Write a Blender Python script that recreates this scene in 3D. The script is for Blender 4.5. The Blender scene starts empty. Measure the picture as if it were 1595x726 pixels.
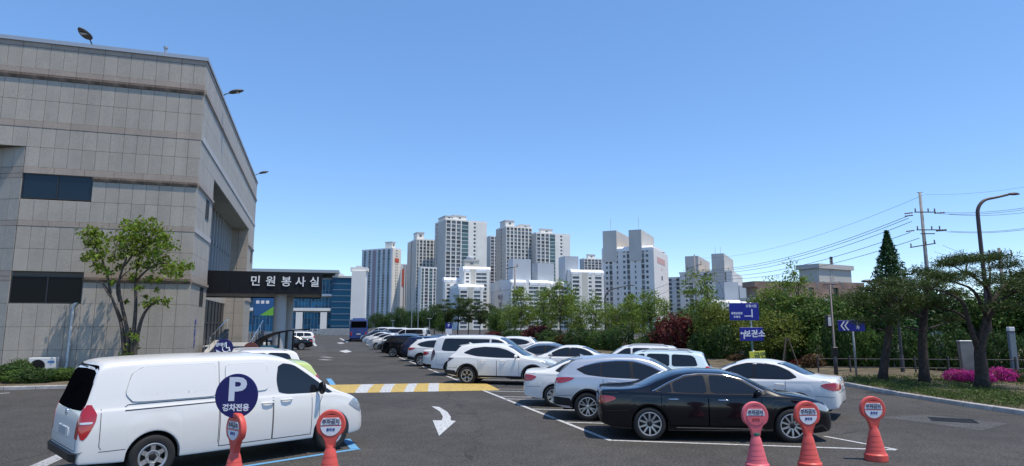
import bpy, bmesh, math, random
import numpy as np
from mathutils import Vector, Matrix
from mathutils.bvhtree import BVHTree
random.seed(7); RNG = np.random.default_rng(7)
R = math.radians
scene = bpy.context.scene
COL = scene.collection

# ---------------------------------------------------------------- camera, world, sun, exposure
CAM_H = 2.45
cam_d = bpy.data.cameras.new('camera'); cam_d.sensor_width = 36.0; cam_d.lens = 980/1595*36
cam_d.clip_start = 0.1; cam_d.clip_end = 6000
cam = bpy.data.objects.new('camera', cam_d); COL.objects.link(cam)
PITCH = math.atan(142/980)
cam.location = (0, 0, CAM_H); cam.rotation_euler = (math.pi/2 + PITCH, 0, 0)
scene.camera = cam

SUN_EL, SUN_AZ = R(70), R(114)        # azimuth clockwise from +Y (the view direction)
w = bpy.data.worlds.new('World'); scene.world = w; w.use_nodes = True
nt = w.node_tree; nt.nodes.clear()
sky = nt.nodes.new('ShaderNodeTexSky'); sky.sky_type = 'NISHITA'; sky.sun_disc = False
sky.sun_elevation = SUN_EL; sky.sun_rotation = SUN_AZ
sky.altitude = 3000; sky.air_density = 1.0; sky.dust_density = 0.0; sky.ozone_density = 3.0
hsv = nt.nodes.new('ShaderNodeHueSaturation'); hsv.inputs['Saturation'].default_value = 1.38; hsv.inputs['Hue'].default_value = 0.505
bgn = nt.nodes.new('ShaderNodeBackground'); bgn.inputs['Strength'].default_value = 0.148
out = nt.nodes.new('ShaderNodeOutputWorld')
gam = nt.nodes.new('ShaderNodeGamma'); gam.inputs['Gamma'].default_value = 0.66
hsv.inputs['Value'].default_value = 1.33
nt.links.new(sky.outputs[0], gam.inputs['Color']); nt.links.new(gam.outputs[0], hsv.inputs['Color']); nt.links.new(hsv.outputs[0], bgn.inputs['Color'])
nt.links.new(bgn.outputs[0], out.inputs['Surface'])
sl = bpy.data.lights.new('sun', 'SUN'); sl.energy = 2.3; sl.angle = R(0.53); sl.color = (1.0, 0.92, 0.80)
sun = bpy.data.objects.new('sun', sl); COL.objects.link(sun)
sd = Vector((math.sin(SUN_AZ)*math.cos(SUN_EL), math.cos(SUN_AZ)*math.cos(SUN_EL), math.sin(SUN_EL)))
sun.rotation_euler = sd.to_track_quat('Z', 'Y').to_euler(); sun.location = sd*100
scene.view_settings.view_transform = 'Standard'; scene.view_settings.look = 'None'
scene.view_settings.gamma = 1.0; scene.view_settings.exposure = 0.95
scene.view_settings.use_curve_mapping = False

# ---------------------------------------------------------------- survey helpers: photo measurement -> metres on the site
_c, _s = math.cos(PITCH), math.sin(PITCH)
def ray(px, py):
    u = (px-797.5)/980; v = -(py-363)/980
    return u, _c - _s*v, _s + _c*v
def gnd(px, py, z=0.0):
    d = ray(px, py); t = (z-CAM_H)/d[2]
    return Vector((d[0]*t, d[1]*t, z))
def at(px, py, Y):
    d = ray(px, py); t = Y/d[1]
    return Vector((d[0]*t, Y, CAM_H+d[2]*t))
RD = Vector((-0.296, 0.955, 0)).normalized()      # the direction of the aisle
PD = Vector((RD.y, -RD.x, 0))                      # square to it, to the right
def xs_on(px, Y): return (px-797.5)/980*_c*Y*1.0204 if False else at(px, 505, Y).x

# ---------------------------------------------------------------- materials
MATS = {}
def mat(name, col, rough=0.6, metal=0.0, spec=0.5, coat=0.0, noise=0.0, nscale=8.0, bump=0.0, bscale=60.0,
        objrand=0.0, islerand=0.0, transl=0.0, hue=0.0):
    if name in MATS: return MATS[name]
    m = bpy.data.materials.new(name); m.use_nodes = True
    n = m.node_tree.nodes; l = m.node_tree.links
    b = n['Principled BSDF']
    b.inputs['Base Color'].default_value = (*col, 1); b.inputs['Roughness'].default_value = rough
    b.inputs['Metallic'].default_value = metal; b.inputs['Specular IOR Level'].default_value = spec
    b.inputs['Coat Weight'].default_value = coat; b.inputs['Coat Roughness'].default_value = 0.04
    cur = None
    def mulval(sock, amt):
        nonlocal cur
        h = n.new('ShaderNodeHueSaturation')
        mr = n.new('ShaderNodeMapRange'); mr.inputs['To Min'].default_value = 1-amt; mr.inputs['To Max'].default_value = 1+amt
        l.new(sock, mr.inputs['Value']); l.new(mr.outputs[0], h.inputs['Value'])
        if hue:
            mh = n.new('ShaderNodeMapRange'); mh.inputs['To Min'].default_value = 0.5-hue; mh.inputs['To Max'].default_value = 0.5+hue
            l.new(sock, mh.inputs['Value']); l.new(mh.outputs[0], h.inputs['Hue'])
        if cur is None: h.inputs['Color'].default_value = (*col, 1)
        else: l.new(cur, h.inputs['Color'])
        cur = h.outputs[0]
    tc = n.new('ShaderNodeTexCoord')
    if noise:
        t = n.new('ShaderNodeTexNoise'); t.inputs['Scale'].default_value = nscale; t.inputs['Detail'].default_value = 6
        l.new(tc.outputs['Object'], t.inputs['Vector'])
        st = n.new('ShaderNodeMapRange'); st.inputs['From Min'].default_value = 0.3; st.inputs['From Max'].default_value = 0.7
        l.new(t.outputs['Fac'], st.inputs['Value']); mulval(st.outputs[0], noise)
    if objrand:
        o = n.new('ShaderNodeObjectInfo'); mulval(o.outputs['Random'], objrand)
    if islerand:
        g = n.new('ShaderNodeNewGeometry'); mulval(g.outputs['Random Per Island'], islerand)
    if cur is not None: l.new(cur, b.inputs['Base Color'])
    if bump:
        t2 = n.new('ShaderNodeTexNoise'); t2.inputs['Scale'].default_value = bscale; t2.inputs['Detail'].default_value = 4
        l.new(tc.outputs['Object'], t2.inputs['Vector'])
        bp = n.new('ShaderNodeBump'); bp.inputs['Strength'].default_value = bump; bp.inputs['Distance'].default_value = 0.02
        l.new(t2.outputs['Fac'], bp.inputs['Height']); l.new(bp.outputs[0], b.inputs['Normal'])
    if transl:
        tr = n.new('ShaderNodeBsdfTranslucent'); mx = n.new('ShaderNodeMixShader'); mx.inputs[0].default_value = transl
        if cur is not None: l.new(cur, tr.inputs['Color'])
        else: tr.inputs['Color'].default_value = (*col, 1)
        l.new(b.outputs[0], mx.inputs[1]); l.new(tr.outputs[0], mx.inputs[2])
        l.new(mx.outputs[0], n['Material Output'].inputs['Surface'])
    MATS[name] = m
    return m

# ---------------------------------------------------------------- mesh builder
class MB:
    def __init__(s): s.v = []; s.f = []; s.m = []; s.k = 0
    def add(s, vs, fs, k=None):
        o = len(s.v); s.v.extend(tuple(p) for p in vs)
        s.f.extend(tuple(i+o for i in f) for f in fs); s.m.extend([s.k if k is None else k]*len(fs))
    def box(s, x0, x1, y0, y1, z0, z1, k=None):
        s.add([(x0,y0,z0),(x1,y0,z0),(x1,y1,z0),(x0,y1,z0),(x0,y0,z1),(x1,y0,z1),(x1,y1,z1),(x0,y1,z1)],
              [(0,3,2,1),(4,5,6,7),(0,1,5,4),(1,2,6,5),(2,3,7,6),(3,0,4,7)], k)
    def obox(s, o, ux, uy, uz, a, b, c, k=None):
        """box with origin o, unit axes, ranges a,b,c (pairs)"""
        vs = [o+ux*i+uy*j+uz*q for q in c for j in b for i in a]
        s.add(vs, [(0,2,3,1),(4,5,7,6),(0,1,5,4),(1,3,7,5),(3,2,6,7),(2,0,4,6)], k)
    def cbox(s, x0, x1, y0, y1, z0, z1, b=0.01, k=None):
        """chamfered box"""
        bm = bmesh.new(); bmesh.ops.create_cube(bm, size=1)
        for v in bm.verts: v.co = Vector(((x0+x1)/2+v.co.x*(x1-x0), (y0+y1)/2+v.co.y*(y1-y0), (z0+z1)/2+v.co.z*(z1-z0)))
        bmesh.ops.bevel(bm, geom=bm.edges[:], offset=b, segments=1, affect='EDGES', profile=0.5)
        bm.verts.index_update()
        s.add([v.co.copy() for v in bm.verts], [[v.index for v in f.verts] for f in bm.faces], k); bm.free()
    def prism(s, poly, z0, z1, k=None):
        n = len(poly)
        s.add([(p[0],p[1],z0) for p in poly]+[(p[0],p[1],z1) for p in poly],
              [tuple(range(n-1,-1,-1)), tuple(range(n,2*n))]+[(i,(i+1)%n,n+(i+1)%n,n+i) for i in range(n)], k)
    def tube(s, pts, rad, n=8, k=None, cap=True):
        pts = [Vector(p) for p in pts]
        if not hasattr(rad, '__len__'): rad = [rad]*len(pts)
        vs = []; prev = None
        for i, p in enumerate(pts):
            t = (pts[min(i+1,len(pts)-1)]-pts[max(i-1,0)])
            t = t.normalized() if t.length > 1e-9 else Vector((0,0,1))
            if prev is None:
                a = Vector((1,0,0)) if abs(t.x) < 0.8 else Vector((0,1,0))
                u = t.cross(a).normalized()
            else:
                u = (prev - t*prev.dot(t))
                u = u.normalized() if u.length > 1e-6 else t.orthogonal().normalized()
            prev = u; v2 = t.cross(u)
            for j in range(n):
                an = 2*math.pi*j/n
                vs.append(p+(u*math.cos(an)+v2*math.sin(an))*rad[i])
        fs = [(i*n+j, i*n+(j+1)%n, (i+1)*n+(j+1)%n, (i+1)*n+j) for i in range(len(pts)-1) for j in range(n)]
        if cap: fs += [tuple(range(n-1,-1,-1)), tuple((len(pts)-1)*n+j for j in range(n))]
        s.add(vs, fs, k)
    def lathe(s, prof, n=24, axis='z', c=(0,0,0), k=None, closed=False):
        vs = []
        for r, h in prof:
            for j in range(n):
                a = 2*math.pi*j/n
                p = (r*math.cos(a), r*math.sin(a), h) if axis == 'z' else (r*math.cos(a), h, r*math.sin(a)) if axis == 'y' else (h, r*math.cos(a), r*math.sin(a))
                vs.append((p[0]+c[0], p[1]+c[1], p[2]+c[2]))
        m = len(prof)
        fs = [(i*n+j, i*n+(j+1)%n, ((i+1)%m)*n+(j+1)%n, ((i+1)%m)*n+j) for i in range(m if closed else m-1) for j in range(n)]
        s.add(vs, fs, k)
    def mesh(s, name, mats, smooth=False, sharp=None):
        me = bpy.data.meshes.new(name); me.from_pydata(s.v, [], s.f)
        for m in (mats if isinstance(mats, (list, tuple)) else [mats]): me.materials.append(m)
        if any(s.m): me.polygons.foreach_set('material_index', s.m)
        if smooth:
            me.polygons.foreach_set('use_smooth', [True]*len(me.polygons))
            if sharp: me.set_sharp_from_angle(angle=R(sharp))
        me.update(); return me
    def build(s, name, mats, parent=None, smooth=False, sharp=None, loc=None):
        return link(name, s.mesh(name, mats, smooth, sharp), parent, loc)
def recalc(me):
    bm = bmesh.new(); bm.from_mesh(me); bmesh.ops.recalc_face_normals(bm, faces=bm.faces); bm.to_mesh(me); bm.free()
def link(name, me, parent=None, loc=None):
    o = bpy.data.objects.new(name, me); COL.objects.link(o)
    if parent is not None: o.parent = parent
    if loc is not None: o.location = loc
    return o
def tag(o, label=None, cat=None, group=None, kind=None):
    if label: o['label'] = label
    if cat: o['category'] = cat
    if group: o['group'] = group
    if kind: o['kind'] = kind
    return o
def thing(name, label, cat, loc=(0,0,0), rz=0.0, group=None):
    o = bpy.data.objects.new(name, None); COL.objects.link(o); o.empty_display_size = 0.2
    o.location = loc; o.rotation_euler = (0, 0, rz)
    return tag(o, label, cat, group)
def copy_thing(root, loc, rz=None, label=None, scale=None):
    r = root.copy(); COL.objects.link(r); r.location = loc
    if rz is not None: r.rotation_euler = (0, 0, rz)
    if scale is not None: r.scale = scale if hasattr(scale, '__len__') else (scale,)*3
    if label: r['label'] = label
    for ch in list(root.children):
        c = ch.copy(); COL.objects.link(c); c.parent = r
        for g in list(ch.children):
            d = g.copy(); COL.objects.link(d); d.parent = c
    return r
def text_mesh(txt, size, depth=0.002, align='CENTER', bold=0.0):
    cu = bpy.data.curves.new('t', 'FONT'); cu.body = txt; cu.size = size; cu.extrude = depth; cu.offset = bold
    cu.align_x = align; cu.align_y = 'CENTER'; cu.resolution_u = 3
    o = bpy.data.objects.new('t', cu); COL.objects.link(o)
    dg = bpy.context.evaluated_depsgraph_get()
    me = bpy.data.meshes.new_from_object(o.evaluated_get(dg))
    bpy.data.objects.remove(o); bpy.data.curves.remove(cu)
    return me
def text(name, txt, size, m, parent, M, depth=0.002, align='CENTER', bold=0.0, label=None):
    """flat lettering; M maps text plane (x right, y up, z out) into the parent's space"""
    me = text_mesh(txt, size, depth, align, bold); me.materials.clear(); me.materials.append(m)
    for v in me.vertices: v.co = M @ v.co
    o = link(name, me, parent)
    if label: o['label'] = label
    return o
def chaikin(P, it=2, closed=False, r=0.25):
    P = [np.array(p, float) for p in P]
    for _ in range(it):
        Q = []
        n = len(P)
        for i in range(n if closed else n-1):
            a, b = P[i], P[(i+1) % n]
            Q += [a*(1-r)+b*r, a*r+b*(1-r)]
        if not closed: Q[0] = P[0]; Q[-1] = P[-1]
        P = Q
    return P
def pchip(xs, ys, x):
    xs = np.asarray(xs, float); ys = np.asarray(ys, float); x = np.asarray(x, float)
    h = np.diff(xs); d = np.diff(ys)/h; m = np.zeros_like(ys)
    for i in range(1, len(xs)-1):
        if d[i-1]*d[i] > 0:
            w1 = 2*h[i]+h[i-1]; w2 = h[i]+2*h[i-1]; m[i] = (w1+w2)/(w1/d[i-1]+w2/d[i])
    m[0] = d[0]; m[-1] = d[-1]
    i = np.clip(np.searchsorted(xs, x)-1, 0, len(xs)-2); t = np.clip((x-xs[i])/h[i], 0, 1)
    return ((1+2*t)*(1-t)**2)*ys[i]+t*(1-t)**2*h[i]*m[i]+t*t*(3-2*t)*ys[i+1]+t*t*(t-1)*h[i]*m[i+1]
# ---------------------------------------------------------------- vehicles
M_glass = mat('car_glass', (0.012,0.014,0.018), 0.04, spec=0.6)
M_glassb = mat('windscreen_glass', (0.02,0.03,0.045), 0.03, spec=0.9)
M_glassk = mat('privacy_glass', (0.004,0.004,0.005), 0.4, spec=0.0)
M_edge_shade = mat('pressed_edge_shade', (0.36,0.36,0.36), 0.5)  # grey that stands in for shade along the pressed panel edges
M_rub = mat('tyre_rubber', (0.018,0.018,0.018), 0.85)
M_plas = mat('black_plastic', (0.013,0.013,0.014), 0.45, spec=.3)
M_well = mat('wheel_well', (0.01,0.01,0.01), 0.95)
M_seam = mat('seam_gap', (0.02,0.02,0.022), 0.8)
M_alloy = mat('alloy', (0.50,0.49,0.47), 0.35, metal=0.7)
M_alloyd = mat('dark_alloy', (0.014,0.014,0.015), 0.5, metal=0.2)
M_chrome = mat('chrome', (0.75,0.76,0.78), 0.12, metal=1.0)
M_tail = mat('tail_lamp_red', (0.42,0.008,0.012), 0.12, coat=1.0)
M_taild = mat('tail_lamp_smoke', (0.05,0.006,0.008), 0.1, coat=1.0)
M_lampw = mat('lamp_clear', (0.62,0.66,0.70), 0.08, coat=1.0)
M_head = mat('head_lamp', (0.30,0.34,0.38), 0.08, coat=1.0)
M_plate = mat('plate_white', (0.42,0.42,0.42), 0.5)
P_white = mat('paint_white', (0.77,0.75,0.71), 0.28, coat=0.6)
P_pearl = mat('paint_pearl', (0.72,0.705,0.67), 0.28, coat=0.6)
P_black = mat('paint_black', (0.0022,0.0028,0.0055), 0.16, spec=.3, coat=.55)
P_navy = mat('paint_navy', (0.005,0.011,0.05), 0.2, spec=.4, coat=.7)
P_silver = mat('paint_silver', (0.50,0.52,0.55), 0.3, metal=0.45, coat=0.8)
P_grey = mat('paint_grey', (0.10,0.11,0.12), 0.3, metal=0.4, coat=0.8)
P_lime = mat('paint_lime', (0.52,0.60,0.20), 0.3, coat=0.8)
P_mint = mat('paint_mint', (0.62,0.72,0.72), 0.3, coat=0.8)
P_blue = mat('paint_blue', (0.010,0.04,0.19), 0.3, coat=0.8)

def wheel_meshes(rw, wd, rr, n, style, dark):
    t = MB(); h = wd/2
    prof = [(rr-.012,-h+.012),(rr+.01,-h),(rw-.05,-h-.004),(rw-.018,-h+.008),(rw-.004,-h+.03),(rw,-h+.05),(rw,h-.05),(rw-.02,h-.006),(rr,h)]
    t.lathe(prof, 40, 'y'); tyre = t.mesh('tyre', M_rub, True, 40); recalc(tyre)
    r = MB()
    lip = [(rr+.004,-h+.004),(rr-.008,-h-.002),(rr-.020,-h+.004)]
    r.lathe(lip, 40, 'y', k=0); r.lathe([(rr-.0205,-h+.005),(rr-.03,-h+.03),(rr-.045,h-.03)], 40, 'y', k=1)
    def spoke(a, w0, w1, r0, r1, k=0, tw=0.0):
        ca, sa = math.cos(a), math.sin(a); vs = []
        for q, (rad, ww, y) in enumerate([(r0, w0, -h+.022),((r0+r1)/2,(w0+w1)/2,-h+.012),(r1,w1,-h+.010)]):
            aa = a+tw*q/2; ca, sa = math.cos(aa), math.sin(aa)
            for dy, f in ((0,1.0),(.035,1.15)):
                for s_ in (-1,1):
                    vs.append((ca*rad-sa*ww*f*s_/2, y+dy, sa*rad+ca*ww*f*s_/2))
        fs = []
        for q in range(2):
            o = q*4
            fs += [(o,o+1,o+5,o+4),(o+2,o+6,o+7,o+3),(o,o+4,o+6,o+2),(o+1,o+3,o+7,o+5)]
        r.add(vs, fs, k)
    for i in range(n):
        a = 2*math.pi*i/n+math.pi/2
        if style == 'twin':
            for s_ in (-1,1): spoke(a+s_*.11, .028, .026, .05, rr-.02, 0, s_*.10)
        elif style == 'fork':
            spoke(a, .05, .04, .05, rr*.55, 0); 
            for s_ in (-1,1): spoke(a+s_*.03, .026, .03, rr*.5, rr-.02, 0, s_*.28)
        elif style == 'wide': spoke(a, .065, .085, .05, rr-.02, 0)
        elif style == 'hole':
            spoke(a, .075, .06, .04, rr-.02, 0)
        else: spoke(a, .04, .034, .05, rr-.02, 0)
    if style == 'hole': r.lathe([(rr*.50,-h+.012),(rr*.44,-h+.008),(rr*.40,-h+.02)], 36, 'y', k=0); r.lathe([(rr-.02,-h+.002),(rr*.86,-h+.008),(rr*.84,-h+.03)], 36, 'y', k=0)
    r.lathe([(0.0,-h+.004),(.035,-h+.004),(.05,-h+.010),(.062,-h+.03)], 20, 'y', k=1 if dark else 0)
    for i in range(5):
        a = 2*math.pi*i/5; cx, cz = .055*math.cos(a), .055*math.sin(a)
        r.lathe([(0,-h+.012),(.009,-h+.012),(.009,-h+.03)], 6, 'y', c=(cx,0,cz), k=1)
    rim = r.mesh('rim', [M_alloy, M_alloyd], True, 35); recalc(rim)
    d = MB(); d.lathe([(0,-h+.06),(rr*.72,-h+.06),(rr*.72,-h+.08),(rr-.02,-h+.085),(rr-.02,h-.02),(0,h-.02)], 30, 'y')
    hub = d.mesh('wheel', M_alloyd, True, 35); recalc(hub)
    return hub, tyre, rim

class Car:
    def __init__(s, **k):
        s.__dict__.update(k); s.parts = []
        s.make_body(); s.make_details()
    # ---- the shell
    def section(s, x):
        L = s.L; W = float(pchip(*zip(*s.plan), [x])[0]); zt = float(pchip(*zip(*s.top), [x])[0])
        zl = float(np.interp(x, *zip(*s.low))); zb0 = float(pchip(*zip(*s.belt), [x])[0])
        zb = min(zb0, zt-.025)
        zl0 = zl
        for xw in (s.xr, s.xf):
            dx = abs(x-xw)
            if dx < s.ra: zl = max(zl, s.rw+math.sqrt(s.ra**2-dx*dx))
        zl = min(zl, zb-.06)
        d = zb-zl; hh = zt-zb
        yb = W*s.shoulder
        yr = max(yb-.02-s.tumble*hh-.10*max(0,.08-hh)/.08*W, .3*W)
        c = min(s.crown, .30*hh+.012)
        def yside(z):                           # lower body bulge as a function of absolute height
            t = (z-s.zlow)/(max(zb0,.3)-s.zlow)
            return W*float(np.interp(t, [-.2,0,.15,.45,.75,.92,1.2], [.93,.955,.985,1.0,.995,s.shoulder+.006,s.shoulder]))
        zs = [zl, zl+.012, zl+.25*d, zl+.55*d, zl+.80*d]
        P = [(yside(zl)-.11, zl+.004), (yside(zl)-.012, zl)]
        P += [(yside(z), z) for z in zs[1:]]
        P += [(yside(zb-.045*min(1,d/.3)), zb-.045*min(1,d/.3)), (yb-.004, zb-.002), (yb-.02-.02*s.tumble, zb+min(.03,.3*hh))]
        f = 1-min(.10/(hh+.02), .3)
        zr = zt-c
        P += [(yb+(yr-yb)*.5, zb+(zr-zb)*.5), (yb+(yr-yb)*f, zb+(zr-zb)*f), (yr-.01, zr+.15*c), (yr-.09*min(1,yr/.5), zt-c*.55), (yr*.55, zt-.2*c), (0.0, zt)]
        return chaikin(P, 2)
    def make_body(s):
        L = s.L
        X = set(np.round(np.linspace(0, L, int(L/.06)), 4))
        X |= set(np.round(np.concatenate([[0,.004,.015,.03,.05,.075,.1,.13,.16,.2], L-np.array([0,.004,.015,.03,.05,.075,.1,.13,.16,.2])]), 4))
        for xw in (s.xr, s.xf):
            X |= set(np.round(xw+s.ra*np.cos(np.linspace(0, math.pi, 25)), 4)); X |= {round(xw+s.ra+.004,4), round(xw-s.ra-.004,4)}
        for a, b in s.doors: X |= {round(a,4), round(b,4)}
        keys = {round(a,4) for d in s.doors for a in d}
        X = sorted(x for x in X if 0 <= x <= L)
        Y = [X[0]]
        for x in X[1:]:
            if x-Y[-1] < .0035:
                if x in keys: Y[-1] = x
                continue
            Y.append(x)
        X = Y; s.X = X
        rings = []
        for x in X:
            h = s.section(x)                       # from lip to roof centre
            rings.append([(x, -p[0], p[1]) for p in h]+[(x, p[0], p[1]) for p in reversed(h[:-1])])
        nr = len(rings[0]); nh = (nr+1)//2
        V = [p for r in rings for p in r]; F = []; idx = {}
        for i in range(len(X)-1):
            for j in range(nr-1):
                idx[(i,j)] = len(F); F.append((i*nr+j, (i+1)*nr+j, (i+1)*nr+j+1, i*nr+j+1))
        F.append(tuple(range(nr))); F.append(tuple((len(X)-1)*nr+j for j in range(nr-1,-1,-1)))
        me = bpy.data.meshes.new('full'); me.from_pydata(V, [], F); recalc(me)
        s.bvh = BVHTree.FromPolygons([Vector(v) for v in V], F)
        me.update(); N = [v.normal.copy() for v in me.vertices]
        polys = [tuple(p.vertices) for p in me.polygons]
        # rows of the doors
        mid = rings[min(range(len(X)), key=lambda i: abs(X[i]-L*.52))]
        xm = L*.52; zb = float(pchip(*zip(*s.belt), [xm])[0]); zl = float(np.interp(xm, *zip(*s.low)))
        j0 = min(range(nh), key=lambda j: abs(mid[j][2]-(zl+.10))+(10 if j < 3 else 0)); j1 = min(range(nh), key=lambda j: abs(mid[j][2]-(zb-.01)))
        dsets = []
        used = set()
        for a, b in s.doors:
            ia = X.index(min(X, key=lambda x: abs(x-a))); ib = X.index(min(X, key=lambda x: abs(x-b)))
            for side in (0, 1):
                js = range(j0, j1) if side == 0 else range(nr-1-j1, nr-1-j0)
                fs = [idx[(i,j)] for i in range(ia, ib) for j in js]; used |= set(fs); dsets.append((a, b, side, fs, j0, j1))
        def sub(name, fids, extra=None):
            vm = {}; vs = []; ns = []; ff = []
            for fi in fids:
                q = []
                for v in polys[fi]:
                    if v not in vm: vm[v] = len(vs); vs.append((V[v][0]-L/2, V[v][1], V[v][2])); ns.append(N[v])
                    q.append(vm[v])
                ff.append(q)
            k = [0]*len(ff)
            if extra:
                o = len(vs); vs += [(p[0]-L/2, p[1], p[2]) for p in extra[0]]; ns += list(extra[1]); ff += [[i+o for i in f] for f in extra[2]]; k += [1]*len(extra[2])
            m = bpy.data.meshes.new(name); m.from_pydata(vs, [], ff); m.materials.append(P_white); m.materials.append(M_seam)
            m.polygons.foreach_set('material_index', k)
            m.polygons.foreach_set('use_smooth', [True]*len(ff)); m.normals_split_custom_set_from_vertices(ns); m.update(); return m
        s.parts.append(('body', sub('body', [i for i in range(len(F)) if i not in used]), None, True))
        for a, b, side, fs, j0, j1 in dsets:
            sg = -1 if side == 0 else 1
            zt_ = float(pchip(*zip(*s.belt), [(a+b)/2])[0])
            ex = ([], [], [])
            r0 = rings[X.index(min(X, key=lambda x: abs(x-a)))]; r1 = rings[X.index(min(X, key=lambda x: abs(x-b)))]
            za, zz = r0[j0][2], r0[j1][2]; zb_, zy = r1[j0][2], r1[j1][2]
            for path in ([(a, za+(zz-za)*t) for t in np.linspace(0,1,9)], [(b, zb_+(zy-zb_)*t) for t in np.linspace(0,1,9)],
                         [(a+(b-a)*t, float(np.interp(a+(b-a)*t, X, [r[j0][2] for r in rings]))) for t in np.linspace(0,1,12)]):
                s.ribbon(ex, path, sg, .011, .0012)
            s.parts.append(('door', sub('door', fs, ex), None, True))
        s.rings = rings
    def cast(s, kind, u, v, sg=1):
        for k in range(30):
            if kind == 'side': o, d = Vector((u, sg*3, v)), Vector((0,-sg,0))
            elif kind[:4] == 'rear': o, d = Vector((-3, u, v)), Vector((1,0,0))
            elif kind[:5] == 'front': o, d = Vector((s.L+3, u, v)), Vector((-1,0,0))
            else: o, d = Vector((u, v, 5)), Vector((0,0,-1))
            p, n, i, q = s.bvh.ray_cast(o, d)
            if p is not None:
                if kind == 'side': ok = p.y*sg > .5*s.W
                elif kind == 'rearlamp': ok = p.x < .42
                elif kind == 'frontlamp': ok = p.x > s.L-.75
                else: ok = True
                if ok: break
            if kind == 'side': u += .02 if u < s.L/2 else -.02      # step in from the rounded ends
            elif kind == 'top': break
            else: u *= .97
        if p is None: p, n, i, q = s.bvh.find_nearest(o+d*3)
        if n.dot(d) > 0: n = -n
        return p, n
    def ribbon(s, ex, path, sg, wd, off, kind='side'):
        pts = []
        for i in range(len(path)-1):
            a, b = np.array(path[i]), np.array(path[i+1]); n = max(1, int(np.linalg.norm(b-a)/.06))
            pts += [a+(b-a)*t/n for t in range(n)]
        pts.append(np.array(path[-1])); pr = [s.cast(kind, p[0], p[1], sg) for p in pts]; o = len(ex[0])
        for i, (p, n) in enumerate(pr):
            t = pr[min(i+1,len(pr)-1)][0]-pr[max(i-1,0)][0]
            b = n.cross(t)
            b = b.normalized()*(wd/2) if b.length > 1e-9 else Vector((0,0,wd/2))
            for q in (-1,1): ex[0].append(tuple(p+n*off+b*q)); ex[1].append(n.copy())
        for i in range(len(pr)-1): ex[2].append((o+2*i, o+2*i+1, o+2*i+3, o+2*i+2))
    def patch(s, mb, kind, poly, off=.004, sg=1, nu=14, nv=6, k=0, rnd=2, rim=.012):
        P = chaikin(poly, rnd, True, .10) if rnd else [np.array(p) for p in poly]
        us = [p[0] for p in P]; u0, u1 = min(us), max(us); n = len(P); grid = []
        for i in range(nu+1):
            t = i/nu; t = .5-.5*math.cos(math.pi*t) if rnd else t
            u = u0+(u1-u0)*(t*.998+.001); zs = []
            for a in range(n):
                p, q = P[a], P[(a+1)%n]
                if (p[0]-u)*(q[0]-u) <= 0 and abs(p[0]-q[0]) > 1e-9: zs.append(p[1]+(q[1]-p[1])*(u-p[0])/(q[0]-p[0]))
            if not zs: zs = [P[0][1]]
            grid.append([(u, min(zs)+(max(zs)-min(zs))*j/nv) for j in range(nv+1)])
        pr = [[s.cast(kind, u, v, sg) for u, v in c] for c in grid]
        vs = []; fs = []
        for c in pr:
            for p, nn in c: vs.append((p.x-s.L/2+nn.x*off, p.y+nn.y*off, p.z+nn.z*off))
        m = nv+1
        for i in range(nu):
            for j in range(nv): fs.append((i*m+j, (i+1)*m+j, (i+1)*m+j+1, i*m+j+1))
        bd = [(i,0) for i in range(nu)]+[(nu,j) for j in range(nv)]+[(i,nv) for i in range(nu,0,-1)]+[(0,j) for j in range(nv,0,-1)]
        o = len(vs)
        for i, j in bd:
            p, nn = pr[i][j]; vs.append((p.x-s.L/2-nn.x*rim, p.y-nn.y*rim, p.z-nn.z*rim))
        nb = len(bd)
        for q in range(nb):
            a, b = bd[q], bd[(q+1)%nb]; fs.append((a[0]*m+a[1], b[0]*m+b[1], o+(q+1)%nb, o+q))
        mb.add(vs, fs, k)
    def part(s, name, mb, mats, paint=False, smooth=True, label=None, parent=None, sharp=35):
        me = mb.mesh(name, mats, smooth, sharp); recalc(me)
        s.parts.append((name, me, parent, paint) if not label else (name, me, parent, paint, label))
        return len(s.parts)-1
    def make_details(s):
        L = s.L
        # underbody and wheel wells
        u = MB(); iy = s.W-.30
        u.box(.25-L/2, L/2-.25, -iy, iy, s.zlow+.02, s.zlow+.40)
        u.box(s.xr+s.ra-L/2, s.xf-s.ra-L/2, -(s.W-.12), s.W-.12, s.zlow+.02, s.zlow+.25)
        for xw in (s.xr, s.xf):
            for sg in (-1, 1):
                vs = []; n = 14
                for y in (sg*(s.W-.09), sg*(s.W-.34)):
                    for i in range(n+1):
                        a = math.pi*i/n; vs.append((xw-L/2+(s.ra+.015)*math.cos(a), y, s.rw+(s.ra+.015)*math.sin(a)))
                u.add(vs, [(i,i+1,n+2+i,n+1+i) for i in range(n)]+[tuple(range(n+1, 2*n+2))])
        s.part('underbody', u, M_well, smooth=False)
        # glass
        for i, poly in enumerate(s.windows):
            tr = getattr(s, 'trim', None)
            for sg in (-1, 1):
                b = MB(); s.patch(b, 'side', poly, .005, sg, 16, 6); s.part('window', b, M_glass)
        if getattr(s, 'dlo', None):
            for sg in (-1, 1):
                b = MB(); s.patch(b, 'side', s.dlo, .0025, sg, 26, 8); s.part('window_surround', b, getattr(s, 'dlom', M_plas))
        if s.rearw:
            z0, z1, y0, y1 = s.rearw; b = MB()
            s.patch(b, 'rear', [(-y0,z0),(-y1,z1),(y1,z1),(y0,z0),(y0*.4,z0-.02),(-y0*.4,z0-.02)], .004, 1, 16, 8); s.part('rear_window', b, M_glassb if s.glassy else M_glassk)
        z0, z1, y0, y1 = s.frontw; b = MB()
        s.patch(b, 'front', [(-y0,z0),(-y1,z1),(y1,z1),(y0,z0),(y0*.4,z0-.03),(-y0*.4,z0-.03)], .004, 1, 16, 8); s.part('windscreen', b, M_glassb)
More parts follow.
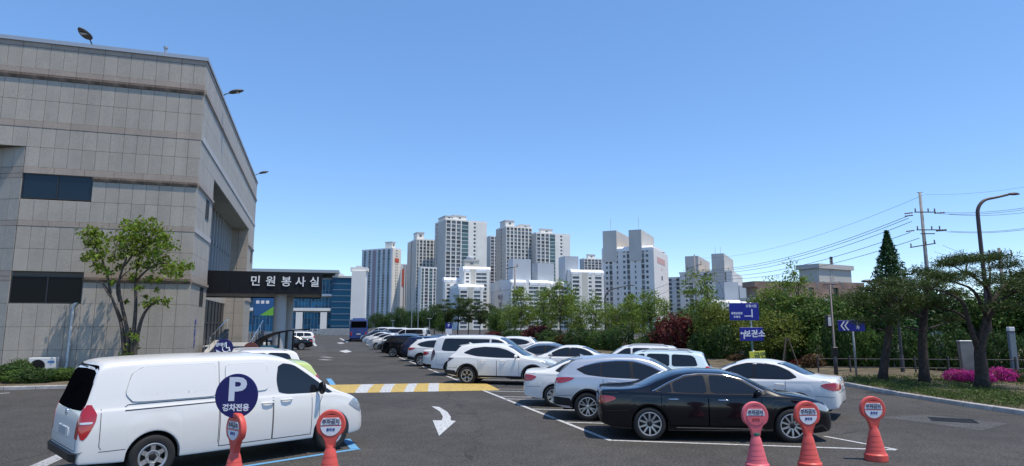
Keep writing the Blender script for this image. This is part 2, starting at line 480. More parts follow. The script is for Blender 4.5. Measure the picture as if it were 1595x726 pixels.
        # lamps
        for sg in (-1, 1):
            b = MB(); s.patch(b, 'side', s.tail, .006, sg, 8, 6)
            if s.tailr: s.patch(b, 'rearlamp', [(y*sg, z) for y, z in s.tailr], .0065, 1, 8, 6)
            ti = s.part('tail_lamp', b, getattr(s, 'tailm', M_tail))
            if getattr(s, 'tailw', None):
                b = MB(); s.patch(b, 'side', s.tailw, .010, sg, 6, 3, rnd=1); s.part('reversing_lamp', b, M_lampw, parent=ti)
            b = MB(); s.patch(b, 'side', s.head, .006, sg, 8, 5)
            if s.headf: s.patch(b, 'frontlamp', [(y*sg, z) for y, z in s.headf], .0065, 1, 8, 5)
            hi = s.part('headlight', b, M_head)
        b = MB(); s.patch(b, 'front', s.grille, .005, 1, 10, 4); s.part('grille', b, M_plas)
        # arch cladding, sill cladding, bumper inserts
        if s.clad:
            b = MB()
            for sg in (-1, 1):
                for xw in (s.xr, s.xf):
                    ex = ([], [], [])
                    s.ribbon(ex, [(xw+(s.ra+s.clad/2)*math.cos(a), s.rw+(s.ra+s.clad/2)*math.sin(a)) for a in np.linspace(-.05, math.pi+.05, 26)], sg, s.clad, .008)
                    b.add([(p[0]-L/2,p[1],p[2]) for p in ex[0]], ex[2])
                for poly in s.cladp: s.patch(b, 'side', poly, .008, sg, 10, 3, rnd=1)
            if s.cladr: s.patch(b, 'rear', s.cladr, .008, 1, 10, 3, rnd=1)
            s.part('lower_cladding', b, M_plas)
        for poly in getattr(s, 'panels', []):
            for sg in (-1, 1):
                b = MB(); s.patch(b, 'side', poly, .017, sg, 18, 8, rnd=2, rim=.006); s.part('side_panel', b, P_white, True, sharp=60)
                pe = [tuple(q) for q in chaikin(poly, 2, True, .10)]; ex = ([], [], []); s.ribbon(ex, pe+[pe[0]], sg, .012, .003); b = MB(); b.add([(p[0]-L/2,p[1],p[2]) for p in ex[0]], ex[2]); s.part('panel_edge_shade', b, M_edge_shade)  # grey outline paints the shade line round each pressed panel
        # seams: bonnet, boot, fuel flap
        def one(nm, path, sg, wd, off, mt, kind='side'):
            ex = ([], [], []); s.ribbon(ex, path, sg, wd, off, kind); b = MB(); b.add([(p[0]-L/2,p[1],p[2]) for p in ex[0]], ex[2]); s.part(nm, b, mt)
        for path in s.seams:
            for sg in (-1, 1): one('seam', path, sg, .010, .0012, M_seam)
        for path in s.seamsr: one('seam', path, 1, .011, .0012, M_seam, 'rear')
        for path, wd, mt, nm in getattr(s, 'strips', []):
            for sg in (-1, 1): one(nm, path, sg, wd, .004, mt)
        # handles, mirrors
        for x, z in s.handles:
            for sg in (-1, 1):
                p, n = s.cast('side', x, z, sg); b = MB()
                pts = [p+Vector((t, sg*o, 0))-Vector((L/2,0,0)) for t, o in ((-.11,.004),(-.085,.032),(0,.04),(.085,.032),(.11,.004))]
                b.tube(pts, [.012,.016,.017,.016,.012], 8); s.part('door_handle', b, getattr(s, 'handlem', P_white), not hasattr(s, 'handlem'))
        mx, mz = s.mirror
        for sg in (-1, 1):
            p, n = s.cast('side', mx, mz, sg); b = MB(); bm = bmesh.new()
            bmesh.ops.create_uvsphere(bm, u_segments=16, v_segments=10, radius=1)
            sz = s.mirs
            for v in bm.verts:
                x_, y_, z_ = v.co
                x_ = max(x_, -.35) if True else x_
                v.co = Vector((p.x-L/2+.02+x_*sz[0], p.y+sg*(.06+sz[1])+y_*sz[1]+0, p.z+.03+z_*sz[2]))
            bm.verts.index_update()
            b.add([v.co.copy() for v in bm.verts], [[v.index for v in f.verts] for f in bm.faces]); bm.free()
            b.tube([p-Vector((L/2,0,0)), Vector((p.x-L/2+.02, p.y+sg*.10, p.z+.01))], [.03,.025], 8)
            s.part('wing_mirror', b, getattr(s, 'mirm', P_white), not hasattr(s, 'mirm'))
        # plate and badge
        if s.plate:
            p, n = s.cast('rear', 0, s.plate); b = MB(); b.cbox(p.x-L/2-.014, p.x-L/2+.02, -.23, .23, p.z-.07, p.z+.07, .006); s.part('number_plate', b, M_plate, smooth=False)
            p, n = s.cast('rear', 0, s.badge); b = MB(); b.lathe([(.055,-.012),(.065,-.006),(.065,.02),(.0,.02)], 18, 'x', c=(p.x-L/2,0,p.z)); b.cbox(p.x-L/2-.014,p.x-L/2,-.035,.035,p.z-.012,p.z+.012,.004); s.part('badge', b, M_chrome)
        if getattr(s, 'rails', None):
            x0, x1, y = s.rails
            for sg in (-1, 1):
                pts = []
                for t in np.linspace(0, 1, 9):
                    x = x0+(x1-x0)*t; p, n = s.cast('top', x, sg*y); h = .055 if 0 < t < 1 else -.01
                    pts.append((x-L/2, sg*y, p.z+h))
                b = MB(); b.tube(pts, .018, 8); s.part('roof_rail', b, s.railm)
        if getattr(s, 'bars', None):
            y = s.rails[2]
            for x in s.bars:
                p, n = s.cast('top', x, y); b = MB(); b.cbox(x-.035-L/2, x+.035-L/2, -y-.08, y+.08, p.z+.075, p.z+.105, .01)
                for sg in (-1,1): b.cbox(x-.06-L/2, x+.06-L/2, sg*y-.04, sg*y+.04, p.z+.02, p.z+.12, .01)
                s.part('roof_bar', b, M_plas, smooth=False)
        if getattr(s, 'fin', None):
            p, n = s.cast('top', s.fin, 0); b = MB()
            b.add([(s.fin-.03-L/2,-.03,p.z-.01),(s.fin-.03-L/2,.03,p.z-.01),(s.fin+.14-L/2,0,p.z-.005),(s.fin-.045-L/2,0,p.z+.07)], [(0,1,3),(1,2,3),(2,0,3)])
            s.part('aerial', b, P_white, True, smooth=False)
        if getattr(s, 'spoiler', None):
            x0, z0, y0, dp = s.spoiler; b = MB()
            vs = []
            for y in np.linspace(-y0, y0, 9):
                e = (abs(y)/y0)**4*.05
                vs += [(x0-dp+e-L/2, y, z0-.03), (x0+.25-L/2, y, z0+.028-e*.6), (x0+.12-L/2, y, z0-.08)]
            b.add(vs, [f for i in range(8) for f in ((3*i,3*i+3,3*i+4,3*i+1),(3*i+1,3*i+4,3*i+5,3*i+2),(3*i+2,3*i+5,3*i+3,3*i))]+[(0,1,2),(26,25,24)])
            s.part('spoiler', b, P_white, True, sharp=50)
        for f in getattr(s, 'extra', []): f(s)
        s.wheels = wheel_meshes(s.rw, s.tw, s.rimr, *s.rim)

def rename_part(lst): return lst
CARGROUP = None
def place_car(m, paint, name, label, cat, loc, heading, group=None, skip=(), wheel_side=None):
    t = thing(name, label, cat, loc, heading, group)
    objs = []
    for p in m.parts:
        if p[0] in skip: objs.append(None); continue
        par = t if p[2] is None else objs[p[2]]
        o = link(p[0], p[1], par); objs.append(o)
        if len(p) > 4: o['label'] = p[4]
        if p[3]:
            o.material_slots[0].link = 'OBJECT'; o.material_slots[0].material = paint
    hub, tyre, rim = m.wheels
    for xw in (m.xr, m.xf):
        for sg in (-1, 1):
            h = link('wheel', hub, t, (xw-m.L/2, sg*(m.W-m.tw/2-.015), m.rw)); h.rotation_euler = (0, 0, 0 if sg < 0 else math.pi)
            link('tyre', tyre, h); link('rim', rim, h)
    return t
def wheel_at(m, px, py, hd, which='rear', side=-1):
    """centre of the car when the contact patch of that wheel stands at the surveyed ground point"""
    g = gnd(px, py); hx = Vector((math.cos(hd), math.sin(hd), 0)); hy = Vector((-hx.y, hx.x, 0))
    xw = (m.xr if which == 'rear' else m.xf)-m.L/2
    p = g-hx*xw-hy*(side*(m.W-.02)); p.z = 0; return p

def base(L, W, H, **k):
    d = dict(L=L, W=W/2, zlow=.20, shoulder=.965, tumble=.36, crown=.09, tw=.225, glassy=True, clad=0, cladp=[], cladr=None,
             seams=[], seamsr=[], handles=[], plate=.75, badge=.98, mirs=(.075,.105,.075), tailr=None, headf=None)
    d.update(k); return d
def plan(L, W, rr=.80, fr=.74):
    h = W/2
    return [(0,h*rr*.86),(.03,h*rr),(.10,h*(rr*.35+.62)),(.28,h*.955),(.7,h*.988),(L*.4,h),(L*.65,h),(L-.95,h*.985),(L-.5,h*.94),(L-.22,h*.85),(L-.09,h*.75),(L-.02,h*fr*.85),(L,h*fr*.7)]

# white panel van
def van_bits(s):
    L = s.L
    b = MB(); p, n = s.cast('rear', 0.0, 1.70)            # rear wiper and high washer bar
    b.tube([(p.x-L/2-.03,-.32,1.78),(p.x-L/2-.05,0,1.80),(p.x-L/2-.03,.02,1.83)], [.012,.014,.018], 6)
    s.part('rear_wiper', b, M_plas)
    b = MB()
    vs = []
    for y in np.linspace(-.93*s.W, .93*s.W, 13):
        p, n = s.cast('rear', y*.98, .52); vs += [(p.x-L/2-.035, y, .40), (p.x-L/2-.045, y, .52), (p.x-L/2+.05, y, .55)]
    b.add(vs, [(3*i+q,3*i+3+q,3*i+4+q,3*i+1+q) for i in range(12) for q in (0,1)]); s.part('bumper_step', b, M_plas)
    b = MB(); s.patch(b, 'rear', [(-.36,.86),(-.40,.72),(.40,.72),(.36,.86)], .010, 1, 12, 4, rnd=1); s.part('plate_garnish', b, P_white, True)
L = 5.125
VAN = Car(**base(L, 1.92, 1.93, glassy=False, xr=1.06, xf=4.26, rw=.345, ra=.405, zlow=.26, rimr=.215, rim=(6,'hole',True), tumble=.17, crown=.10, shoulder=.962, tw=.22,
    top=[(0,.74),(.02,.98),(.05,1.12),(.16,1.50),(.26,1.80),(.33,1.87),(.55,1.905),(1.5,1.93),(2.7,1.925),(3.25,1.87),(3.6,1.73),(4.28,1.25),(4.42,1.165),(4.8,1.02),(5.0,.88),(5.09,.74),(5.125,.60)],
    belt=[(0,.66),(.05,1.02),(.3,1.12),(2.0,1.13),(3.6,1.12),(4.3,1.08),(4.8,.93),(5.05,.70),(5.125,.5)],
    low=[(0,.42),(.06,.36),(.5,.33),(1.2,.30),(4.2,.29),(4.7,.27),(5.0,.28),(5.125,.36)], plan=plan(L,1.92,.90,.78),
    doors=[(2.08,3.02),(3.035,3.80)],
    windows=[[(3.13,1.20),(3.10,1.42),(3.13,1.66),(3.24,1.72),(3.46,1.68),(4.02,1.29),(4.05,1.16),(3.8,1.14),(3.3,1.155)],[(4.07,1.15),(4.06,1.255),(4.26,1.12),(4.16,1.11)]],
    panels=[[(.62,1.36),(.70,1.66),(.86,1.76),(1.96,1.77),(2.0,1.70),(2.0,1.26),(1.96,1.22),(.72,1.22)],[(2.16,1.40),(2.17,1.74),(2.92,1.74),(2.94,1.26),(2.50,1.24),(2.26,1.30)],
            [(.80,1.40),(.86,1.62),(.94,1.68),(1.86,1.69),(1.91,1.64),(1.91,1.34),(1.86,1.30),(.86,1.30)]],
    rearw=(1.14,1.80,.82,.69), frontw=(1.22,1.80,.80,.68),
    tail=[(.035,.76),(.02,1.0),(.07,1.20),(.17,1.24),(.25,1.08),(.24,.98),(.15,.78),(.08,.70)], tailr=[(.74,.74),(.77,1.16),(.84,1.16),(.84,.72)], tailw=[(.045,.945),(.045,.975),(.20,.975),(.19,.945)],
    head=[(4.62,.86),(4.80,.98),(4.93,.90),(5.03,.74),(4.98,.66),(4.85,.72)], headf=[(.50,.68),(.55,.86),(.72,.92),(.80,.72)],
    grille=[(-.42,.72),(-.38,.80),(.38,.80),(.42,.72)],
    seams=[[(2.06,.45),(2.06,1.80)],[(.33,.55),(.30,.60),(.30,1.15)],[(3.94,.40),(3.97,.95),(4.05,1.12)],[(.3,.52),(.66,.52)]], seamsr=[[(-.80,.56),(-.78,.95)],[(.80,.56),(.78,.95)],[(-.8,.56),(.8,.56)]],
    strips=[([(.62,1.105),(2.04,1.125)],.016,M_seam,'door_rail'), ([(.62,1.16),(.66,1.19),(2.04,1.195)],.012,M_seam,'door_rail')],
    handles=[(2.92,1.03),(3.28,1.06)], mirror=(3.92,1.20), mirs=(.07,.10,.12), mirm=M_plas, plate=.79, badge=1.06, extra=[van_bits]))
# passenger van with glass along its side (same shell)
k = {**VAN.__dict__}
MPV = Car(**base(L, 1.92, 1.93, **{q: k[q] for q in ('xr','xf','rw','ra','zlow','tumble','crown','top','belt','low','plan','doors','rearw','frontw','tail','tailr','head','headf','grille','seams','seamsr','handles','mirror','mirs')},
    rimr=.22, rim=(5,'twin',False), tw=.22, fin=.55, tailm=M_taild,
    dlo=[(.55,1.24),(.66,1.72),(.8,1.77),(3.2,1.74),(3.5,1.68),(4.1,1.24),(4.0,1.16),(.7,1.17)], dlom=M_glass,
    windows=[[(3.13,1.20),(3.12,1.66),(3.24,1.71),(3.46,1.67),(4.0,1.29),(4.02,1.19),(3.3,1.19)]],
    strips=[([(2.98,1.20),(2.98,1.74)],.09,P_pearl,'window_pillar'),([(2.02,1.20),(2.02,1.74)],.03,M_plas,'window_pillar')]))
# executive saloon
L = 4.92
SEDAN = Car(**base(L, 1.87, 1.46, xr=1.06, xf=4.0, rw=.345, ra=.385, zlow=.19, rimr=.245, rim=(10,'spoke',True), tumble=.46, crown=.085, shoulder=.965, tw=.245,
    top=[(0,.80),(.015,.97),(.05,1.055),(.12,1.07),(.55,1.085),(.80,1.11),(1.35,1.31),(1.75,1.425),(2.2,1.465),(2.65,1.455),(3.05,1.37),(3.72,1.065),(3.85,1.02),(4.3,.955),(4.66,.86),(4.84,.74),(4.90,.60),(4.92,.5)],
    belt=[(0,.68),(.08,.93),(.5,.985),(1.2,.97),(2.4,.93),(3.6,.92),(4.2,.87),(4.7,.74),(4.88,.56),(4.92,.42)],
    low=[(0,.44),(.05,.34),(.3,.26),(.9,.21),(1.5,.20),(3.6,.20),(4.5,.19),(4.8,.22),(4.92,.34)], plan=plan(L,1.87,.82,.74),
    doors=[(1.32,2.30),(2.31,3.40)],
    dlo=[(1.16,1.02),(1.50,1.19),(1.85,1.335),(2.2,1.375),(2.7,1.355),(3.05,1.265),(3.48,1.03),(3.5,.965),(2.4,.965),(1.5,.985)], dlom=M_plas,
    windows=[[(1.24,1.03),(1.53,1.18),(1.55,1.00),(1.4,1.0)],[(1.59,1.005),(1.58,1.20),(1.88,1.315),(2.27,1.355),(2.29,.985)],[(2.37,.985),(2.37,1.352),(2.7,1.33),(3.02,1.245),(3.36,1.06),(3.38,.985)]],
    strips=[([(1.14,1.02),(1.50,1.20),(1.85,1.345),(2.2,1.385),(2.7,1.365),(3.05,1.275),(3.48,1.035)],.014,M_chrome,'chrome_trim'),([(1.62,.28),(3.4,.27)],.016,M_chrome,'chrome_trim')],
    rearw=(1.12,1.385,.66,.52), frontw=(1.10,1.37,.70,.54),
    tail=[(.02,.74),(.03,.88),(.10,.93),(.34,.90),(.36,.85),(.18,.78)], tailr=[(.42,.76),(.45,.88),(.80,.92),(.84,.76)],
    head=[(4.36,.76),(4.42,.82),(4.62,.80),(4.80,.70),(4.78,.62),(4.6,.66)], headf=[(.45,.64),(.48,.74),(.7,.78),(.76,.64)],
    grille=[(-.42,.62),(-.36,.36),(.36,.36),(.42,.62),(.3,.72),(-.3,.72)],
    seams=[[(3.40,.94),(3.55,.93),(4.35,.83)],[(.12,.98),(.42,.99)],[(.05,.60),(.62,.62)]], seamsr=[[(-.72,.68),(-.70,.99)],[(.72,.68),(.70,.99)],[(-.72,.68),(.72,.68)]],
    handles=[(1.58,.865),(2.62,.855)], handlem=M_chrome, mirror=(3.28,.99), mirs=(.08,.10,.075), plate=.80, badge=.98))
# compact crossover with rising glass line (silver)
L = 4.41
SUV = Car(**base(L, 1.82, 1.66, xr=.90, xf=3.54, rw=.355, ra=.405, zlow=.22, rimr=.235, rim=(6,'twin',False), tumble=.40, crown=.09, shoulder=.96, tw=.225,
    top=[(0,.80),(.02,.94),(.06,1.06),(.14,1.18),(.36,1.40),(.52,1.53),(.62,1.565),(.9,1.60),(1.6,1.655),(2.1,1.65),(2.5,1.58),(2.8,1.45),(3.25,1.17),(3.4,1.10),(3.8,1.03),(4.15,.92),(4.33,.76),(4.39,.62),(4.41,.52)],
    belt=[(0,.66),(.10,.98),(.3,1.10),(.9,1.10),(2.0,1.03),(3.0,1.0),(3.6,.94),(4.1,.80),(4.36,.58),(4.41,.44)],
    low=[(0,.46),(.05,.38),(.3,.32),(.9,.27),(3.4,.25),(4.0,.24),(4.3,.27),(4.41,.38)], plan=plan(L,1.82,.84,.74),
    doors=[(1.30,2.06),(2.07,2.98)],
    dlo=[(.60,1.285),(.78,1.36),(1.2,1.46),(1.7,1.505),(2.1,1.49),(2.5,1.38),(2.98,1.14),(3.02,1.06),(2.3,1.06),(1.4,1.09),(.86,1.15)], dlom=M_plas,
    windows=[[(.68,1.285),(.80,1.34),(1.2,1.44),(1.24,1.44),(1.24,1.12),(.9,1.17)],[(1.27,1.115),(1.27,1.445),(1.7,1.485),(1.98,1.48),(2.02,1.08)],[(2.08,1.08),(2.06,1.475),(2.48,1.365),(2.88,1.16),(2.92,1.08)]],
    strips=[([(.80,1.375),(1.2,1.475),(1.7,1.52),(2.1,1.505),(2.5,1.395),(2.98,1.155)],.02,M_chrome,'chrome_trim')],
    rearw=(1.12,1.50,.66,.54), frontw=(1.16,1.55,.70,.56), clad=.05, cladp=[[(1.32,.28),(1.32,.36),(3.14,.35),(3.14,.27)],[(.03,.40),(.03,.60),(.46,.56),(.50,.36)]], cladr=[(-.70,.42),(-.74,.60),(.74,.60),(.70,.42)],
    tail=[(.06,.93),(.05,1.0),(.14,1.08),(.40,1.09),(.58,1.075),(.46,1.0),(.24,.93)], tailr=[(.44,.94),(.46,1.04),(.76,1.07),(.80,.93)],
    head=[(3.80,.86),(3.86,.94),(4.1,.90),(4.26,.76),(4.22,.68),(4.0,.76)], headf=[(.45,.70),(.48,.80),(.68,.84),(.72,.68)],
    grille=[(-.40,.56),(-.34,.40),(.34,.40),(.40,.56),(.3,.66),(-.3,.66)],
    seams=[[(.10,.62),(.50,.64)],[(3.0,1.02),(3.7,.93)]], seamsr=[[(-.70,.66),(-.70,1.05)],[(.70,.66),(.70,1.05)],[(-.70,.66),(.70,.66)]],
    handles=[(1.52,.985),(2.30,.965)], mirror=(2.82,1.10), mirs=(.08,.10,.085), plate=.84, badge=1.04, spoiler=(.52,1.565,.52,.10), fin=.72))
# sharp-edged crossover (white), dark cladding
L = 4.63
XUV = Car(**base(L, 1.865, 1.665, xr=.93, xf=3.685, rw=.365, ra=.425, zlow=.22, rimr=.245, rim=(5,'fork',True), tumble=.38, crown=.085, shoulder=.965, tw=.235,
    top=[(0,.82),(.02,.98),(.06,1.08),(.20,1.20),(.40,1.40),(.54,1.555),(.64,1.60),(1.0,1.635),(1.7,1.665),(2.2,1.655),(2.6,1.58),(3.35,1.19),(3.5,1.12),(3.9,1.06),(4.3,.97),(4.52,.84),(4.60,.68),(4.63,.54)],
    belt=[(0,.70),(.10,1.0),(.3,1.10),(.9,1.10),(2.0,1.04),(3.1,1.03),(3.8,.98),(4.3,.84),(4.58,.60),(4.63,.46)],
    low=[(0,.48),(.05,.40),(.3,.34),(.9,.27),(3.6,.25),(4.2,.24),(4.5,.27),(4.63,.38)], plan=plan(L,1.865,.86,.76),
    doors=[(1.40,2.18),(2.19,3.12)],
    dlo=[(.72,1.27),(1.1,1.46),(1.6,1.525),(2.2,1.50),(2.6,1.40),(3.12,1.15),(3.16,1.08),(2.2,1.09),(1.3,1.14)], dlom=M_glass,
    windows=[[(.82,1.28),(1.13,1.44),(1.33,1.47),(1.33,1.165)],[(1.36,1.16),(1.36,1.475),(1.7,1.505),(2.12,1.49),(2.14,1.11)],[(2.19,1.105),(2.18,1.485),(2.58,1.385),(3.02,1.17),(3.06,1.10)]],
    rearw=(1.16,1.52,.70,.56), frontw=(1.18,1.56,.74,.58), clad=.065, cladp=[[(1.36,.26),(1.36,.38),(3.26,.37),(3.26,.26)],[(.03,.42),(.03,.58),(.42,.56),(.48,.36)],[(4.14,.30),(4.14,.42),(4.5,.5),(4.56,.34)]], cladr=[(-.74,.44),(-.78,.66),(.78,.66),(.74,.44)], tailm=M_taild,
    tail=[(.03,.92),(.03,1.03),(.10,1.07),(.36,1.07),(.24,1.0),(.10,.90)], tailr=[(.0,.98),(.0,1.05),(.80,1.06),(.84,.92),(.6,.98)],
    head=[(4.05,.93),(4.1,1.0),(4.36,.92),(4.5,.80),(4.4,.76),(4.2,.86)], headf=[(.46,.80),(.48,.88),(.66,.9),(.72,.78)],
    grille=[(-.5,.60),(-.46,.44),(.46,.44),(.5,.60),(.6,.80),(-.6,.80)],
    seams=[[(.10,.66),(.50,.68)],[(3.16,1.05),(4.0,.98)]], seamsr=[[(-.72,.72),(-.72,1.05)],[(.72,.72),(.72,1.05)]],
    strips=[([(1.42,.62),(1.9,.80),(2.16,.95)],.012,M_seam,'door_crease')] if False else [],
    handles=[(1.62,.975),(2.46,.965)], mirror=(2.98,1.12), mirs=(.08,.11,.08), plate=.86, badge=1.12, spoiler=(.56,1.60,.58,.13), fin=.8))
# rounded compact saloon
L = 4.5
SALOON = Car(**base(L, 1.775, 1.48, xr=.96, xf=3.61, rw=.315, ra=.355, zlow=.19, rimr=.205, rim=(7,'wide',False), tumble=.42, crown=.095, shoulder=.955, tw=.205,
    top=[(0,.82),(.015,.95),(.05,1.035),(.12,1.06),(.45,1.075),(.65,1.10),(1.15,1.32),(1.45,1.42),(1.9,1.48),(2.3,1.475),(2.7,1.38),(3.32,1.10),(3.5,1.02),(3.95,.94),(4.25,.83),(4.42,.68),(4.48,.55),(4.5,.46)],
    belt=[(0,.66),(.08,.93),(.5,.98),(1.2,.96),(2.2,.92),(3.3,.92),(3.9,.86),(4.3,.70),(4.47,.52),(4.5,.4)],
    low=[(0,.42),(.05,.32),(.3,.26),(.9,.21),(3.2,.20),(4.1,.19),(4.4,.22),(4.5,.32)], plan=plan(L,1.775,.80,.72),
    doors=[(1.28,2.08),(2.09,3.06)],
    dlo=[(.98,1.05),(1.2,1.22),(1.5,1.34),(1.9,1.395),(2.3,1.385),(2.66,1.29),(3.06,1.08),(3.1,.98),(2.1,.97),(1.2,.985)], dlom=M_plas,
    windows=[[(1.04,1.05),(1.22,1.20),(1.5,1.315),(1.9,1.375),(2.05,1.375),(2.07,.99),(1.2,1.0)],[(2.12,.99),(2.11,1.373),(2.32,1.36),(2.64,1.27),(3.0,1.08),(3.02,.99)]],
    rearw=(1.12,1.40,.66,.54), frontw=(1.10,1.38,.68,.54),
    tail=[(.02,.75),(.02,.90),(.08,.95),(.30,.93),(.44,.88),(.36,.80),(.16,.74)], tailr=[(.38,.79),(.40,.91),(.74,.94),(.78,.75)],
    head=[(3.92,.76),(3.98,.84),(4.2,.80),(4.36,.66),(4.32,.58),(4.14,.66)], headf=[(.40,.60),(.44,.72),(.64,.74),(.70,.60)],
    grille=[(-.34,.60),(-.30,.54),(.30,.54),(.34,.60),(.3,.68),(-.3,.68)],
    seams=[[(.05,.58),(.56,.60)],[(.12,.96),(.40,.98)],[(3.08,.94),(3.9,.86)]], seamsr=[[(-.66,.70),(-.66,.99)],[(.66,.70),(.66,.99)],[(-.66,.70),(.66,.70)]],
    handles=[(1.42,.86),(2.34,.85)], mirror=(2.92,1.04), mirs=(.09,.11,.085), plate=.80, badge=.98))
# tall small hatchback
L = 3.6
HATCH = Car(**base(L, 1.6, 1.52, xr=.60, xf=2.985, rw=.29, ra=.33, zlow=.20, rimr=.19, rim=(8,'spoke',False), tumble=.30, crown=.09, shoulder=.96, tw=.18,
    top=[(0,.80),(.02,.98),(.05,1.06),(.18,1.28),(.30,1.44),(.40,1.48),(.8,1.515),(1.5,1.52),(1.85,1.46),(2.5,1.08),(2.65,1.01),(3.1,.92),(3.4,.80),(3.53,.66),(3.58,.54),(3.6,.46)],
    belt=[(0,.68),(.08,.95),(.3,1.02),(1.4,.95),(2.4,.91),(3.0,.84),(3.4,.68),(3.56,.52),(3.6,.4)],
    low=[(0,.42),(.05,.34),(.4,.26),(2.6,.22),(3.3,.20),(3.5,.24),(3.6,.34)], plan=plan(L,1.6,.84,.74),
    doors=[(.95,1.58),(1.59,2.36)],
    dlo=None, windows=[[(.40,1.18),(.52,1.34),(.80,1.40),(.82,1.05),(.6,1.08)],[(.86,1.04),(.86,1.40),(1.5,1.41),(1.52,.99)],[(1.58,.99),(1.57,1.41),(1.86,1.34),(2.3,1.06),(2.32,.98)]],
    rearw=(1.06,1.40,.60,.52), frontw=(1.08,1.42,.62,.52),
    tail=[(.03,.84),(.03,1.06),(.12,1.14),(.20,1.06),(.22,.92),(.12,.82)], tailr=[(.60,.84),(.62,1.04),(.72,1.06),(.74,.84)],
    head=[(3.05,.76),(3.1,.86),(3.3,.80),(3.46,.66),(3.42,.60),(3.2,.68)], headf=[(.36,.62),(.40,.74),(.56,.76),(.62,.62)],
    grille=[(-.34,.50),(-.30,.40),(.30,.40),(.34,.50),(.3,.58),(-.3,.58)],
    handles=[(1.08,.90),(1.74,.88)], mirror=(2.2,1.0), mirs=(.07,.09,.07), plate=.78, badge=.98))
# boxy estate / off-roader with rails
L = 4.45
BOXY = Car(**base(L, 1.80, 1.62, xr=.86, xf=3.5, rw=.34, ra=.39, zlow=.22, rimr=.21, rim=(6,'spoke',False), tumble=.30, crown=.08, shoulder=.96, tw=.21,
    top=[(0,.84),(.02,1.0),(.05,1.08),(.16,1.32),(.26,1.52),(.36,1.565),(.7,1.60),(1.6,1.62),(2.2,1.60),(2.5,1.50),(3.1,1.13),(3.25,1.06),(3.8,.99),(4.2,.88),(4.38,.72),(4.43,.58),(4.45,.48)],
    belt=[(0,.70),(.08,1.0),(.3,1.06),(2.0,1.02),(3.0,.99),(3.8,.91),(4.2,.76),(4.41,.56),(4.45,.42)],
    low=[(0,.44),(.05,.37),(.4,.30),(3.4,.25),(4.1,.24),(4.35,.27),(4.45,.38)], plan=plan(L,1.80,.88,.76),
    doors=[(1.26,2.04),(2.05,2.94)],
    dlo=None, windows=[[(.42,1.14),(.50,1.40),(.62,1.47),(1.22,1.50),(1.22,1.12)],[(1.29,1.12),(1.29,1.50),(2.0,1.51),(2.0,1.08)],[(2.07,1.08),(2.07,1.51),(2.3,1.48),(2.86,1.13),(2.88,1.07)]],
    rearw=(1.14,1.50,.70,.60), frontw=(1.14,1.52,.70,.58),
    tail=[(.03,.90),(.03,1.10),(.10,1.16),(.20,1.12),(.22,.98),(.12,.88)], tailr=[(.66,.90),(.68,1.10),(.80,1.10),(.83,.90)],
    head=[(3.86,.80),(3.9,.90),(4.15,.86),(4.32,.72),(4.28,.64),(4.05,.72)], headf=[(.45,.68),(.48,.80),(.68,.82),(.72,.66)],
    grille=[(-.40,.56),(-.34,.42),(.34,.42),(.40,.56),(.36,.68),(-.36,.68)],
    handles=[(1.46,.98),(2.26,.96)], mirror=(2.78,1.08), mirs=(.08,.10,.085), plate=.86, badge=1.06, rails=(.55,2.2,.60), railm=M_alloy))
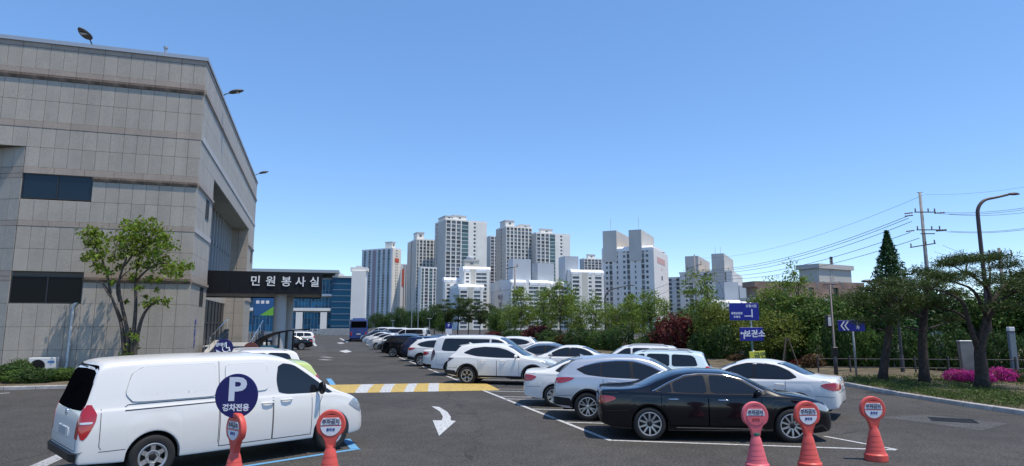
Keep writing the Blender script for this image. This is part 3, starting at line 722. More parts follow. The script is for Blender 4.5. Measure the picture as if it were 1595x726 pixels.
# ---------------------------------------------------------------- ground
def asphalt_mat(name, base, patch=0.25):
    m = bpy.data.materials.new(name); m.use_nodes = True; n = m.node_tree.nodes; l = m.node_tree.links; b = n['Principled BSDF']
    tc = n.new('ShaderNodeTexCoord')
    def noise(scale, det, a0, a1, lo, hi):
        t = n.new('ShaderNodeTexNoise'); t.inputs['Scale'].default_value = scale; t.inputs['Detail'].default_value = det; t.inputs['Roughness'].default_value = .65
        l.new(tc.outputs['Object'], t.inputs['Vector']); r = n.new('ShaderNodeMapRange')
        r.inputs['From Min'].default_value = a0; r.inputs['From Max'].default_value = a1; r.inputs['To Min'].default_value = lo; r.inputs['To Max'].default_value = hi
        l.new(t.outputs['Fac'], r.inputs['Value']); return r.outputs[0], t
    f1, t1 = noise(21, 4, .34, .67, .42, 1.70)
    f2, _ = noise(.22, 5, .3, .7, 1-patch, 1+patch)
    f3, _ = noise(2.3, 5, .3, .7, .82, 1.16); f4, _ = noise(.9, 4, .62, .72, 1.0, .72)
    a = n.new('ShaderNodeMath'); a.operation = 'MULTIPLY'; l.new(f1, a.inputs[0]); l.new(f2, a.inputs[1])
    a2 = n.new('ShaderNodeMath'); a2.operation = 'MULTIPLY'; l.new(a.outputs[0], a2.inputs[0]); l.new(f3, a2.inputs[1])
    a3 = n.new('ShaderNodeMath'); a3.operation = 'MULTIPLY'; l.new(a2.outputs[0], a3.inputs[0]); l.new(f4, a3.inputs[1])
    vo = n.new('ShaderNodeTexVoronoi'); vo.feature = 'DISTANCE_TO_EDGE'; vo.inputs['Scale'].default_value = .17; vo.inputs['Randomness'].default_value = 1
    nz = n.new('ShaderNodeTexNoise'); nz.inputs['Scale'].default_value = 1.6; nz.inputs['Detail'].default_value = 5; l.new(tc.outputs['Object'], nz.inputs['Vector'])
    ad = n.new('ShaderNodeVectorMath'); ad.operation = 'MULTIPLY_ADD'; ad.inputs[1].default_value = (.9,.9,0); l.new(nz.outputs['Color'], ad.inputs[0]); l.new(tc.outputs['Object'], ad.inputs[2]); l.new(ad.outputs[0], vo.inputs['Vector'])
    cr = n.new('ShaderNodeMapRange'); cr.inputs['From Min'].default_value = .0; cr.inputs['From Max'].default_value = .0045; cr.inputs['To Min'].default_value = .52; l.new(vo.outputs['Distance'], cr.inputs['Value'])
    a4 = n.new('ShaderNodeMath'); a4.operation = 'MULTIPLY'; l.new(a3.outputs[0], a4.inputs[0]); l.new(cr.outputs[0], a4.inputs[1]); a3 = a4
    v = n.new('ShaderNodeVectorMath'); v.operation = 'SCALE'; v.inputs[0].default_value = base; l.new(a3.outputs[0], v.inputs['Scale'])
    l.new(v.outputs[0], b.inputs['Base Color']); b.inputs['Roughness'].default_value = .88; b.inputs['Specular IOR Level'].default_value = .3
    bp = n.new('ShaderNodeBump'); bp.inputs['Strength'].default_value = .5; bp.inputs['Distance'].default_value = .01
    l.new(t1.outputs['Fac'], bp.inputs['Height']); l.new(bp.outputs[0], b.inputs['Normal'])
    return m
def paint_mat(name, col, wear=.5):
    m = bpy.data.materials.new(name); m.use_nodes = True; n = m.node_tree.nodes; l = m.node_tree.links; b = n['Principled BSDF']
    tc = n.new('ShaderNodeTexCoord'); t = n.new('ShaderNodeTexNoise'); t.inputs['Scale'].default_value = 14; t.inputs['Detail'].default_value = 9; t.inputs['Roughness'].default_value = .75
    l.new(tc.outputs['Object'], t.inputs['Vector']); r = n.new('ShaderNodeMapRange')
    r.inputs['From Min'].default_value = .38; r.inputs['From Max'].default_value = .56; r.inputs['To Min'].default_value = wear
    l.new(t.outputs['Fac'], r.inputs['Value']); mx = n.new('ShaderNodeMix'); mx.data_type = 'RGBA'
    mx.inputs['A'].default_value = (.10,.10,.10,1); mx.inputs['B'].default_value = (*col,1); l.new(r.outputs[0], mx.inputs['Factor']); l.new(mx.outputs['Result'], b.inputs['Base Color'])
    b.inputs['Roughness'].default_value = .8; return m
M_asph = asphalt_mat('asphalt', (.063,.058,.052)); M_asph2 = asphalt_mat('asphalt_new', (.085,.082,.079), .15)
M_wht = paint_mat('line_white', (.58,.585,.58), .35); M_fad = paint_mat('line_faded', (.42,.42,.42), .2); M_yel = paint_mat('line_yellow', (.58,.40,.09), .35); M_cyan = paint_mat('line_blue', (.12,.36,.62), .6)
M_conc = mat('concrete', (.36,.35,.33), .85, noise=.18, nscale=3, bump=.3, bscale=30)
M_kerb = mat('kerb_stone', (.42,.395,.37), .85, noise=.22, nscale=5, objrand=.12, bump=.3, bscale=40)
M_soil = mat('soil', (.115,.09,.052), .95, noise=.55, nscale=1.2, bump=.9, bscale=14)
M_lawn = mat('dry_turf', (.09,.10,.035), .95, noise=.5, nscale=.6, bump=.8, bscale=20)

g = MB(); g.add([(-3000,-600,0),(3000,-600,0),(3000,4000,0),(-3000,4000,0)], [(0,1,2,3)])
tag(g.build('ground', M_asph), kind='structure')
def sheet(name, pts, m, z, **k):
    b = MB(); n = len(pts); b.add([(p[0],p[1],z) for p in pts], [tuple(range(n))])
    o = b.build(name, m); recalc(o.data)
    if o.data.polygons[0].normal.z < 0: o.data.flip_normals()
    return tag(o, kind='structure', **k)
def lines(name, segs, m, w=.12, z=.004):
    b = MB()
    for a, c in segs:
        a, c = Vector(a[:2]), Vector(c[:2]); d = (c-a).normalized(); s = Vector((-d.y, d.x))*w/2
        b.add([(*(a-s),z),(*(c-s),z),(*(c+s),z),(*(a+s),z)], [(0,1,2,3)])
    return tag(b.build(name, m), kind='structure')
A0 = Vector((2.09, 13.9, 0)); PITCHK = 2.62
SD = (gnd(1390,701)-gnd(950,686)).normalized()          # direction of the slanted bays on the right
def bay(k, d=0): return A0+RD*(PITCHK*k)+SD*d
lines('bay_front_line', [(bay(-.02), bay(1.2)),(bay(1.25),bay(2.9)),(bay(2.95),bay(4.3)),(bay(4.32), bay(6.2)),(bay(6.25),bay(8.1)),(bay(8.2),bay(12)),(bay(12.3),bay(26))], M_wht, .11)
for i in range(24):
    lines('bay_line', [(bay(i, .06), bay(i, 5.35 if i else 5.55))], M_wht if i < 8 else M_fad, .10)
lines('bay_line', [(gnd(1284,680), gnd(1397,701))], M_wht, .10, .008)
lines('bay_line', [(bay(3.28,.1), bay(3.28,5.2))], M_wht, .09); lines('bay_line', [(bay(4.35,.1), bay(4.35,5.2))], M_fad, .09)
# left bays: blue corner of the compact-car bay, faded lines farther on
vh = Vector((math.cos(R(44)), math.sin(R(44)), 0))
p1 = gnd(560,699)
lines('blue_bay_line', [(p1-vh*5.6, p1)], M_cyan, .12)
lines('blue_bay_line', [(p1+Vector((-.09,-.03,0)), p1+Vector((-.09,-.03,0))+(gnd(545,683)-p1).normalized()*1.15)], M_cyan, .17, .008)
lines('blue_bay_line', [(gnd(522,604), gnd(512,590))], M_cyan, .22)
lines('bay_line', [(gnd(40,735), gnd(100,708))], M_fad, .28)
lines('bay_line', [(gnd(-60,617), gnd(15,612))], M_wht, .14)
for i in range(9):
    q = gnd(512,560)+RD*(3.4*i+6); lines('bay_line', [(q, q-PD*.2-vh*4.5)], M_fad, .12)
lines('stop_line', [(gnd(501,556), gnd(516,557)), (gnd(499,560), gnd(514,561))], M_fad, .5)
lines('lane_line', [(gnd(530,527), gnd(541,533))], M_wht, .3); lines('lane_line', [(gnd(486,531), gnd(492,539))], M_wht, .3)
# raised hump, yellow with white stripes
hd = Vector((.985,.172,0)).normalized(); hn = Vector((-hd.y, hd.x, 0))
hA = gnd(538,612.5)-hd*1.2; HW = 7.0; HD_ = 3.3
hump = thing('speed_hump', None, None, hA, math.atan2(hd.y, hd.x)); hump['kind'] = 'structure'; 
def hpro(v): return .006+.042*max(0, math.sin(math.pi*v))**.8
def hstrip(name, u0, u1, sk0, sk1, m):
    b = MB(); vs = []; n = 10
    for i in range(n+1):
        v = i/n
        for u, sk in ((u0, sk0), (u1, sk1)): vs.append((u+sk*v, HD_*v, hpro(v)))
    b.add(vs, [(2*i,2*i+1,2*i+3,2*i+2) for i in range(n)]); return b.build(name, m, hump)
hi = Matrix.Rotation(-math.atan2(hd.y, hd.x), 4, 'Z') @ Matrix.Translation(-hA)
def hu(px, py): return (hi @ gnd(px, py)).x
bot = [-.3]; top_ = [-.3]
for (b0,b1),(t0,t1) in (((553,572),(564,584)),((591,608),(600,617)),((629,644),(637,651)),((667,684),(669,684))):
    bot += [hu(b0,611.5), hu(b1,611.5)]; top_ += [hu(t0,598), hu(t1,597)]
bot.append(hu(777,607)); top_.append(bot[-1]-.1)
tk = [b_+min(max(t_-b_,-1.6),1.6) for b_, t_ in zip(bot, top_)]; tk[-1] = bot[-1]-.3
for i in range(len(bot)-1):
    o = hstrip('yellow_stripe' if i % 2 == 0 else 'white_stripe', bot[i], bot[i+1], tk[i]-bot[i], tk[i+1]-bot[i+1], M_yel if i % 2 == 0 else M_wht)
# arrows
def arrow(name, pix, m): sheet(name, [gnd(*p) for p in pix], m, .004)
arrow('turn_arrow', [(672,633),(684,634),(697,642),(702,649),(702,655),(710,656),(684,679),(674,655),(688,655),(690,649),(685,641)], M_wht)
arrow('lane_arrow', [(528,547),(540,545),(548,548),(538,549.5)], M_wht); arrow('lane_arrow', [(524,534),(532,533),(537,535),(530,536)], M_fad)
# repaired patch and drain grate on the right
sheet('asphalt_patch', [gnd(1372,650),(gnd(1440,646)),gnd(1570,660),gnd(1530,671)], M_asph2, .004)
gr = thing('drain_grate', 'long dark drain grate set into the asphalt in front of the right kerb', 'drain', (gnd(1484,655)).to_tuple(), math.atan2(*( (gnd(1520,657)-gnd(1448,653)).yx)))
b = MB(); W_ = (gnd(1520,657)-gnd(1448,653)).length
for y in (-.34,.30): b.box(-W_/2, W_/2, y, y+.04, -.01, .016)
for x in (-W_/2, W_/2-.04): b.box(x, x+.04, -.30, .30, -.01, .015)
b.build('frame', M_plas, gr)
pm = MB(); pm.box(-.016,.016,-.30,.30,-.01,.012); pm = pm.mesh('bar', M_plas)
for i in range(int(W_/.06)): link('bar', pm, gr, (-W_/2+.06+.06*i, 0, 0))
b = MB(); b.box(-W_/2+.03, W_/2-.03, -.31, .31, -.02, .006); b.build('sump', M_well, gr)
# kerbs
KP = [(1800,680),(1595,647),(1500,633),(1400,617),(1340,605.5),(1318,601)]
kpts = [gnd(*p) for p in KP]; KE = kpts[-1].copy()
kpts += [KE+RD*t for t in (2,6,12,20,30,42,56,75)]
kerb = bpy.data.objects.new('kerb', None); COL.objects.link(kerb); kerb['kind'] = 'structure'
def kerb_run(par, pts, side, n=300, step=1.0, h=.13, wd=.17):
    """stones of one metre along a polyline; the wide side lies to `side`"""
    acc = []
    for a, c in zip(pts[:-1], pts[1:]):
        L_ = (c-a).length; k = max(1, round(L_/step)); acc += [a.lerp(c, i/k) for i in range(k)]
    acc.append(pts[-1])
    for a, c in zip(acc[:-1], acc[1:]):
        d = (c-a); L_ = d.length; key = round(L_, 2)
        if key not in kerb_m:
            q = MB(); q.cbox(0, key-.012, 0, wd*1.0, -.05, h, .018); kerb_m[key] = q.mesh('kerb_stone', M_kerb)
        o = link('kerb_stone', kerb_m[key], par, a); o.rotation_euler = (0, 0, math.atan2(d.y, d.x))
        if side < 0: o.location = a+Vector((d.y,-d.x,0)).normalized()*wd
kerb_m = {}
kerb_run(kerb, kpts, -1)
off = [p+PD*.17 for p in kpts]
far = [p+PD*45 for p in reversed(kpts)]
vg = MB()
# verge soil: a gently uneven strip behind the kerb
NX = 36; rows = []
for p in off:
    rows.append([(p.x+PD.x*t, p.y+PD.y*t, .10+.05*math.sin(p.y*1.3+t*2.1)*min(1,t)+.10*min(1,t/5)) for t in [0]+[ .25*1.16**i for i in range(NX)]])
for i in range(len(rows)-1):
    for j in range(NX): vg.add([rows[i][j], rows[i+1][j], rows[i+1][j+1], rows[i][j+1]], [(0,1,2,3)])
o = vg.build('verge_soil', M_soil, smooth=True); recalc(o.data); tag(o, kind='structure')
if sum(p.normal.z for p in o.data.polygons) < 0: o.data.flip_normals()
# ---------------------------------------------------------------- the granite building on the left
def granite(name, col, objr):
    m = bpy.data.materials.new(name); m.use_nodes = True; n = m.node_tree.nodes; l = m.node_tree.links; b = n['Principled BSDF']
    tc = n.new('ShaderNodeTexCoord'); o = n.new('ShaderNodeObjectInfo')
    ad = n.new('ShaderNodeVectorMath'); ad.operation = 'ADD'; l.new(tc.outputs['Object'], ad.inputs[0])
    sc = n.new('ShaderNodeVectorMath'); sc.operation = 'SCALE'; sc.inputs[0].default_value = (17,11,23); l.new(o.outputs['Random'], sc.inputs['Scale']); l.new(sc.outputs[0], ad.inputs[1])
    t = n.new('ShaderNodeTexNoise'); t.inputs['Scale'].default_value = 22; t.inputs['Detail'].default_value = 3; l.new(ad.outputs[0], t.inputs['Vector'])
    t2 = n.new('ShaderNodeTexNoise'); t2.inputs['Scale'].default_value = 1.3; t2.inputs['Detail'].default_value = 5; l.new(ad.outputs[0], t2.inputs['Vector'])
    ge = n.new('ShaderNodeNewGeometry'); sv = n.new('ShaderNodeVectorMath'); sv.operation = 'MULTIPLY'; sv.inputs[1].default_value = (1.5,1.5,.11); l.new(ge.outputs['Position'], sv.inputs[0])
    st = n.new('ShaderNodeTexNoise'); st.inputs['Scale'].default_value = 1.0; st.inputs['Detail'].default_value = 5; l.new(sv.outputs[0], st.inputs['Vector'])
    def mr(s, a0, a1, lo, hi):
        r = n.new('ShaderNodeMapRange'); l.new(s, r.inputs['Value'])
        for q, v in zip(('From Min','From Max','To Min','To Max'), (a0,a1,lo,hi)): r.inputs[q].default_value = v
        return r.outputs[0]
    v = None
    for s in (mr(t.outputs['Fac'], .35,.65,.88,1.12), mr(t2.outputs['Fac'], .3,.7,.94,1.06), mr(o.outputs['Random'], 0,1,1-objr,1+objr), mr(st.outputs['Fac'], 0.35,.68,.93,1.05)):
        if v is None: v = s
        else:
            a = n.new('ShaderNodeMath'); a.operation = 'MULTIPLY'; l.new(v, a.inputs[0]); l.new(s, a.inputs[1]); v = a.outputs[0]
    k = n.new('ShaderNodeVectorMath'); k.operation = 'SCALE'; k.inputs[0].default_value = col; l.new(v, k.inputs['Scale'])
    l.new(k.outputs[0], b.inputs['Base Color']); b.inputs['Roughness'].default_value = .55; return m
M_gr = granite('granite_panel', (.395,.35,.29), .05); M_grp = granite('granite_band', (.37,.30,.24), .05)
M_grl = granite('granite_sunlit', (.46,.44,.42), .05)  # paler granite, puts sunlight on the side bands into the colour
M_ledge = mat('weathered_ledge', (.17,.125,.095), .9, noise=.6, nscale=2.5, bump=.8, bscale=12)
M_joint = mat('joint_dark', (.14,.125,.105), .95)
M_metal = mat('coping_metal', (.42,.44,.46), .4, metal=.4); M_frame = mat('window_frame_dark', (.02,.022,.025), .4)
M_bglass = mat('building_glass', (.008,.018,.028), .03, spec=.45)
M_dark = mat('dark_interior', (.02,.022,.024), .8)
BC = at(292.5, 505, 32); BC.z = 0
bld = thing('office_building', 'tall grey granite clad office building with banded stone and few dark windows', 'building', BC, math.atan2(PD.y, PD.x))
ZS = [(0.0,.22,'p'),(.22,1.24,'p'),(1.24,2.32,'p'),(2.32,3.42,'p'),(3.42,4.47,'p'),(4.47,4.70,'l'),(4.70,4.95,'b'),(4.95,6.03,'p'),(6.03,7.12,'p'),(7.12,7.39,'b'),(7.39,8.43,'p'),(8.43,9.47,'p'),
      (9.47,9.70,'l'),(9.70,10.02,'b'),(10.02,11.02,'p'),(11.02,12.0,'p'),(12.0,12.33,'b'),(12.33,13.39,'p'),(13.39,14.47,'p'),(14.47,14.73,'l'),(14.73,15.01,'b'),(15.01,16.11,'p'),(16.11,16.39,'b')]
CW = .592; T = .14; G = .012
core = MB()
core.box(-15, -.0-T, T, 31-T, 11.06, 16.3); core.box(-7.7, -1.7, T, 31-T, -.2, 11.04); core.box(-15, -7.72, 3.6, 30, -.2, 11.04)
core.box(-1.72, -T, T, 4.95-T*.5, -.2, 11.05); core.box(-1.72, -T, 26.0, 31-T, -.2, 11.05)
core.box(-13, -1.0, 1.0, 30, 16.3, 16.32)
core.build('wall_core', M_joint, bld)
pmesh = {}
def panel_mesh(w_, h_, m, t=T, key=''):
    kk = (round(w_,3), round(h_,3), m.name, t)
    if kk not in pmesh:
        b = MB(); b.cbox(G/2, w_-G/2, 0, t, G/2, h_-G/2, .008); pmesh[kk] = b.mesh('panel', m)
    return pmesh[kk]
win_rects = [(-7.696,-4.736,8.47,9.70),(-7.696,-4.736,3.42,4.75)]
cnt = 0
for z0, z1, kd in ZS:
    if kd == 'p':
        ncol = 24 if z0 >= 11.0 else 13
        for i in range(ncol):
            x1 = -i*CW; x0 = x1-CW; zz1 = z1
            skip = False
            for a, b_, c, d in win_rects:
                if x0 > a-.02 and x1 < b_+.02 and z0 < d-.05 and z1 > c+.05: skip = True
            if skip: continue
            link('panel', panel_mesh(CW, z1-z0, M_gr), bld, (x0, 0, z0)); cnt += 1
    else:
        xe = -14.2 if z0 >= 11.0 else -7.696
        segs = [(xe, 0.0)]
        for a, b_, c, d in win_rects:
            if z0 < d-.03 and z1 > c+.03: segs = [(b_, 0.0)]
        for a, b_ in segs:
            n = max(1, round((b_-a)/(CW*2))); w_ = (b_-a)/n
            for i in range(n):
                if kd == 'b': link('band_stone', panel_mesh(w_, z1-z0, M_grp, T+.012), bld, (a+w_*i, -.012, z0))
                else:
                    kk = ('ledge', round(w_,3), round(z1-z0,3))
                    if kk not in pmesh:
                        q = MB(); h_ = z1-z0
                        q.add([(0,-.10,h_),(w_-.006,-.10,h_),(w_-.006,-.10,h_*.55),(0,-.10,h_*.55),(0,-.03,0),(w_-.006,-.03,0),(0,T,h_),(w_-.006,T,h_),(0,T,0),(w_-.006,T,0)],
                              [(0,1,7,6),(0,3,2,1),(3,4,5,2),(4,8,9,5),(6,7,9,8),(0,6,8,4,3),(1,2,5,9,7)]); pmesh[kk] = q.mesh('ledge_stone', M_ledge); recalc(pmesh[kk])
                    link('ledge_stone', pmesh[kk], bld, (a+w_*i, 0, z0))
# chamfered wall to the left and the soffit over it
ca = R(180-25); cd = Vector((math.cos(ca), math.sin(ca), 0)); c0 = Vector((-7.70, 0.01, 0))
for z0, z1, kd in ZS:
    if z0 >= 11.0: continue
    for i in range(9):
        p = c0+cd*(.03+CW*2*i/2*(1 if kd == 'p' else 1))
        m_ = M_gr if kd == 'p' else M_grp
        o = link('panel' if kd == 'p' else 'band_stone', panel_mesh(CW, z1-z0, m_, T+.001), bld, Vector((p.x, p.y, z0))+cd*CW); o.rotation_euler = (0, 0, ca+math.pi); cnt += 1
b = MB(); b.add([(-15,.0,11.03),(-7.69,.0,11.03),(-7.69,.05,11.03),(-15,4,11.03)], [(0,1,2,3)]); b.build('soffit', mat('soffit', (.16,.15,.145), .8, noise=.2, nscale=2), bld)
# windows of the front
for (a, b_, c, d) in win_rects:
    f = MB(); e = .05
    f.box(a+.001, b_-.001, .045, .09, d-e, d); f.box(a+.001, b_-.001, .045, .09, c+.01, c+.01+e)
    f.box(a+.001, a+e, .045, .09, c+.01+e, d-e); f.box(b_-e, b_-.001, .045, .09, c+.01+e, d-e); f.box((a+b_)/2-.03, (a+b_)/2+.03, .045, .09, c+.01+e, d-e)
    wo = f.build('window', M_frame, bld)
    for h_ in (0, 1):
        q = MB(); x0 = a+e if h_ == 0 else (a+b_)/2+.03; x1 = (a+b_)/2-.03 if h_ == 0 else b_-e
        q.box(x0, x1, .075, .085, c+.01+e, d-e); q.build('pane', M_bglass if c > 6 else mat('dark_pane', (.006,.007,.008), .15, spec=.12), wo)
# coping
b = MB(); b.box(-14.3, .05, -.05, .35, 16.39, 16.50); b.box(-14.3, .08, -.085, -.055, 16.36, 16.56); b.box(-.30, .05, .352, 31, 16.39, 16.50); b.box(.055, .085, -.08, 31.05, 16.36, 16.54)
b.build('coping', M_metal, bld)
# side wall
side = MB(); sband = MB(); sledge = MB(); ssunlit = MB()
for z0, z1, kd in ZS:
    spans = [(0.0, 31.0)] if z0 >= 11.0 else ([(0.0,4.95),(26.0,31.0)])
    for a, c in spans:
        if z0 < 11.0 <= z1: pass
        n = max(1, round((c-a)/1.2)); w_ = (c-a)/n
        for i in range(n):
            y0 = a+w_*i
            # narrow slit windows near the corner
            if kd == 'p':
                (side).box(-T, 0.0 if y0 > 0 else -.0005, y0+G/2, y0+w_-G/2, z0+G/2, z1-G/2)
            elif kd == 'b':
                q = ssunlit if abs(z0-12.0) < .1 or abs(z0-7.12) < .1 else sband  # these side courses take the painted sunlit tone
                q.box(-T, .015 if q is sband else .05, y0+G/2, y0+w_-G/2, z0+.005, z1-.005)
            else:
                sledge.box(-T, .09, y0+.003, y0+w_-.003, z0+.09, z1-.002); sledge.box(-T, .035, y0+.003, y0+w_-.003, z0+.002, z0+.085)
tag(side.build('side_panel', M_gr, bld), kind='stuff'); tag(sband.build('side_band', M_grp, bld), kind='stuff'); tag(ssunlit.build('side_light_band', M_grl, bld), kind='stuff'); tag(sledge.build('side_ledge', M_grp, bld), kind='stuff')
for y0, z0, z1 in ((2.75, 8.25, 9.46), (2.75, 3.45, 4.46), (28.6, 8.25, 9.46)):
    f = MB(); f.box(-.3, .022, y0, y0+.07, z0, z1); f.box(-.3, .022, y0+1.0, y0+1.07, z0, z1); f.box(-.3, .022, y0+.07, y0+1.0, z1-.07, z1); f.box(-.3, .022, y0+.07, y0+1.0, z0, z0+.07)
    wo = f.build('window', M_frame, bld); q = MB(); q.box(-.2, .012, y0+.07, y0+1.0, z0+.07, z1-.07); q.build('pane', M_dark, wo)
q = MB()
for z0, z1, kd in ZS:
    if z1 > 11.03: continue
    for x0 in (-1.68, -.84): q.box(x0+.01, x0+.82, 25.80, 25.999, z0+.008, z1-.008)
tag(q.build('end_panel', M_gr, bld), kind='stuff')
# recess: soffit, glazed wall with fins, ground-floor doors
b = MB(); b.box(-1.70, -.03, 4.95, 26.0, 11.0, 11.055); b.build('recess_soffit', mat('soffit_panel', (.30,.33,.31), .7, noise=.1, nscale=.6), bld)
q = MB(); q.box(-1.72, -1.70+.03, 5.0, 25.95, 5.2, 10.99); q.build('recess_glazing', M_bglass, bld)
fm = MB(); fm.box(-.0, .30, -.07, .07, 6.4, 10.98); fm = fm.mesh('fin', mat('fin_metal', (.45,.46,.46), .5))
for i in range(15): link('fin', fm, bld, (-1.66, 5.8+1.4*i, 0))
for z in (6.2, 8.4):
    q = MB(); q.box(-1.68, -1.45, 5.0, 25.9, z, z+.16); q.build('transom', M_frame, bld)
q = MB(); q.box(-1.685, -1.60, 5.0, 25.95, 4.25, 5.9); q.build('spandrel', M_gr, bld)
q = MB()
for i in range(12): q.box(-1.67, -1.60, 5.2+1.7*i, 5.28+1.7*i, .0, 4.2)
q.box(-1.67, -1.6, 5.28, 25.9, 2.5, 2.6); q.box(-1.685, -1.66, 5.0, 25.95, 0, 4.24)
tag(q.build('door_frame', M_frame, bld), kind='stuff')
for y0 in (8.0, 12.2):
    q = MB(); q.box(-1.655, -1.61, y0, y0+1.5, .02, 2.45); do = q.build('door', mat('door_glass', (.02,.13,.32), .3, spec=.3), bld)
    q = MB(); q.tube([(-1.56,y0+.25,.9),(-1.56,y0+.25,1.5)], .02, 6); q.build('handle', M_chrome, do)
# flat blue letters on the wall beside the corner
M_btxt = mat('blue_lettering', (.03,.05,.30), .5)
MW = Matrix.Translation((.018, 2.05, 1.9)) @ Matrix(((0,0,1,0),(1,0,0,0),(0,1,0,0),(0,0,0,1)))
for i, ch in enumerate('민원실'): text('letter', ch, .52, M_btxt, bld, Matrix.Translation((0,0,.55-.52*i)) @ MW, .006)
# ---- canopy
can = thing('entrance_canopy', 'dark canopy over the building entrance with white raised lettering on two pale columns', 'canopy', BC+RD*5.6, math.atan2(PD.y, PD.x))
M_char = mat('charcoal_cladding', (.010,.010,.012), .5, spec=.25, noise=.1, nscale=3); M_can = mat('canopy_soffit', (.28,.28,.275), .7)
cw = 8.0
pr = at(503, 420, 40)
XR = 0
# right end of the fascia: where the ray through its corner meets the front plane
d = ray(503, 420); t_ = ((BC+RD*5.6).dot(RD))/(d[0]*RD.x+d[1]*RD.y); XR = (Vector((d[0]*t_, d[1]*t_, 0))-(BC+RD*5.6)).dot(PD)
npan = 6; pw = (XR+1.5)/npan
for i in range(npan):
    b = MB(); b.cbox(-1.5+pw*i+.003, -1.5+pw*(i+1)-.003, 0, .08, 4.28, 5.62, .006); b.build('fascia_panel', M_char, can)
b = MB(); b.box(-1.5, XR-.09, .085, 7.0, 5.45, 5.60); b.box(XR-.08, XR, .085, 7.0, 4.28, 5.62); b.box(-1.5, XR-.09, 6.95, 7.0, 4.28, 5.44); b.build('canopy_frame', M_char, can)
b = MB(); b.box(-1.5, XR-.09, .085, 6.94, 4.36, 4.40); b.build('canopy_ceiling', M_can, can)
M_col = mat('column_paint', (.42,.42,.40), .6, noise=.06, nscale=2)
for (x, y) in ((XR*.62, 1.0), (XR*.66, 5.6)):
    b = MB(); b.lathe([(.42,0),(.42,.06),(.38,.10),(.38,4.34)], 28, 'z', c=(x,y,0)); o = b.build('column', M_col, can, smooth=True, sharp=40)
M_let = mat('letter_white', (.82,.82,.80), .5)
lx = []
for px in (398, 422, 446, 468, 490):
    d = ray(px, 438); t_ = ((BC+RD*5.6).dot(RD))/(d[0]*RD.x+d[1]*RD.y); lx.append((Vector((d[0]*t_, d[1]*t_, 0))-(BC+RD*5.6)).dot(PD))
for x, ch in zip(lx, '민원봉사실'):
    text('letter', ch, .66, M_let, can, Matrix.Translation((x, -.03, 5.0)) @ Matrix.Rotation(math.pi/2, 4, 'X'), .03, bold=.008)
# ---- ramp parapets and steps beside the side wall
M_slab = mat('dark_stone', (.10,.10,.10), .6, noise=.15, nscale=4)
for x0, ya, yb, za, zb, lab in ((.45, 1.6, 10.5, .75, 2.05, 'dark stone ramp parapet close against the granite wall under the canopy'), (2.5, 3.0, 12.5, .55, 1.95, 'outer stone ramp parapet with a pale top rising beside the canopy column')):
    rp = thing('ramp_parapet', lab, 'ramp', BC, math.atan2(PD.y, PD.x), 'ramp parapets')
    b = MB(); b.add([(x0,ya,0),(x0+.22,ya,0),(x0+.22,yb,0),(x0,yb,0),(x0,ya,za),(x0+.22,ya,za),(x0+.22,yb,zb),(x0,yb,zb)], [(0,3,2,1),(4,5,6,7),(0,1,5,4),(1,2,6,5),(2,3,7,6),(3,0,4,7)]); b.build('wall', M_slab, rp)
    b = MB(); dz = .07; b.add([(x0-.03,ya-.03,za+.002),(x0+.25,ya-.03,za+.002),(x0+.25,yb,zb+.002),(x0-.03,yb,zb+.002),(x0-.03,ya-.03,za+dz),(x0+.25,ya-.03,za+dz),(x0+.25,yb,zb+dz),(x0-.03,yb,zb+dz)], [(0,3,2,1),(4,5,6,7),(0,1,5,4),(1,2,6,5),(2,3,7,6),(3,0,4,7)]); b.build('capping', M_conc, rp)
    b = MB(); b.tube([(x0+.11,ya+.2,za+.75),(x0+.11,yb,zb+.75)], .025, 6)
    for i in range(6):
        u = i/5; y = ya+.2+(yb-ya-.2)*u; z = za+(zb-za)*((y-ya)/(yb-ya)); b.tube([(x0+.11,y,z+.05),(x0+.11,y,z+.76)], .02, 6)
    b.build('handrail', M_chrome, rp)
b = MB(); b.box(-1.55, 2.45, 10.5, 24, 0, .9); tag(b.build('entrance_platform', M_conc), kind='structure'); bpy.context.view_layer.update()
o = COL.objects['entrance_platform']; o.location = BC; o.rotation_euler = (0,0,math.atan2(PD.y, PD.x))
# ---- roof floodlights and vent
def flood(name, lab, loc, dirv, h):
    t = thing(name, lab, 'floodlight', loc, 0, 'floodlights along the roof edge')
    dv = Vector(dirv).normalized(); b = MB()
    b.tube([(0,0,-.05),(0,0,h*.35),tuple(dv*.12+Vector((0,0,h*.7))),tuple(dv*.35+Vector((0,0,h)))], .032, 8); b.build('arm', M_frame, t, smooth=True)
    b = MB(); c = dv*.75+Vector((0,0,h+.12)); up = Vector((0,0,1)); sdv = dv.cross(up).normalized(); ax = (dv+up*.30).normalized(); nz = sdv.cross(ax).normalized()
    bm = bmesh.new(); bmesh.ops.create_uvsphere(bm, u_segments=20, v_segments=12, radius=1)
    for v in bm.verts:
        x, y, z = v.co; tz = .14 if z > 0 else .06; wdt = .27*(1-.25*x)
        v.co = c+ax*(x*.46)+sdv*(y*wdt)+nz*(z*tz)
    bm.verts.index_update(); b.add([v.co.copy() for v in bm.verts], [[v.index for v in f.verts] for f in bm.faces]); bm.free()
    o = b.build('lamp_head', mat('lamp_head', (.06,.06,.062), .5), t, smooth=True)
    b = MB(); q = c+ax*.05-nz*.055*(1 if nz.z > 0 else -1)
    b.lathe([(0,-.02),(.16,-.015),(.17,.0)], 20, 'z', c=tuple(q)); b.build('lens', M_head, o)
def blocal(x, y, z): return BC+PD*x+RD*y+Vector((0,0,z))
flood('roof_floodlight', 'roof floodlight leaning out over the front edge of the granite building', blocal(-5.62, 1.1, 16.4), (-RD*1.0-PD*.35), .75)
flood('roof_floodlight', 'roof floodlight nearest the front corner on the side edge of the granite building', blocal(0, 6.1, 16.5), (PD), .35)
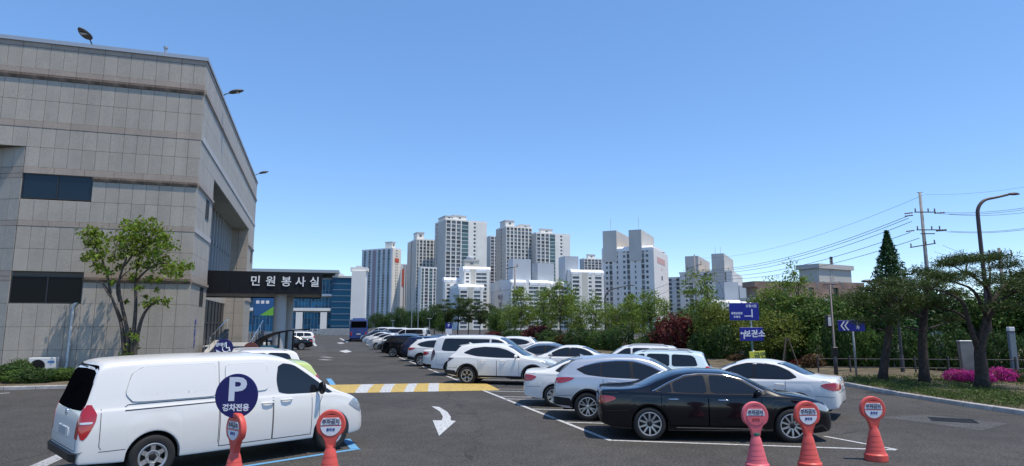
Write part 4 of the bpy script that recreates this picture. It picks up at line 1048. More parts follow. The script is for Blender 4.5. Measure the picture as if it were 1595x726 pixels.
flood('roof_floodlight', 'roof floodlight at the far end of the side edge of the granite building', blocal(0, 28.5, 16.5), (PD), .35)
t = thing('roof_vent', 'small vent pipe with a cap standing on the roof edge of the granite building', 'vent', blocal(-2.05, .2, 16.5))
b = MB(); b.lathe([(.07,0),(.07,.42)], 12); b.build('pipe', M_metal, t, smooth=True); b = MB(); b.lathe([(0,.40),(.11,.40),(.11,.50),(0,.54)], 12); b.build('cap', M_metal, t, smooth=True, sharp=30)
# ---- drain pipe, air conditioner, planting bed in front of the wall
t = thing('drain_pipe', 'white plastic drain pipe running down the granite wall below the lower window', 'pipe', blocal(-5.0, -.06, 0), math.atan2(PD.y, PD.x))
M_pvc = mat('pvc_white', (.62,.62,.60), .5, noise=.15, nscale=4)
b = MB(); b.tube([(.10,.09,3.44),(.02,0,3.42),(-.02,-.02,3.2),(-.03,-.02,2.0),(-.05,-.03,.5),(-.18,-.08,.12),(-.30,-.1,.08)], .055, 10); b.build('tube', M_pvc, t, smooth=True)
for z in (2.9, 1.5):
    b = MB(); b.lathe([(.062,-.03),(.075,-.03),(.075,.03),(.062,.03)], 12, 'z', c=(-.03,-.02,z), closed=True); b.build('bracket', M_pvc, t)
t = thing('air_conditioner', 'white outdoor air conditioner unit standing in shrubs at the foot of the granite wall', 'air conditioner', blocal(-5.78, -.85, .12), math.atan2(PD.y, PD.x))
b = MB(); b.cbox(-.55,.52,0,.40,.05,.80,.02); b.build('casing', mat('appliance_white', (.66,.66,.64), .5, noise=.08, nscale=3), t)
b = MB(); b.lathe([(.30,-.012),(.30,.0)], 28, 'y', c=(-.18,0,.42)); b.lathe([(0,-.006),(.29,-.006)], 28, 'y', c=(-.18,0,.42)); b.build('fan_opening', M_well, t)
b = MB()
for r_ in (.06,.12,.18,.24,.29): b.lathe([(r_-.006,-.02),(r_+.006,-.02)], 28, 'y', c=(-.18,0,.42))
for i in range(4):
    a = math.pi*i/4; b.tube([(-.18-.29*math.cos(a),-.024,.42-.29*math.sin(a)),(-.18+.29*math.cos(a),-.024,.42+.29*math.sin(a))], .006, 5)
tag(b.build('fan_guard', M_plas, t), kind='stuff')
b = MB(); b.box(.20,.48,-.004,0,.56,.66); b.build('sticker', mat('sticker_blue', (.10,.22,.45), .5), t)
kl = bpy.data.objects.new('planter_kerb', None); COL.objects.link(kl); kl['kind'] = 'structure'
q0 = gnd(0, 608)-PD*8; q1 = gnd(95, 605.5)+PD*2.2
q1 = q0+PD*((q1-q0).dot(PD)); q2 = q1+RD*((BC-q1).dot(RD)-.3)
kerb_run(kl, [q0, q1, q2], 1)
b = MB(); pts = [q0+RD*.15, q1+RD*.15-PD*.0, q2, q2-PD*18]
b.add([(p.x,p.y,.11) for p in pts], [(0,1,2,3)]); o = b.build('planting_bed', M_soil); tag(o, kind='structure')
if o.data.polygons[0].normal.z < 0: o.data.flip_normals()
# ---------------------------------------------------------------- far buildings
def fmat(name, col, r=.75, n=.06): return mat(name, col, r, noise=n, nscale=.15)
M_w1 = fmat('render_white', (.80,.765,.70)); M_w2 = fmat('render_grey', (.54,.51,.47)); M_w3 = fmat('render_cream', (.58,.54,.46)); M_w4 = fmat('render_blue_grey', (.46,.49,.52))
M_w5 = fmat('render_mauve', (.34,.27,.29)); M_wr = mat('roof_white', (.80,.80,.80), .6); M_wp = fmat('render_pale', (.74,.70,.66)); M_wlb = fmat('render_pale_blue', (.58,.61,.63))
M_fg = mat('flat_glass_hazed', (.115,.13,.14), .3, spec=.5, islerand=.75); M_fgg = mat('flat_glass_green', (.07,.125,.13), .2, islerand=.4); M_rail = mat('balcony_rail', (.32,.34,.36), .5)  # far window glass lightened so its colour carries the distance haze
M_slabm = M_w1
class Face:
    """a wall plane: origin, along, outward; used to hang windows, piers and slabs on it"""
    def __init__(s, o, a, n): s.o, s.a, s.n = Vector(o), Vector(a), Vector(n)
    def box(s, mb, u0, u1, d0, d1, z0, z1): mb.obox(s.o, s.a, s.n, Vector((0,0,1)), (u0,u1), (d0,d1), (z0,z1))
def facade(par, face, u0, u1, z0, z1, floors, bays, wallm, pier=.36, proud=.45, frame=None):
    tot = sum(b[0] for b in bays); fh = (z1-z0)/floors; u = u0
    gl = MB(); gg = MB(); pr_ = MB(); sp = MB(); rl = MB(); mu = MB(); spg = MB(); extra = {}
    for wt, kd in bays:
        ub = u+(u1-u0)*wt/tot
        if kd[0] == 's':
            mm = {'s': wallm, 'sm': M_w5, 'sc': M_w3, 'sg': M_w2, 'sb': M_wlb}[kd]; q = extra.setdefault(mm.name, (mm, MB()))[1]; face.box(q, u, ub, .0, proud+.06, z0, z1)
        else:
            face.box(pr_, u, u+pier, .0, proud+.05, z0, z1); face.box(pr_, ub-pier, ub, .0, proud+.05, z0, z1)
            for f in range(floors):
                a = z0+f*fh
                if kd == 'b':                     # glazed balcony: slab edge, rail, wide glass
                    face.box(sp, u+pier, ub-pier, .0, proud, a, a+.42*fh if f == 0 else a+.30*fh); face.box(gl, u+pier, ub-pier, .02, .12, a+.30*fh, a+fh)
                    face.box(rl, u+pier, ub-pier, proud-.05, proud+.01, a+.30*fh, a+.44*fh); n = max(1, int((ub-u)/2.2))
                    for i in range(1, n): face.box(mu, u+(ub-u)*i/n-.07, u+(ub-u)*i/n+.07, .12, .2, a+.30*fh, a+fh)
                elif kd == 'w':
                    face.box(spg, u+pier, ub-pier, .0, proud-.10, a, a+.27*fh); face.box(gl, u+pier, ub-pier, .02, .12, a+.27*fh, a+fh)
                elif kd == 'g':
                    face.box(gg, u+pier, ub-pier, .02, .30, a+.10*fh, a+fh); face.box(sp, u+pier, ub-pier, .0, .34, a, a+.10*fh)
                elif kd == 'p':                   # small punched window in a solid bay
                    c = (u+ub)/2; h = min(.75, (ub-u)*.3)
                    face.box(sp, u+pier, ub-pier, 0, proud-.02, a, a+.35*fh); face.box(sp, u+pier, c-h, 0, proud-.02, a+.35*fh, a+.85*fh); face.box(sp, c+h, ub-pier, 0, proud-.02, a+.35*fh, a+.85*fh)
                    face.box(sp, u+pier, ub-pier, 0, proud-.02, a+.85*fh, a+fh); face.box(gl, c-h, c+h, .02, .12, a+.35*fh, a+.85*fh)
        u = ub
    for nm, q, m in (('window', gl, M_fg), ('window', gg, M_fgg), ('pier', pr_, frame or wallm), ('spandrel', sp, wallm), ('spandrel', spg, M_w2), ('balcony_rail', rl, M_rail), ('mullion', mu, wallm)):
        if q.v: tag(q.build(nm, m, par), kind='stuff')
    for m, q in extra.values():
        q.build('wall_strip', m, par)
def apartment(label, xl, xc, xr, phi, Y, ytop, wallm, rfl=None, lfl=None, floors=15, rm=None, lm=None, name='apartment_block', group=None, zb=0, frame=None, par=None, roof=True):
    C0 = at(xc, 505, Y); ph = R(phi); dR = Vector((math.cos(ph), math.sin(ph), 0)); dL = Vector((-math.sin(ph), math.cos(ph), 0))
    kr = at(xr, 505, 1.0).x; kl_ = at(xl, 505, 1.0).x
    tr = (kr*C0.y-C0.x)/(dR.x-kr*dR.y); tl = (kl_*C0.y-C0.x)/(dL.x-kl_*dL.y)
    H_ = at(xc, ytop, Y).z; C0.z = 0
    first = par is None
    if first: par = thing(name, label, 'building', C0, ph, group); M = None; off = Vector((0,0,0))
    else:
        inv = Matrix.Rotation(-par.rotation_euler.z, 4, 'Z'); off = inv @ (C0-par.location); 
    b = MB(); b.box(off.x, off.x+tr, off.y, off.y+tl, zb, H_); b.build('wall', wallm, par)
    if roof: b = MB(); b.box(off.x-.4, off.x+tr+.4, off.y-.4, off.y+tl+.4, H_+.005, H_+.9); b.build('parapet', rm or wallm, par)
    fR = Face(off, (1,0,0), (0,-1,0)); fL = Face(off, (0,1,0), (-1,0,0))
    if rfl: facade(par, fR, 0, tr, max(zb, H_-floors*2.85), H_, floors, rfl, rm or wallm, frame=frame)
    if lfl: facade(par, fL, 0, tl, max(zb, H_-floors*2.85), H_, floors, lfl, lm or wallm, frame=frame)
    return par, tr, tl, H_, off
def pent(par, x0, x1, y0, y1, z0, z1, m, cap=True, name='penthouse'):
    b = MB(); b.box(x0, x1, y0, y1, z0, z1); o = b.build(name, m, par)
    if cap:
        b = MB(); b.box(x0-.3, x1+.3, y0-.3, y1+.3, z1+.005, z1+.6); b.build('roof_cap', M_w2, o)
        b = MB(); b.box((x0+x1)/2-.8, (x0+x1)/2+.8, y0-.06, y0+.02, z0+(z1-z0)*.4, z0+(z1-z0)*.75); b.build('vent_opening', M_fg, o)
    return o
def antenna(par, x, y, z, h): b = MB(); b.tube([(x,y,z),(x,y,z+h)], .10, 6); b.build('antenna', M_w2, par)
TG = None
# tall towers, left to right
p, tr, tl, H_, o = apartment('striped slab tower with a mauve vertical stripe, leftmost of the tall blocks', 561, 608, 621, 62, 430, 388, M_w1, rfl=[(2,'s'),(1.2,'p'),(1,'p'),(2,'s')], lfl=[(1,'s'),(2,'g'),(1.2,'s'),(2,'w'),(1,'sb'),(2,'g'),(1,'s'),(2.4,'sm'),(1,'sb'),(2,'w'),(1.2,'s'),(2,'g'),(1,'s')], floors=28, lm=M_wlb)
pent(p, 2, tr*.6, 2, tl*.3, H_+.9, H_+5, M_w1); f = Face((0,0,0),(1,0,0),(0,-1,0)); b = MB(); f.box(b, tr*.25, tr*.75, .52, .60, H_-9, H_-6); b.build('roof_logo', mat('logo_red', (.55,.10,.06), .6), p)
p, tr, tl, H_, o = apartment('pale narrow tower with a dark red vertical sign near its top', 617, 621, 634, 20, 470, 413, M_wp, rfl=[(2,'s'),(1.5,'w'),(1.5,'w'),(1,'s')], lfl=[(1,'s')], floors=26)
f = Face((0,0,0),(1,0,0),(0,-1,0)); b = MB(); f.box(b, tr*.22, tr*.45, .52, .62, H_-16, H_-3); b.build('vertical_sign', mat('logo_red', (.55,.10,.06), .6), p)
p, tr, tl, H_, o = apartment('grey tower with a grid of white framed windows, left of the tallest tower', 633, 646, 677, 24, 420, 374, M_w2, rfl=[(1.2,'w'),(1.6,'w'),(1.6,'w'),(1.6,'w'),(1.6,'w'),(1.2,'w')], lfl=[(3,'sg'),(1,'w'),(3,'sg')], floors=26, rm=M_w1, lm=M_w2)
pent(p, tr*.06, tr*.42, 2, tl*.5, H_+.9, H_+5.2, M_w1)
p, tr, tl, H_, o = apartment('lower white framed block in front of the grey window grid tower', 651, 654, 678, 24, 385, 418, M_w1, rfl=[(1.2,'g'),(1.6,'w'),(1.6,'g'),(1.2,'w')], lfl=[(1,'s')], floors=18)
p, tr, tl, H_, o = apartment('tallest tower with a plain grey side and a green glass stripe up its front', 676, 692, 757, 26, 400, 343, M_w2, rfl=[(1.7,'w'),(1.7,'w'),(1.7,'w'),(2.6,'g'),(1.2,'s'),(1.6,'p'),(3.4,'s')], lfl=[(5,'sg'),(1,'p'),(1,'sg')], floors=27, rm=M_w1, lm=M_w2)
pent(p, tr*.20, tr*.52, 2, tl*.7, H_+.9, H_+3.6, M_w1); pent(p, -.2, tr*.17, .5, tl*.7, H_+.9, H_+2.6, M_w1); antenna(p, tr*.3, 4, H_+4, 4)
p, tr, tl, H_, o = apartment('narrow grey tower partly hidden behind the tallest tower', 756, 763, 782, 24, 470, 369, M_w2, rfl=[(1.5,'w'),(1.5,'w'),(1.5,'w')], lfl=[(1,'sg')], floors=28, rm=M_wp)
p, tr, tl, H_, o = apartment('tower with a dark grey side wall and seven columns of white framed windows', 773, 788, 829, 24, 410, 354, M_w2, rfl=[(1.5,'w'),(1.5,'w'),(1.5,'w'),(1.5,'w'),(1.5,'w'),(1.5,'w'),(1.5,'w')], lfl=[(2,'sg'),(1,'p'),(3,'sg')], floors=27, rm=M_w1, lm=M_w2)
pent(p, .5, tr*.36, 2, tl*.7, H_+.9, H_+4.6, M_wp); pent(p, tr*.62, tr*.98, 2, tl*.7, H_+.9, H_+2.4, M_w1)
p, tr, tl, H_, o = apartment('rightmost tall tower, with a green glass stripe and a plain pale right edge', 829, 836, 889, 24, 412, 364, M_w2, rfl=[(1.6,'w'),(1.6,'w'),(1.6,'w'),(2.4,'g'),(1.4,'s'),(1.6,'p'),(2.6,'s')], lfl=[(1,'sg')], floors=26, rm=M_w1)
pent(p, tr*.18, tr*.52, 2, tl*.7, H_+.9, H_+3.4, M_w1)
p, tr, tl, H_, o = apartment('small far tower between the white roofed blocks', 905, 911, 939, 20, 520, 404, M_w2, rfl=[(1.5,'w')]*5, lfl=[(1,'sg')], floors=26, rm=M_wp)
pent(p, tr*.3, tr*.7, 2, tl*.7, H_+.9, H_+4, M_w1)
# low stepped white block
def vault(par, x0, x1, y0, y1, z, m=M_wr, h=1.3, ov=.5, name='curved_roof'):
    """white roof that bends down over the front edge"""
    b = MB(); pr_ = [(y0-ov, z-1.2), (y0-ov, z), (y0-ov+.5, z+h*.6), (y0+1.2, z+h), (y1, z+h*1.05), (y1, z-.0)]
    n = len(pr_); vs = [(x, y, zz) for x in (x0, x1) for y, zz in pr_]
    b.add(vs, [(i, i+1, n+i+1, n+i) for i in range(n-1)]+[tuple(range(n-1,-1,-1)), tuple(range(n, 2*n))]); o = b.build(name, m, par); recalc(o.data)
p, tr, tl, H_, o = apartment('low stepped white flats with rounded roof edges under the tallest tower', 716, 722, 762, 16, 300, 419, M_wp, rfl=[(1.4,'p'),(1,'sc'),(2.6,'b'),(.5,'s')], lfl=[(1,'s')], floors=16, rm=M_w1, roof=False)
vault(p, -.5, tr+.5, 0, tl, H_); pent(p, tr*.05, tr*.62, 2, tl*.7, H_+1.3, H_+4.2, M_w3)
b = MB(); b.lathe([(1.6,H_+4.8),(2.0,H_+5.6),(1.4,H_+6.6),(0,H_+7)], 16, 'z', c=(tr*.3,4,0)); b.build('water_tank', M_w4, p, smooth=True)
_, t2, l2, h2, o2 = apartment('', 694, 715, 752, 16, 285, 447, M_w1, rfl=[(1.6,'b'),(1,'sc'),(1.6,'b'),(.4,'s')], lfl=[(1,'sb')], floors=11, rm=M_w1, lm=M_wlb, par=p, roof=False); vault(p, o2.x-.5, o2.x+t2+.5, o2.y, o2.y+l2, h2)
_, t2, l2, h2, o2 = apartment('', 689, 692, 722, 16, 305, 436, M_w1, rfl=[(1.2,'p'),(1.2,'p'),(1,'s')], floors=13, par=p, roof=False); vault(p, o2.x-.5, o2.x+t2+.5, o2.y, o2.y+l2, h2)
# long block with the lettered gable
p, tr, tl, H_, o = apartment('long white block with glazed balconies and a lettered pale blue gable', 765, 796, 891, 20, 290, 440, M_wlb, rfl=[(2.6,'b'),(.7,'s'),(2.2,'b'),(1.6,'b'),(.7,'s'),(1.6,'b'),(2.2,'b'),(.7,'s')], lfl=None, floors=12, rm=M_w1, roof=False)
vault(p, .0, tr*.245, 0, tl, H_+.1); vault(p, tr*.30, tr*.62, 0, tl, H_+.1); vault(p, tr*.63, tr, 0, tl, H_-.3)
b = MB(); pts = [(-.3, y, z) for y, z in [(-.2,H_-3),(-.2,H_),(1.2,H_+1.2),(tl*.5,H_+2.2),(tl-1.2,H_+1.2),(tl+.2,H_),(tl+.2,H_-3)]]; n = len(pts)
b.add(pts+[(1.0,q[1],q[2]) for q in pts], [tuple(range(n)), tuple(range(2*n-1,n-1,-1))]+[(i,(i+1)%n,n+(i+1)%n,n+i) for i in range(n)]); o_ = b.build('gable_head', M_wlb, p); recalc(o_.data)
M_ft = mat('gable_lettering', (.16,.15,.20), .7)
MG = Matrix(((0,0,-1,-.35),(-1,0,0,0),(0,1,0,0),(0,0,0,1)))
text('lettering', '벽 산', 3.0, M_ft, p, Matrix.Translation((0,tl*.5,H_-6.6)) @ MG, .04, bold=.05); text('lettering', '102', 3.0, M_ft, p, Matrix.Translation((0,tl*.5,H_-9.8)) @ MG, .04, bold=.05)
b = MB(); b.add([(-.36,tl*.5-.9,H_-3.2),(-.36,tl*.5+.9,H_-3.2),(-.36,tl*.5+.5,H_-1.2),(-.36,tl*.5-.5,H_-1.2),(-.02,tl*.5-.9,H_-3.2),(-.02,tl*.5+.9,H_-3.2),(-.02,tl*.5+.5,H_-1.2),(-.02,tl*.5-.5,H_-1.2)], [(0,1,2,3),(4,7,6,5),(0,4,5,1),(1,5,6,2),(2,6,7,3),(3,7,4,0)]); b.build('emblem', M_w4, p)
for a, c, y in ((788,819,406),(831,860,411)):
    q0 = at(a, y, 305); q1 = at(c, y, 305); inv = Matrix.Rotation(-p.rotation_euler.z, 4, 'Z'); l0 = inv @ (q0-p.location); l1 = inv @ (q1-p.location)
    pent(p, l0.x, l1.x, 5, 5+7, H_, q0.z, M_w4, cap=False, name='lift_tower')
p, tr, tl, H_, o = apartment('white roofed block with a cream column beside the long lettered block', 885, 891, 941, 18, 296, 424, M_wp, rfl=[(2.2,'b'),(.5,'s'),(1.6,'sc'),(1.3,'p'),(.5,'s'),(2.2,'b'),(.4,'s')], lfl=[(1,'s')], floors=14, rm=M_w1, roof=False)
vault(p, -.3, tr+.3, 0, tl, H_+.1); pent(p, -1.5, tr*.34, 4, 12, H_-4, at(896,399,300).z, M_w4, cap=False, name='lift_tower')
# block with two big lift towers
def tshape(p, x0, x1, y0, y1, z0, z1, m):
    o = pent(p, x0, x1, y0, y1, z0, z1, m, cap=False, name='lift_tower'); b = MB(); b.box(x0+(x1-x0)*.35, x1-.6, y0-.5, y0-.01, z0+(z1-z0)*.45, z0+(z1-z0)*.58); b.build('ledge', M_w2, o)
p, tr, tl, H_, o = apartment('tall white block with small windows, two lift towers and a pink gable mark', 940, 1022, 1044, 66, 300, 386, M_wp, lfl=[(1.6,'s'),(1.3,'p'),(1.5,'w'),(1.2,'s'),(1,'p'),(1.1,'s'),(1.5,'w'),(1.3,'p'),(1.2,'s'),(1,'p'),(1,'s'),(1.5,'w'),(1.3,'p'),(1,'s')], rfl=None, floors=15, roof=False)
for t0, t1 in ((.02,.30),(.42,.70),(.80,1.0)):
    b = MB(); b.add([(-.7,tl*t0,H_-1.2),(-.7,tl*t1,H_-1.2),(-.7,tl*t0,H_+.3),(-.7,tl*t1,H_+.3),(1.5,tl*t0,H_+1.4),(1.5,tl*t1,H_+1.4),(tr,tl*t0,H_+1.4),(tr,tl*t1,H_+1.4)], [(0,1,3,2),(2,3,5,4),(4,5,7,6),(0,2,4,6),(1,7,5,3)]); o_ = b.build('curved_roof', M_wr, p); recalc(o_.data)
tshape(p, -.9, tr*.8, tl*.22, tl*.46, H_-6, at(1005,358,303).z, M_w2); tshape(p, -.9, tr*.8, tl*.70, tl*.97, H_-6, at(965,364,318).z, M_w2)
antenna(p, 3, tl*.3, H_+9, 7); antenna(p, 3, tl*.85, H_+9, 7)
MG2 = Matrix(((1,0,0,0),(0,0,-1,-.05),(0,1,0,0),(0,0,0,1)))
text('lettering', '103', 3.0, M_ft, p, Matrix.Translation((tr*.5,0,H_-13.5)) @ MG2, .04, bold=.05); M_pk = mat('pink_mark', (.62,.38,.34), .7)
b = MB(); f = Face((0,0,0),(1,0,0),(0,-1,0)); f.box(b, tr*.2, tr*.75, .01, .08, H_-6.5, H_-3.5); b.build('gable_mark', M_pk, p); text('lettering', 'I I', 2.4, M_pk, p, Matrix.Translation((tr*.5,0,H_-9)) @ MG2, .04, bold=.05)
# right-hand cluster
p, tr, tl, H_, o = apartment('grey white block with two lift towers behind the blue road signs', 1062, 1143, 1159, 64, 330, 424, M_wp, lfl=[(1,'s'),(1.3,'w'),(1,'p'),(1,'s'),(1,'p'),(1.3,'w'),(1.2,'s'),(1,'p'),(1.3,'w'),(1,'p'),(1,'s')], rfl=[(2,'s'),(1,'p'),(1,'p'),(1,'s')], floors=13)
tshape(p, -.9, tr*.8, tl*.12, tl*.36, H_-5, at(1128,396,335).z, M_w2); tshape(p, -.9, tr*.8, tl*.62, tl*.88, H_-5, at(1086,401,345).z, M_w2); antenna(p, 3, tl*.2, H_+8, 6); antenna(p, 3, tl*.3, H_+8, 6)
_, t2, l2, h2, o2 = apartment('', 1043, 1062, 1066, 64, 345, 434, M_wp, lfl=[(1.4,'b'),(1,'s'),(1.4,'b')], floors=12, par=p)
p, tr, tl, H_, o = apartment('low white block with blue grey lift towers behind the road signs', 1104, 1110, 1164, 14, 270, 472, M_w1, rfl=[(2,'b'),(.5,'s'),(2,'b'),(.5,'s'),(2,'b')], lfl=[(1,'s')], floors=7, roof=False)
vault(p, -.3, tr+.3, 0, tl, H_+.1)
for a, c, y in ((1112,1137,441),(1139,1166,446)):
    q0 = at(a, y, 285); q1 = at(c, y, 285); inv = Matrix.Rotation(-p.rotation_euler.z, 4, 'Z'); l0 = inv @ (q0-p.location); l1 = inv @ (q1-p.location); pent(p, l0.x, l1.x, 5, 12, H_-3, q0.z, M_w4, cap=False, name='lift_tower')
# beige box and brick house on the right
M_beige = fmat('render_beige', (.50,.47,.42)); M_brick = mat('brick_brown', (.27,.185,.145), .9, noise=.3, nscale=.8)
p, tr, tl, H_, o = apartment('plain beige windowless building with a chimney pipe rising above the trees', 1250, 1281, 1332, 30, 120, 418, M_beige, name='beige_building', rm=M_beige)
b = MB(); b.tube([(tr*.55,1,H_),(tr*.55,1,H_+2.6)], .30, 10); b.build('chimney_pipe', M_frame, p)
b = MB(); b.box(tr*.05, tr*.28, -.9, -.01, H_-6.5, H_-3.4); b.build('plant_box', M_w4, p); b = MB(); b.box(tr*.85, tr*1.05, -.7, -.01, H_-5, H_-3); b.build('plant_box', M_w4, p)
b = MB(); b.tube([(tr*.34,-.15,H_-6),(tr*.34,-.15,H_+2.2)], .05, 6); b.tube([(tr*.42,-.15,H_-6),(tr*.42,-.15,H_+2.2)], .05, 6)
for i in range(16): b.tube([(tr*.34,-.15,H_-5.8+.5*i),(tr*.42,-.15,H_-5.8+.5*i)], .03, 5)
tag(b.build('ladder', M_w2, p), kind='stuff')
p, tr, tl, H_, o = apartment('brown brick building with a projecting roof half hidden behind the trees', 1165, 1180, 1345, 12, 100, 447, M_brick, rfl=[(3,'s'),(1.2,'w'),(2,'s'),(1.2,'w'),(2,'s'),(1.2,'w'),(3,'s')], name='brick_building', floors=3)
b = MB(); b.box(-1.2, tr+1.2, -1.2, tl, H_-2.2, H_-1.7); b.build('eaves', M_w3, p)
# the blue glass building at the end of the car park
GD = 160; M_bg1 = mat('blue_curtain_glass', (.012,.075,.155), .08, spec=.8, islerand=.35); M_bg2 = mat('blue_curtain_dark', (.009,.07,.135), .3, spec=.25, islerand=.3); M_fr2 = mat('curtain_frame', (.30,.38,.45), .5)
g0 = at(376, 505, GD); g0.z = 0; g1 = at(549, 505, GD+6); g1.z = 0
gb = thing('glass_building', 'wide blue glass office building at the far end of the car park', 'building', g0, math.atan2((g1-g0).y, (g1-g0).x))
GW = (g1-g0).length; Z_ = lambda y: at(480, y, GD).z
b = MB(); b.box(0, GW, .05, 20, 0, Z_(432)); b.build('wall', M_w2, gb)
ns = 26
for (za, zb_, mm, wd) in ((Z_(459), Z_(433), M_bg1, GW*.80), (Z_(482), Z_(462), M_bg1, GW*.80), (Z_(516), Z_(486), M_bg1, GW*.80)):
    nr_ = 3
    for i in range(ns):
        for j in range(nr_):
            x0 = wd*i/ns; z0 = za+(zb_-za)*j/nr_
            if (za, i) and True:
                kk = ('cw', round(wd/ns,3), round((zb_-za)/nr_,3))
                if kk not in pmesh: q = MB(); q.box(.05, wd/ns-.05, -.12, 0, .05, (zb_-za)/nr_-.05); pmesh[kk] = q.mesh('pane', mat('blue_pane', (.022,.15,.25), .3, spec=.25, objrand=.5))
                link('pane', pmesh[kk], gb, (x0, -.01, z0))
b = MB()
for i in range(ns+1): b.box(GW*.80*i/ns-.05, GW*.80*i/ns+.05, -.16, .04, Z_(516), Z_(433))
tag(b.build('mullion', M_fr2, gb), kind='stuff')
for y, h in ((460.5,.55),(484,.75)): b = MB(); b.box(-.5, GW*.82, -1.3, .04, Z_(y), Z_(y)+h); b.build('sun_shelf', M_w1, gb)
q = MB(); q.box(GW*.80, GW, -1.5, .0, 0, Z_(430)); q.build('wing_wall', M_bg2, gb)
q = MB()
for i in range(9): q.box(GW*.80, GW, -1.56, -1.51, Z_(518)+i*1.55, Z_(518)+i*1.55+.10)
tag(q.build('wing_band', M_fr2, gb), kind='stuff')
b = MB(); b.box(-1, GW*.86, -3.0, 20, Z_(424), Z_(419.5)); b.build('roof', mat('roof_metal', (.36,.40,.42), .5), gb)
b = MB(); b.box(GW*.82, GW*.9, -.5, 8, Z_(431), Z_(424.2)); b.build('roof_wedge', M_wr, gb); b = MB(); b.box(GW*.80, GW+.2, -1.7, 20, Z_(431), Z_(428)); b.build('parapet', M_w2, gb)
for px in (462, 499, 534):
    x = (at(px, 505, GD).x-g0.x)
    if px < 530 or True: b = MB(); b.box(x-.8, x+.8, -1.35, -.2, 0, Z_(486)); b.build('column', M_w1, gb)
p, tr, tl, H_, o = apartment('plain pale concrete tower with three vents beside the blue glass building', 545, 548, 569.5, 8, 155, 424, M_w1, name='concrete_tower', rm=M_w1)
for y in (446,468,491): b = MB(); z = at(556, y, 155).z; b.box(tr*.62, tr*.62+.9, -.08, .05, z-.5, z+.5); b.build('vent', M_frame, p)
pent(p, .3, tr*.5, 2, 6, H_+.9, H_+1.8, M_w1, cap=False)
# low white wall and railing at the end of the lot
fe = thing('railing', 'low white railing along the far end of the car park below the blue glass building', 'fence', at(430, 505, 140).to_tuple()[:2]+(0,))
b = MB(); L_ = at(552,505,140).x-at(430,505,140).x
for z in (.5, .9, 1.3): b.box(0, L_, -.03, .03, z, z+.09)
b.build('rail', M_w1, fe)
pm = MB(); pm.box(-.06,.06,-.06,.06,0,1.42); pm = pm.mesh('post', M_w1)
for i in range(16): link('post', pm, fe, (L_*i/15, .1, 0))
b = MB(); b.cbox(-3.2,3.2,-.15,.15,0,1.5,.04); o = b.build('low_wall', M_conc, loc=(at(522,505,138).x, 138, 0)); tag(o, 'short pale concrete wall in front of the white railing at the far end', 'wall')
# ---------------------------------------------------------------- vegetation
def leafmat(name, col, transl=.35, rnd=.35, hue=.025): return mat(name, col, .55, spec=.25, islerand=rnd, transl=transl, hue=hue)
L_lite = leafmat('leaf_light', (.17,.235,.038)); L_mid = leafmat('leaf_mid', (.085,.145,.028)); L_dark = leafmat('leaf_dark', (.052,.098,.025)); L_pine = leafmat('needle', (.062,.092,.022), .25)
L_red = leafmat('leaf_red', (.105,.014,.014), .25, .45); L_pink = leafmat('blossom', (.48,.035,.26), .3, .35, .02); L_conif = leafmat('needle_cone', (.042,.095,.03), .2); L_hero = leafmat('leaf_hero', (.19,.255,.035), .5, .5)
L_grass = leafmat('grass_blade', (.10,.14,.035), .3, .4); L_gold = leafmat('leaf_gold', (.15,.18,.03), .35)
M_bark = mat('bark', (.095,.075,.058), .9, noise=.4, nscale=9, bump=.9, bscale=24); M_barkd = mat('bark_dark', (.045,.034,.028), .95, noise=.4, nscale=9, bump=.9, bscale=24)
def leaf_mesh(name, cen, size, m, asp=.55, up=0.0, out=None, seed=0):
    """a crown of single leaves: one folded quad a leaf, turned at random"""
    r = np.random.default_rng(seed); n = len(cen); cen = np.asarray(cen, float)
    d = r.normal(size=(n,3)); d[:,2] = d[:,2]*.7+up
    if out is not None: d += out*1.0
    d /= np.linalg.norm(d, axis=1)[:,None]+1e-9
    t = r.normal(size=(n,3)); t -= d*np.sum(t*d, axis=1)[:,None]; t /= np.linalg.norm(t, axis=1)[:,None]+1e-9
    b = np.cross(d, t); s = (size*(.6+.8*r.random(n)))[:,None] if np.ndim(size) == 0 else np.asarray(size)[:,None]
    v = np.empty((n,4,3)); v[:,0] = cen-t*s*.5; v[:,1] = cen+b*s*asp*.5+d*s*.08; v[:,2] = cen+t*s*.55; v[:,3] = cen-b*s*asp*.5+d*s*.08
    me = bpy.data.meshes.new(name); me.vertices.add(4*n); me.loops.add(4*n); me.polygons.add(n)
    me.vertices.foreach_set('co', v.reshape(-1)); me.loops.foreach_set('vertex_index', np.arange(4*n, dtype=np.int32))
    me.polygons.foreach_set('loop_start', np.arange(0, 4*n, 4, dtype=np.int32)); me.update(calc_edges=True); me.materials.append(m); return me
def bend(a, b, r, k=.12, n=6):
    a, b = np.array(a, float), np.array(b, float); L_ = np.linalg.norm(b-a); o = r.normal(size=3)*L_*k
    return [tuple(a+(b-a)*t+o*math.sin(math.pi*t)+np.array([0,0,L_*.08*math.sin(math.pi*t)])) for t in np.linspace(0,1,n)]
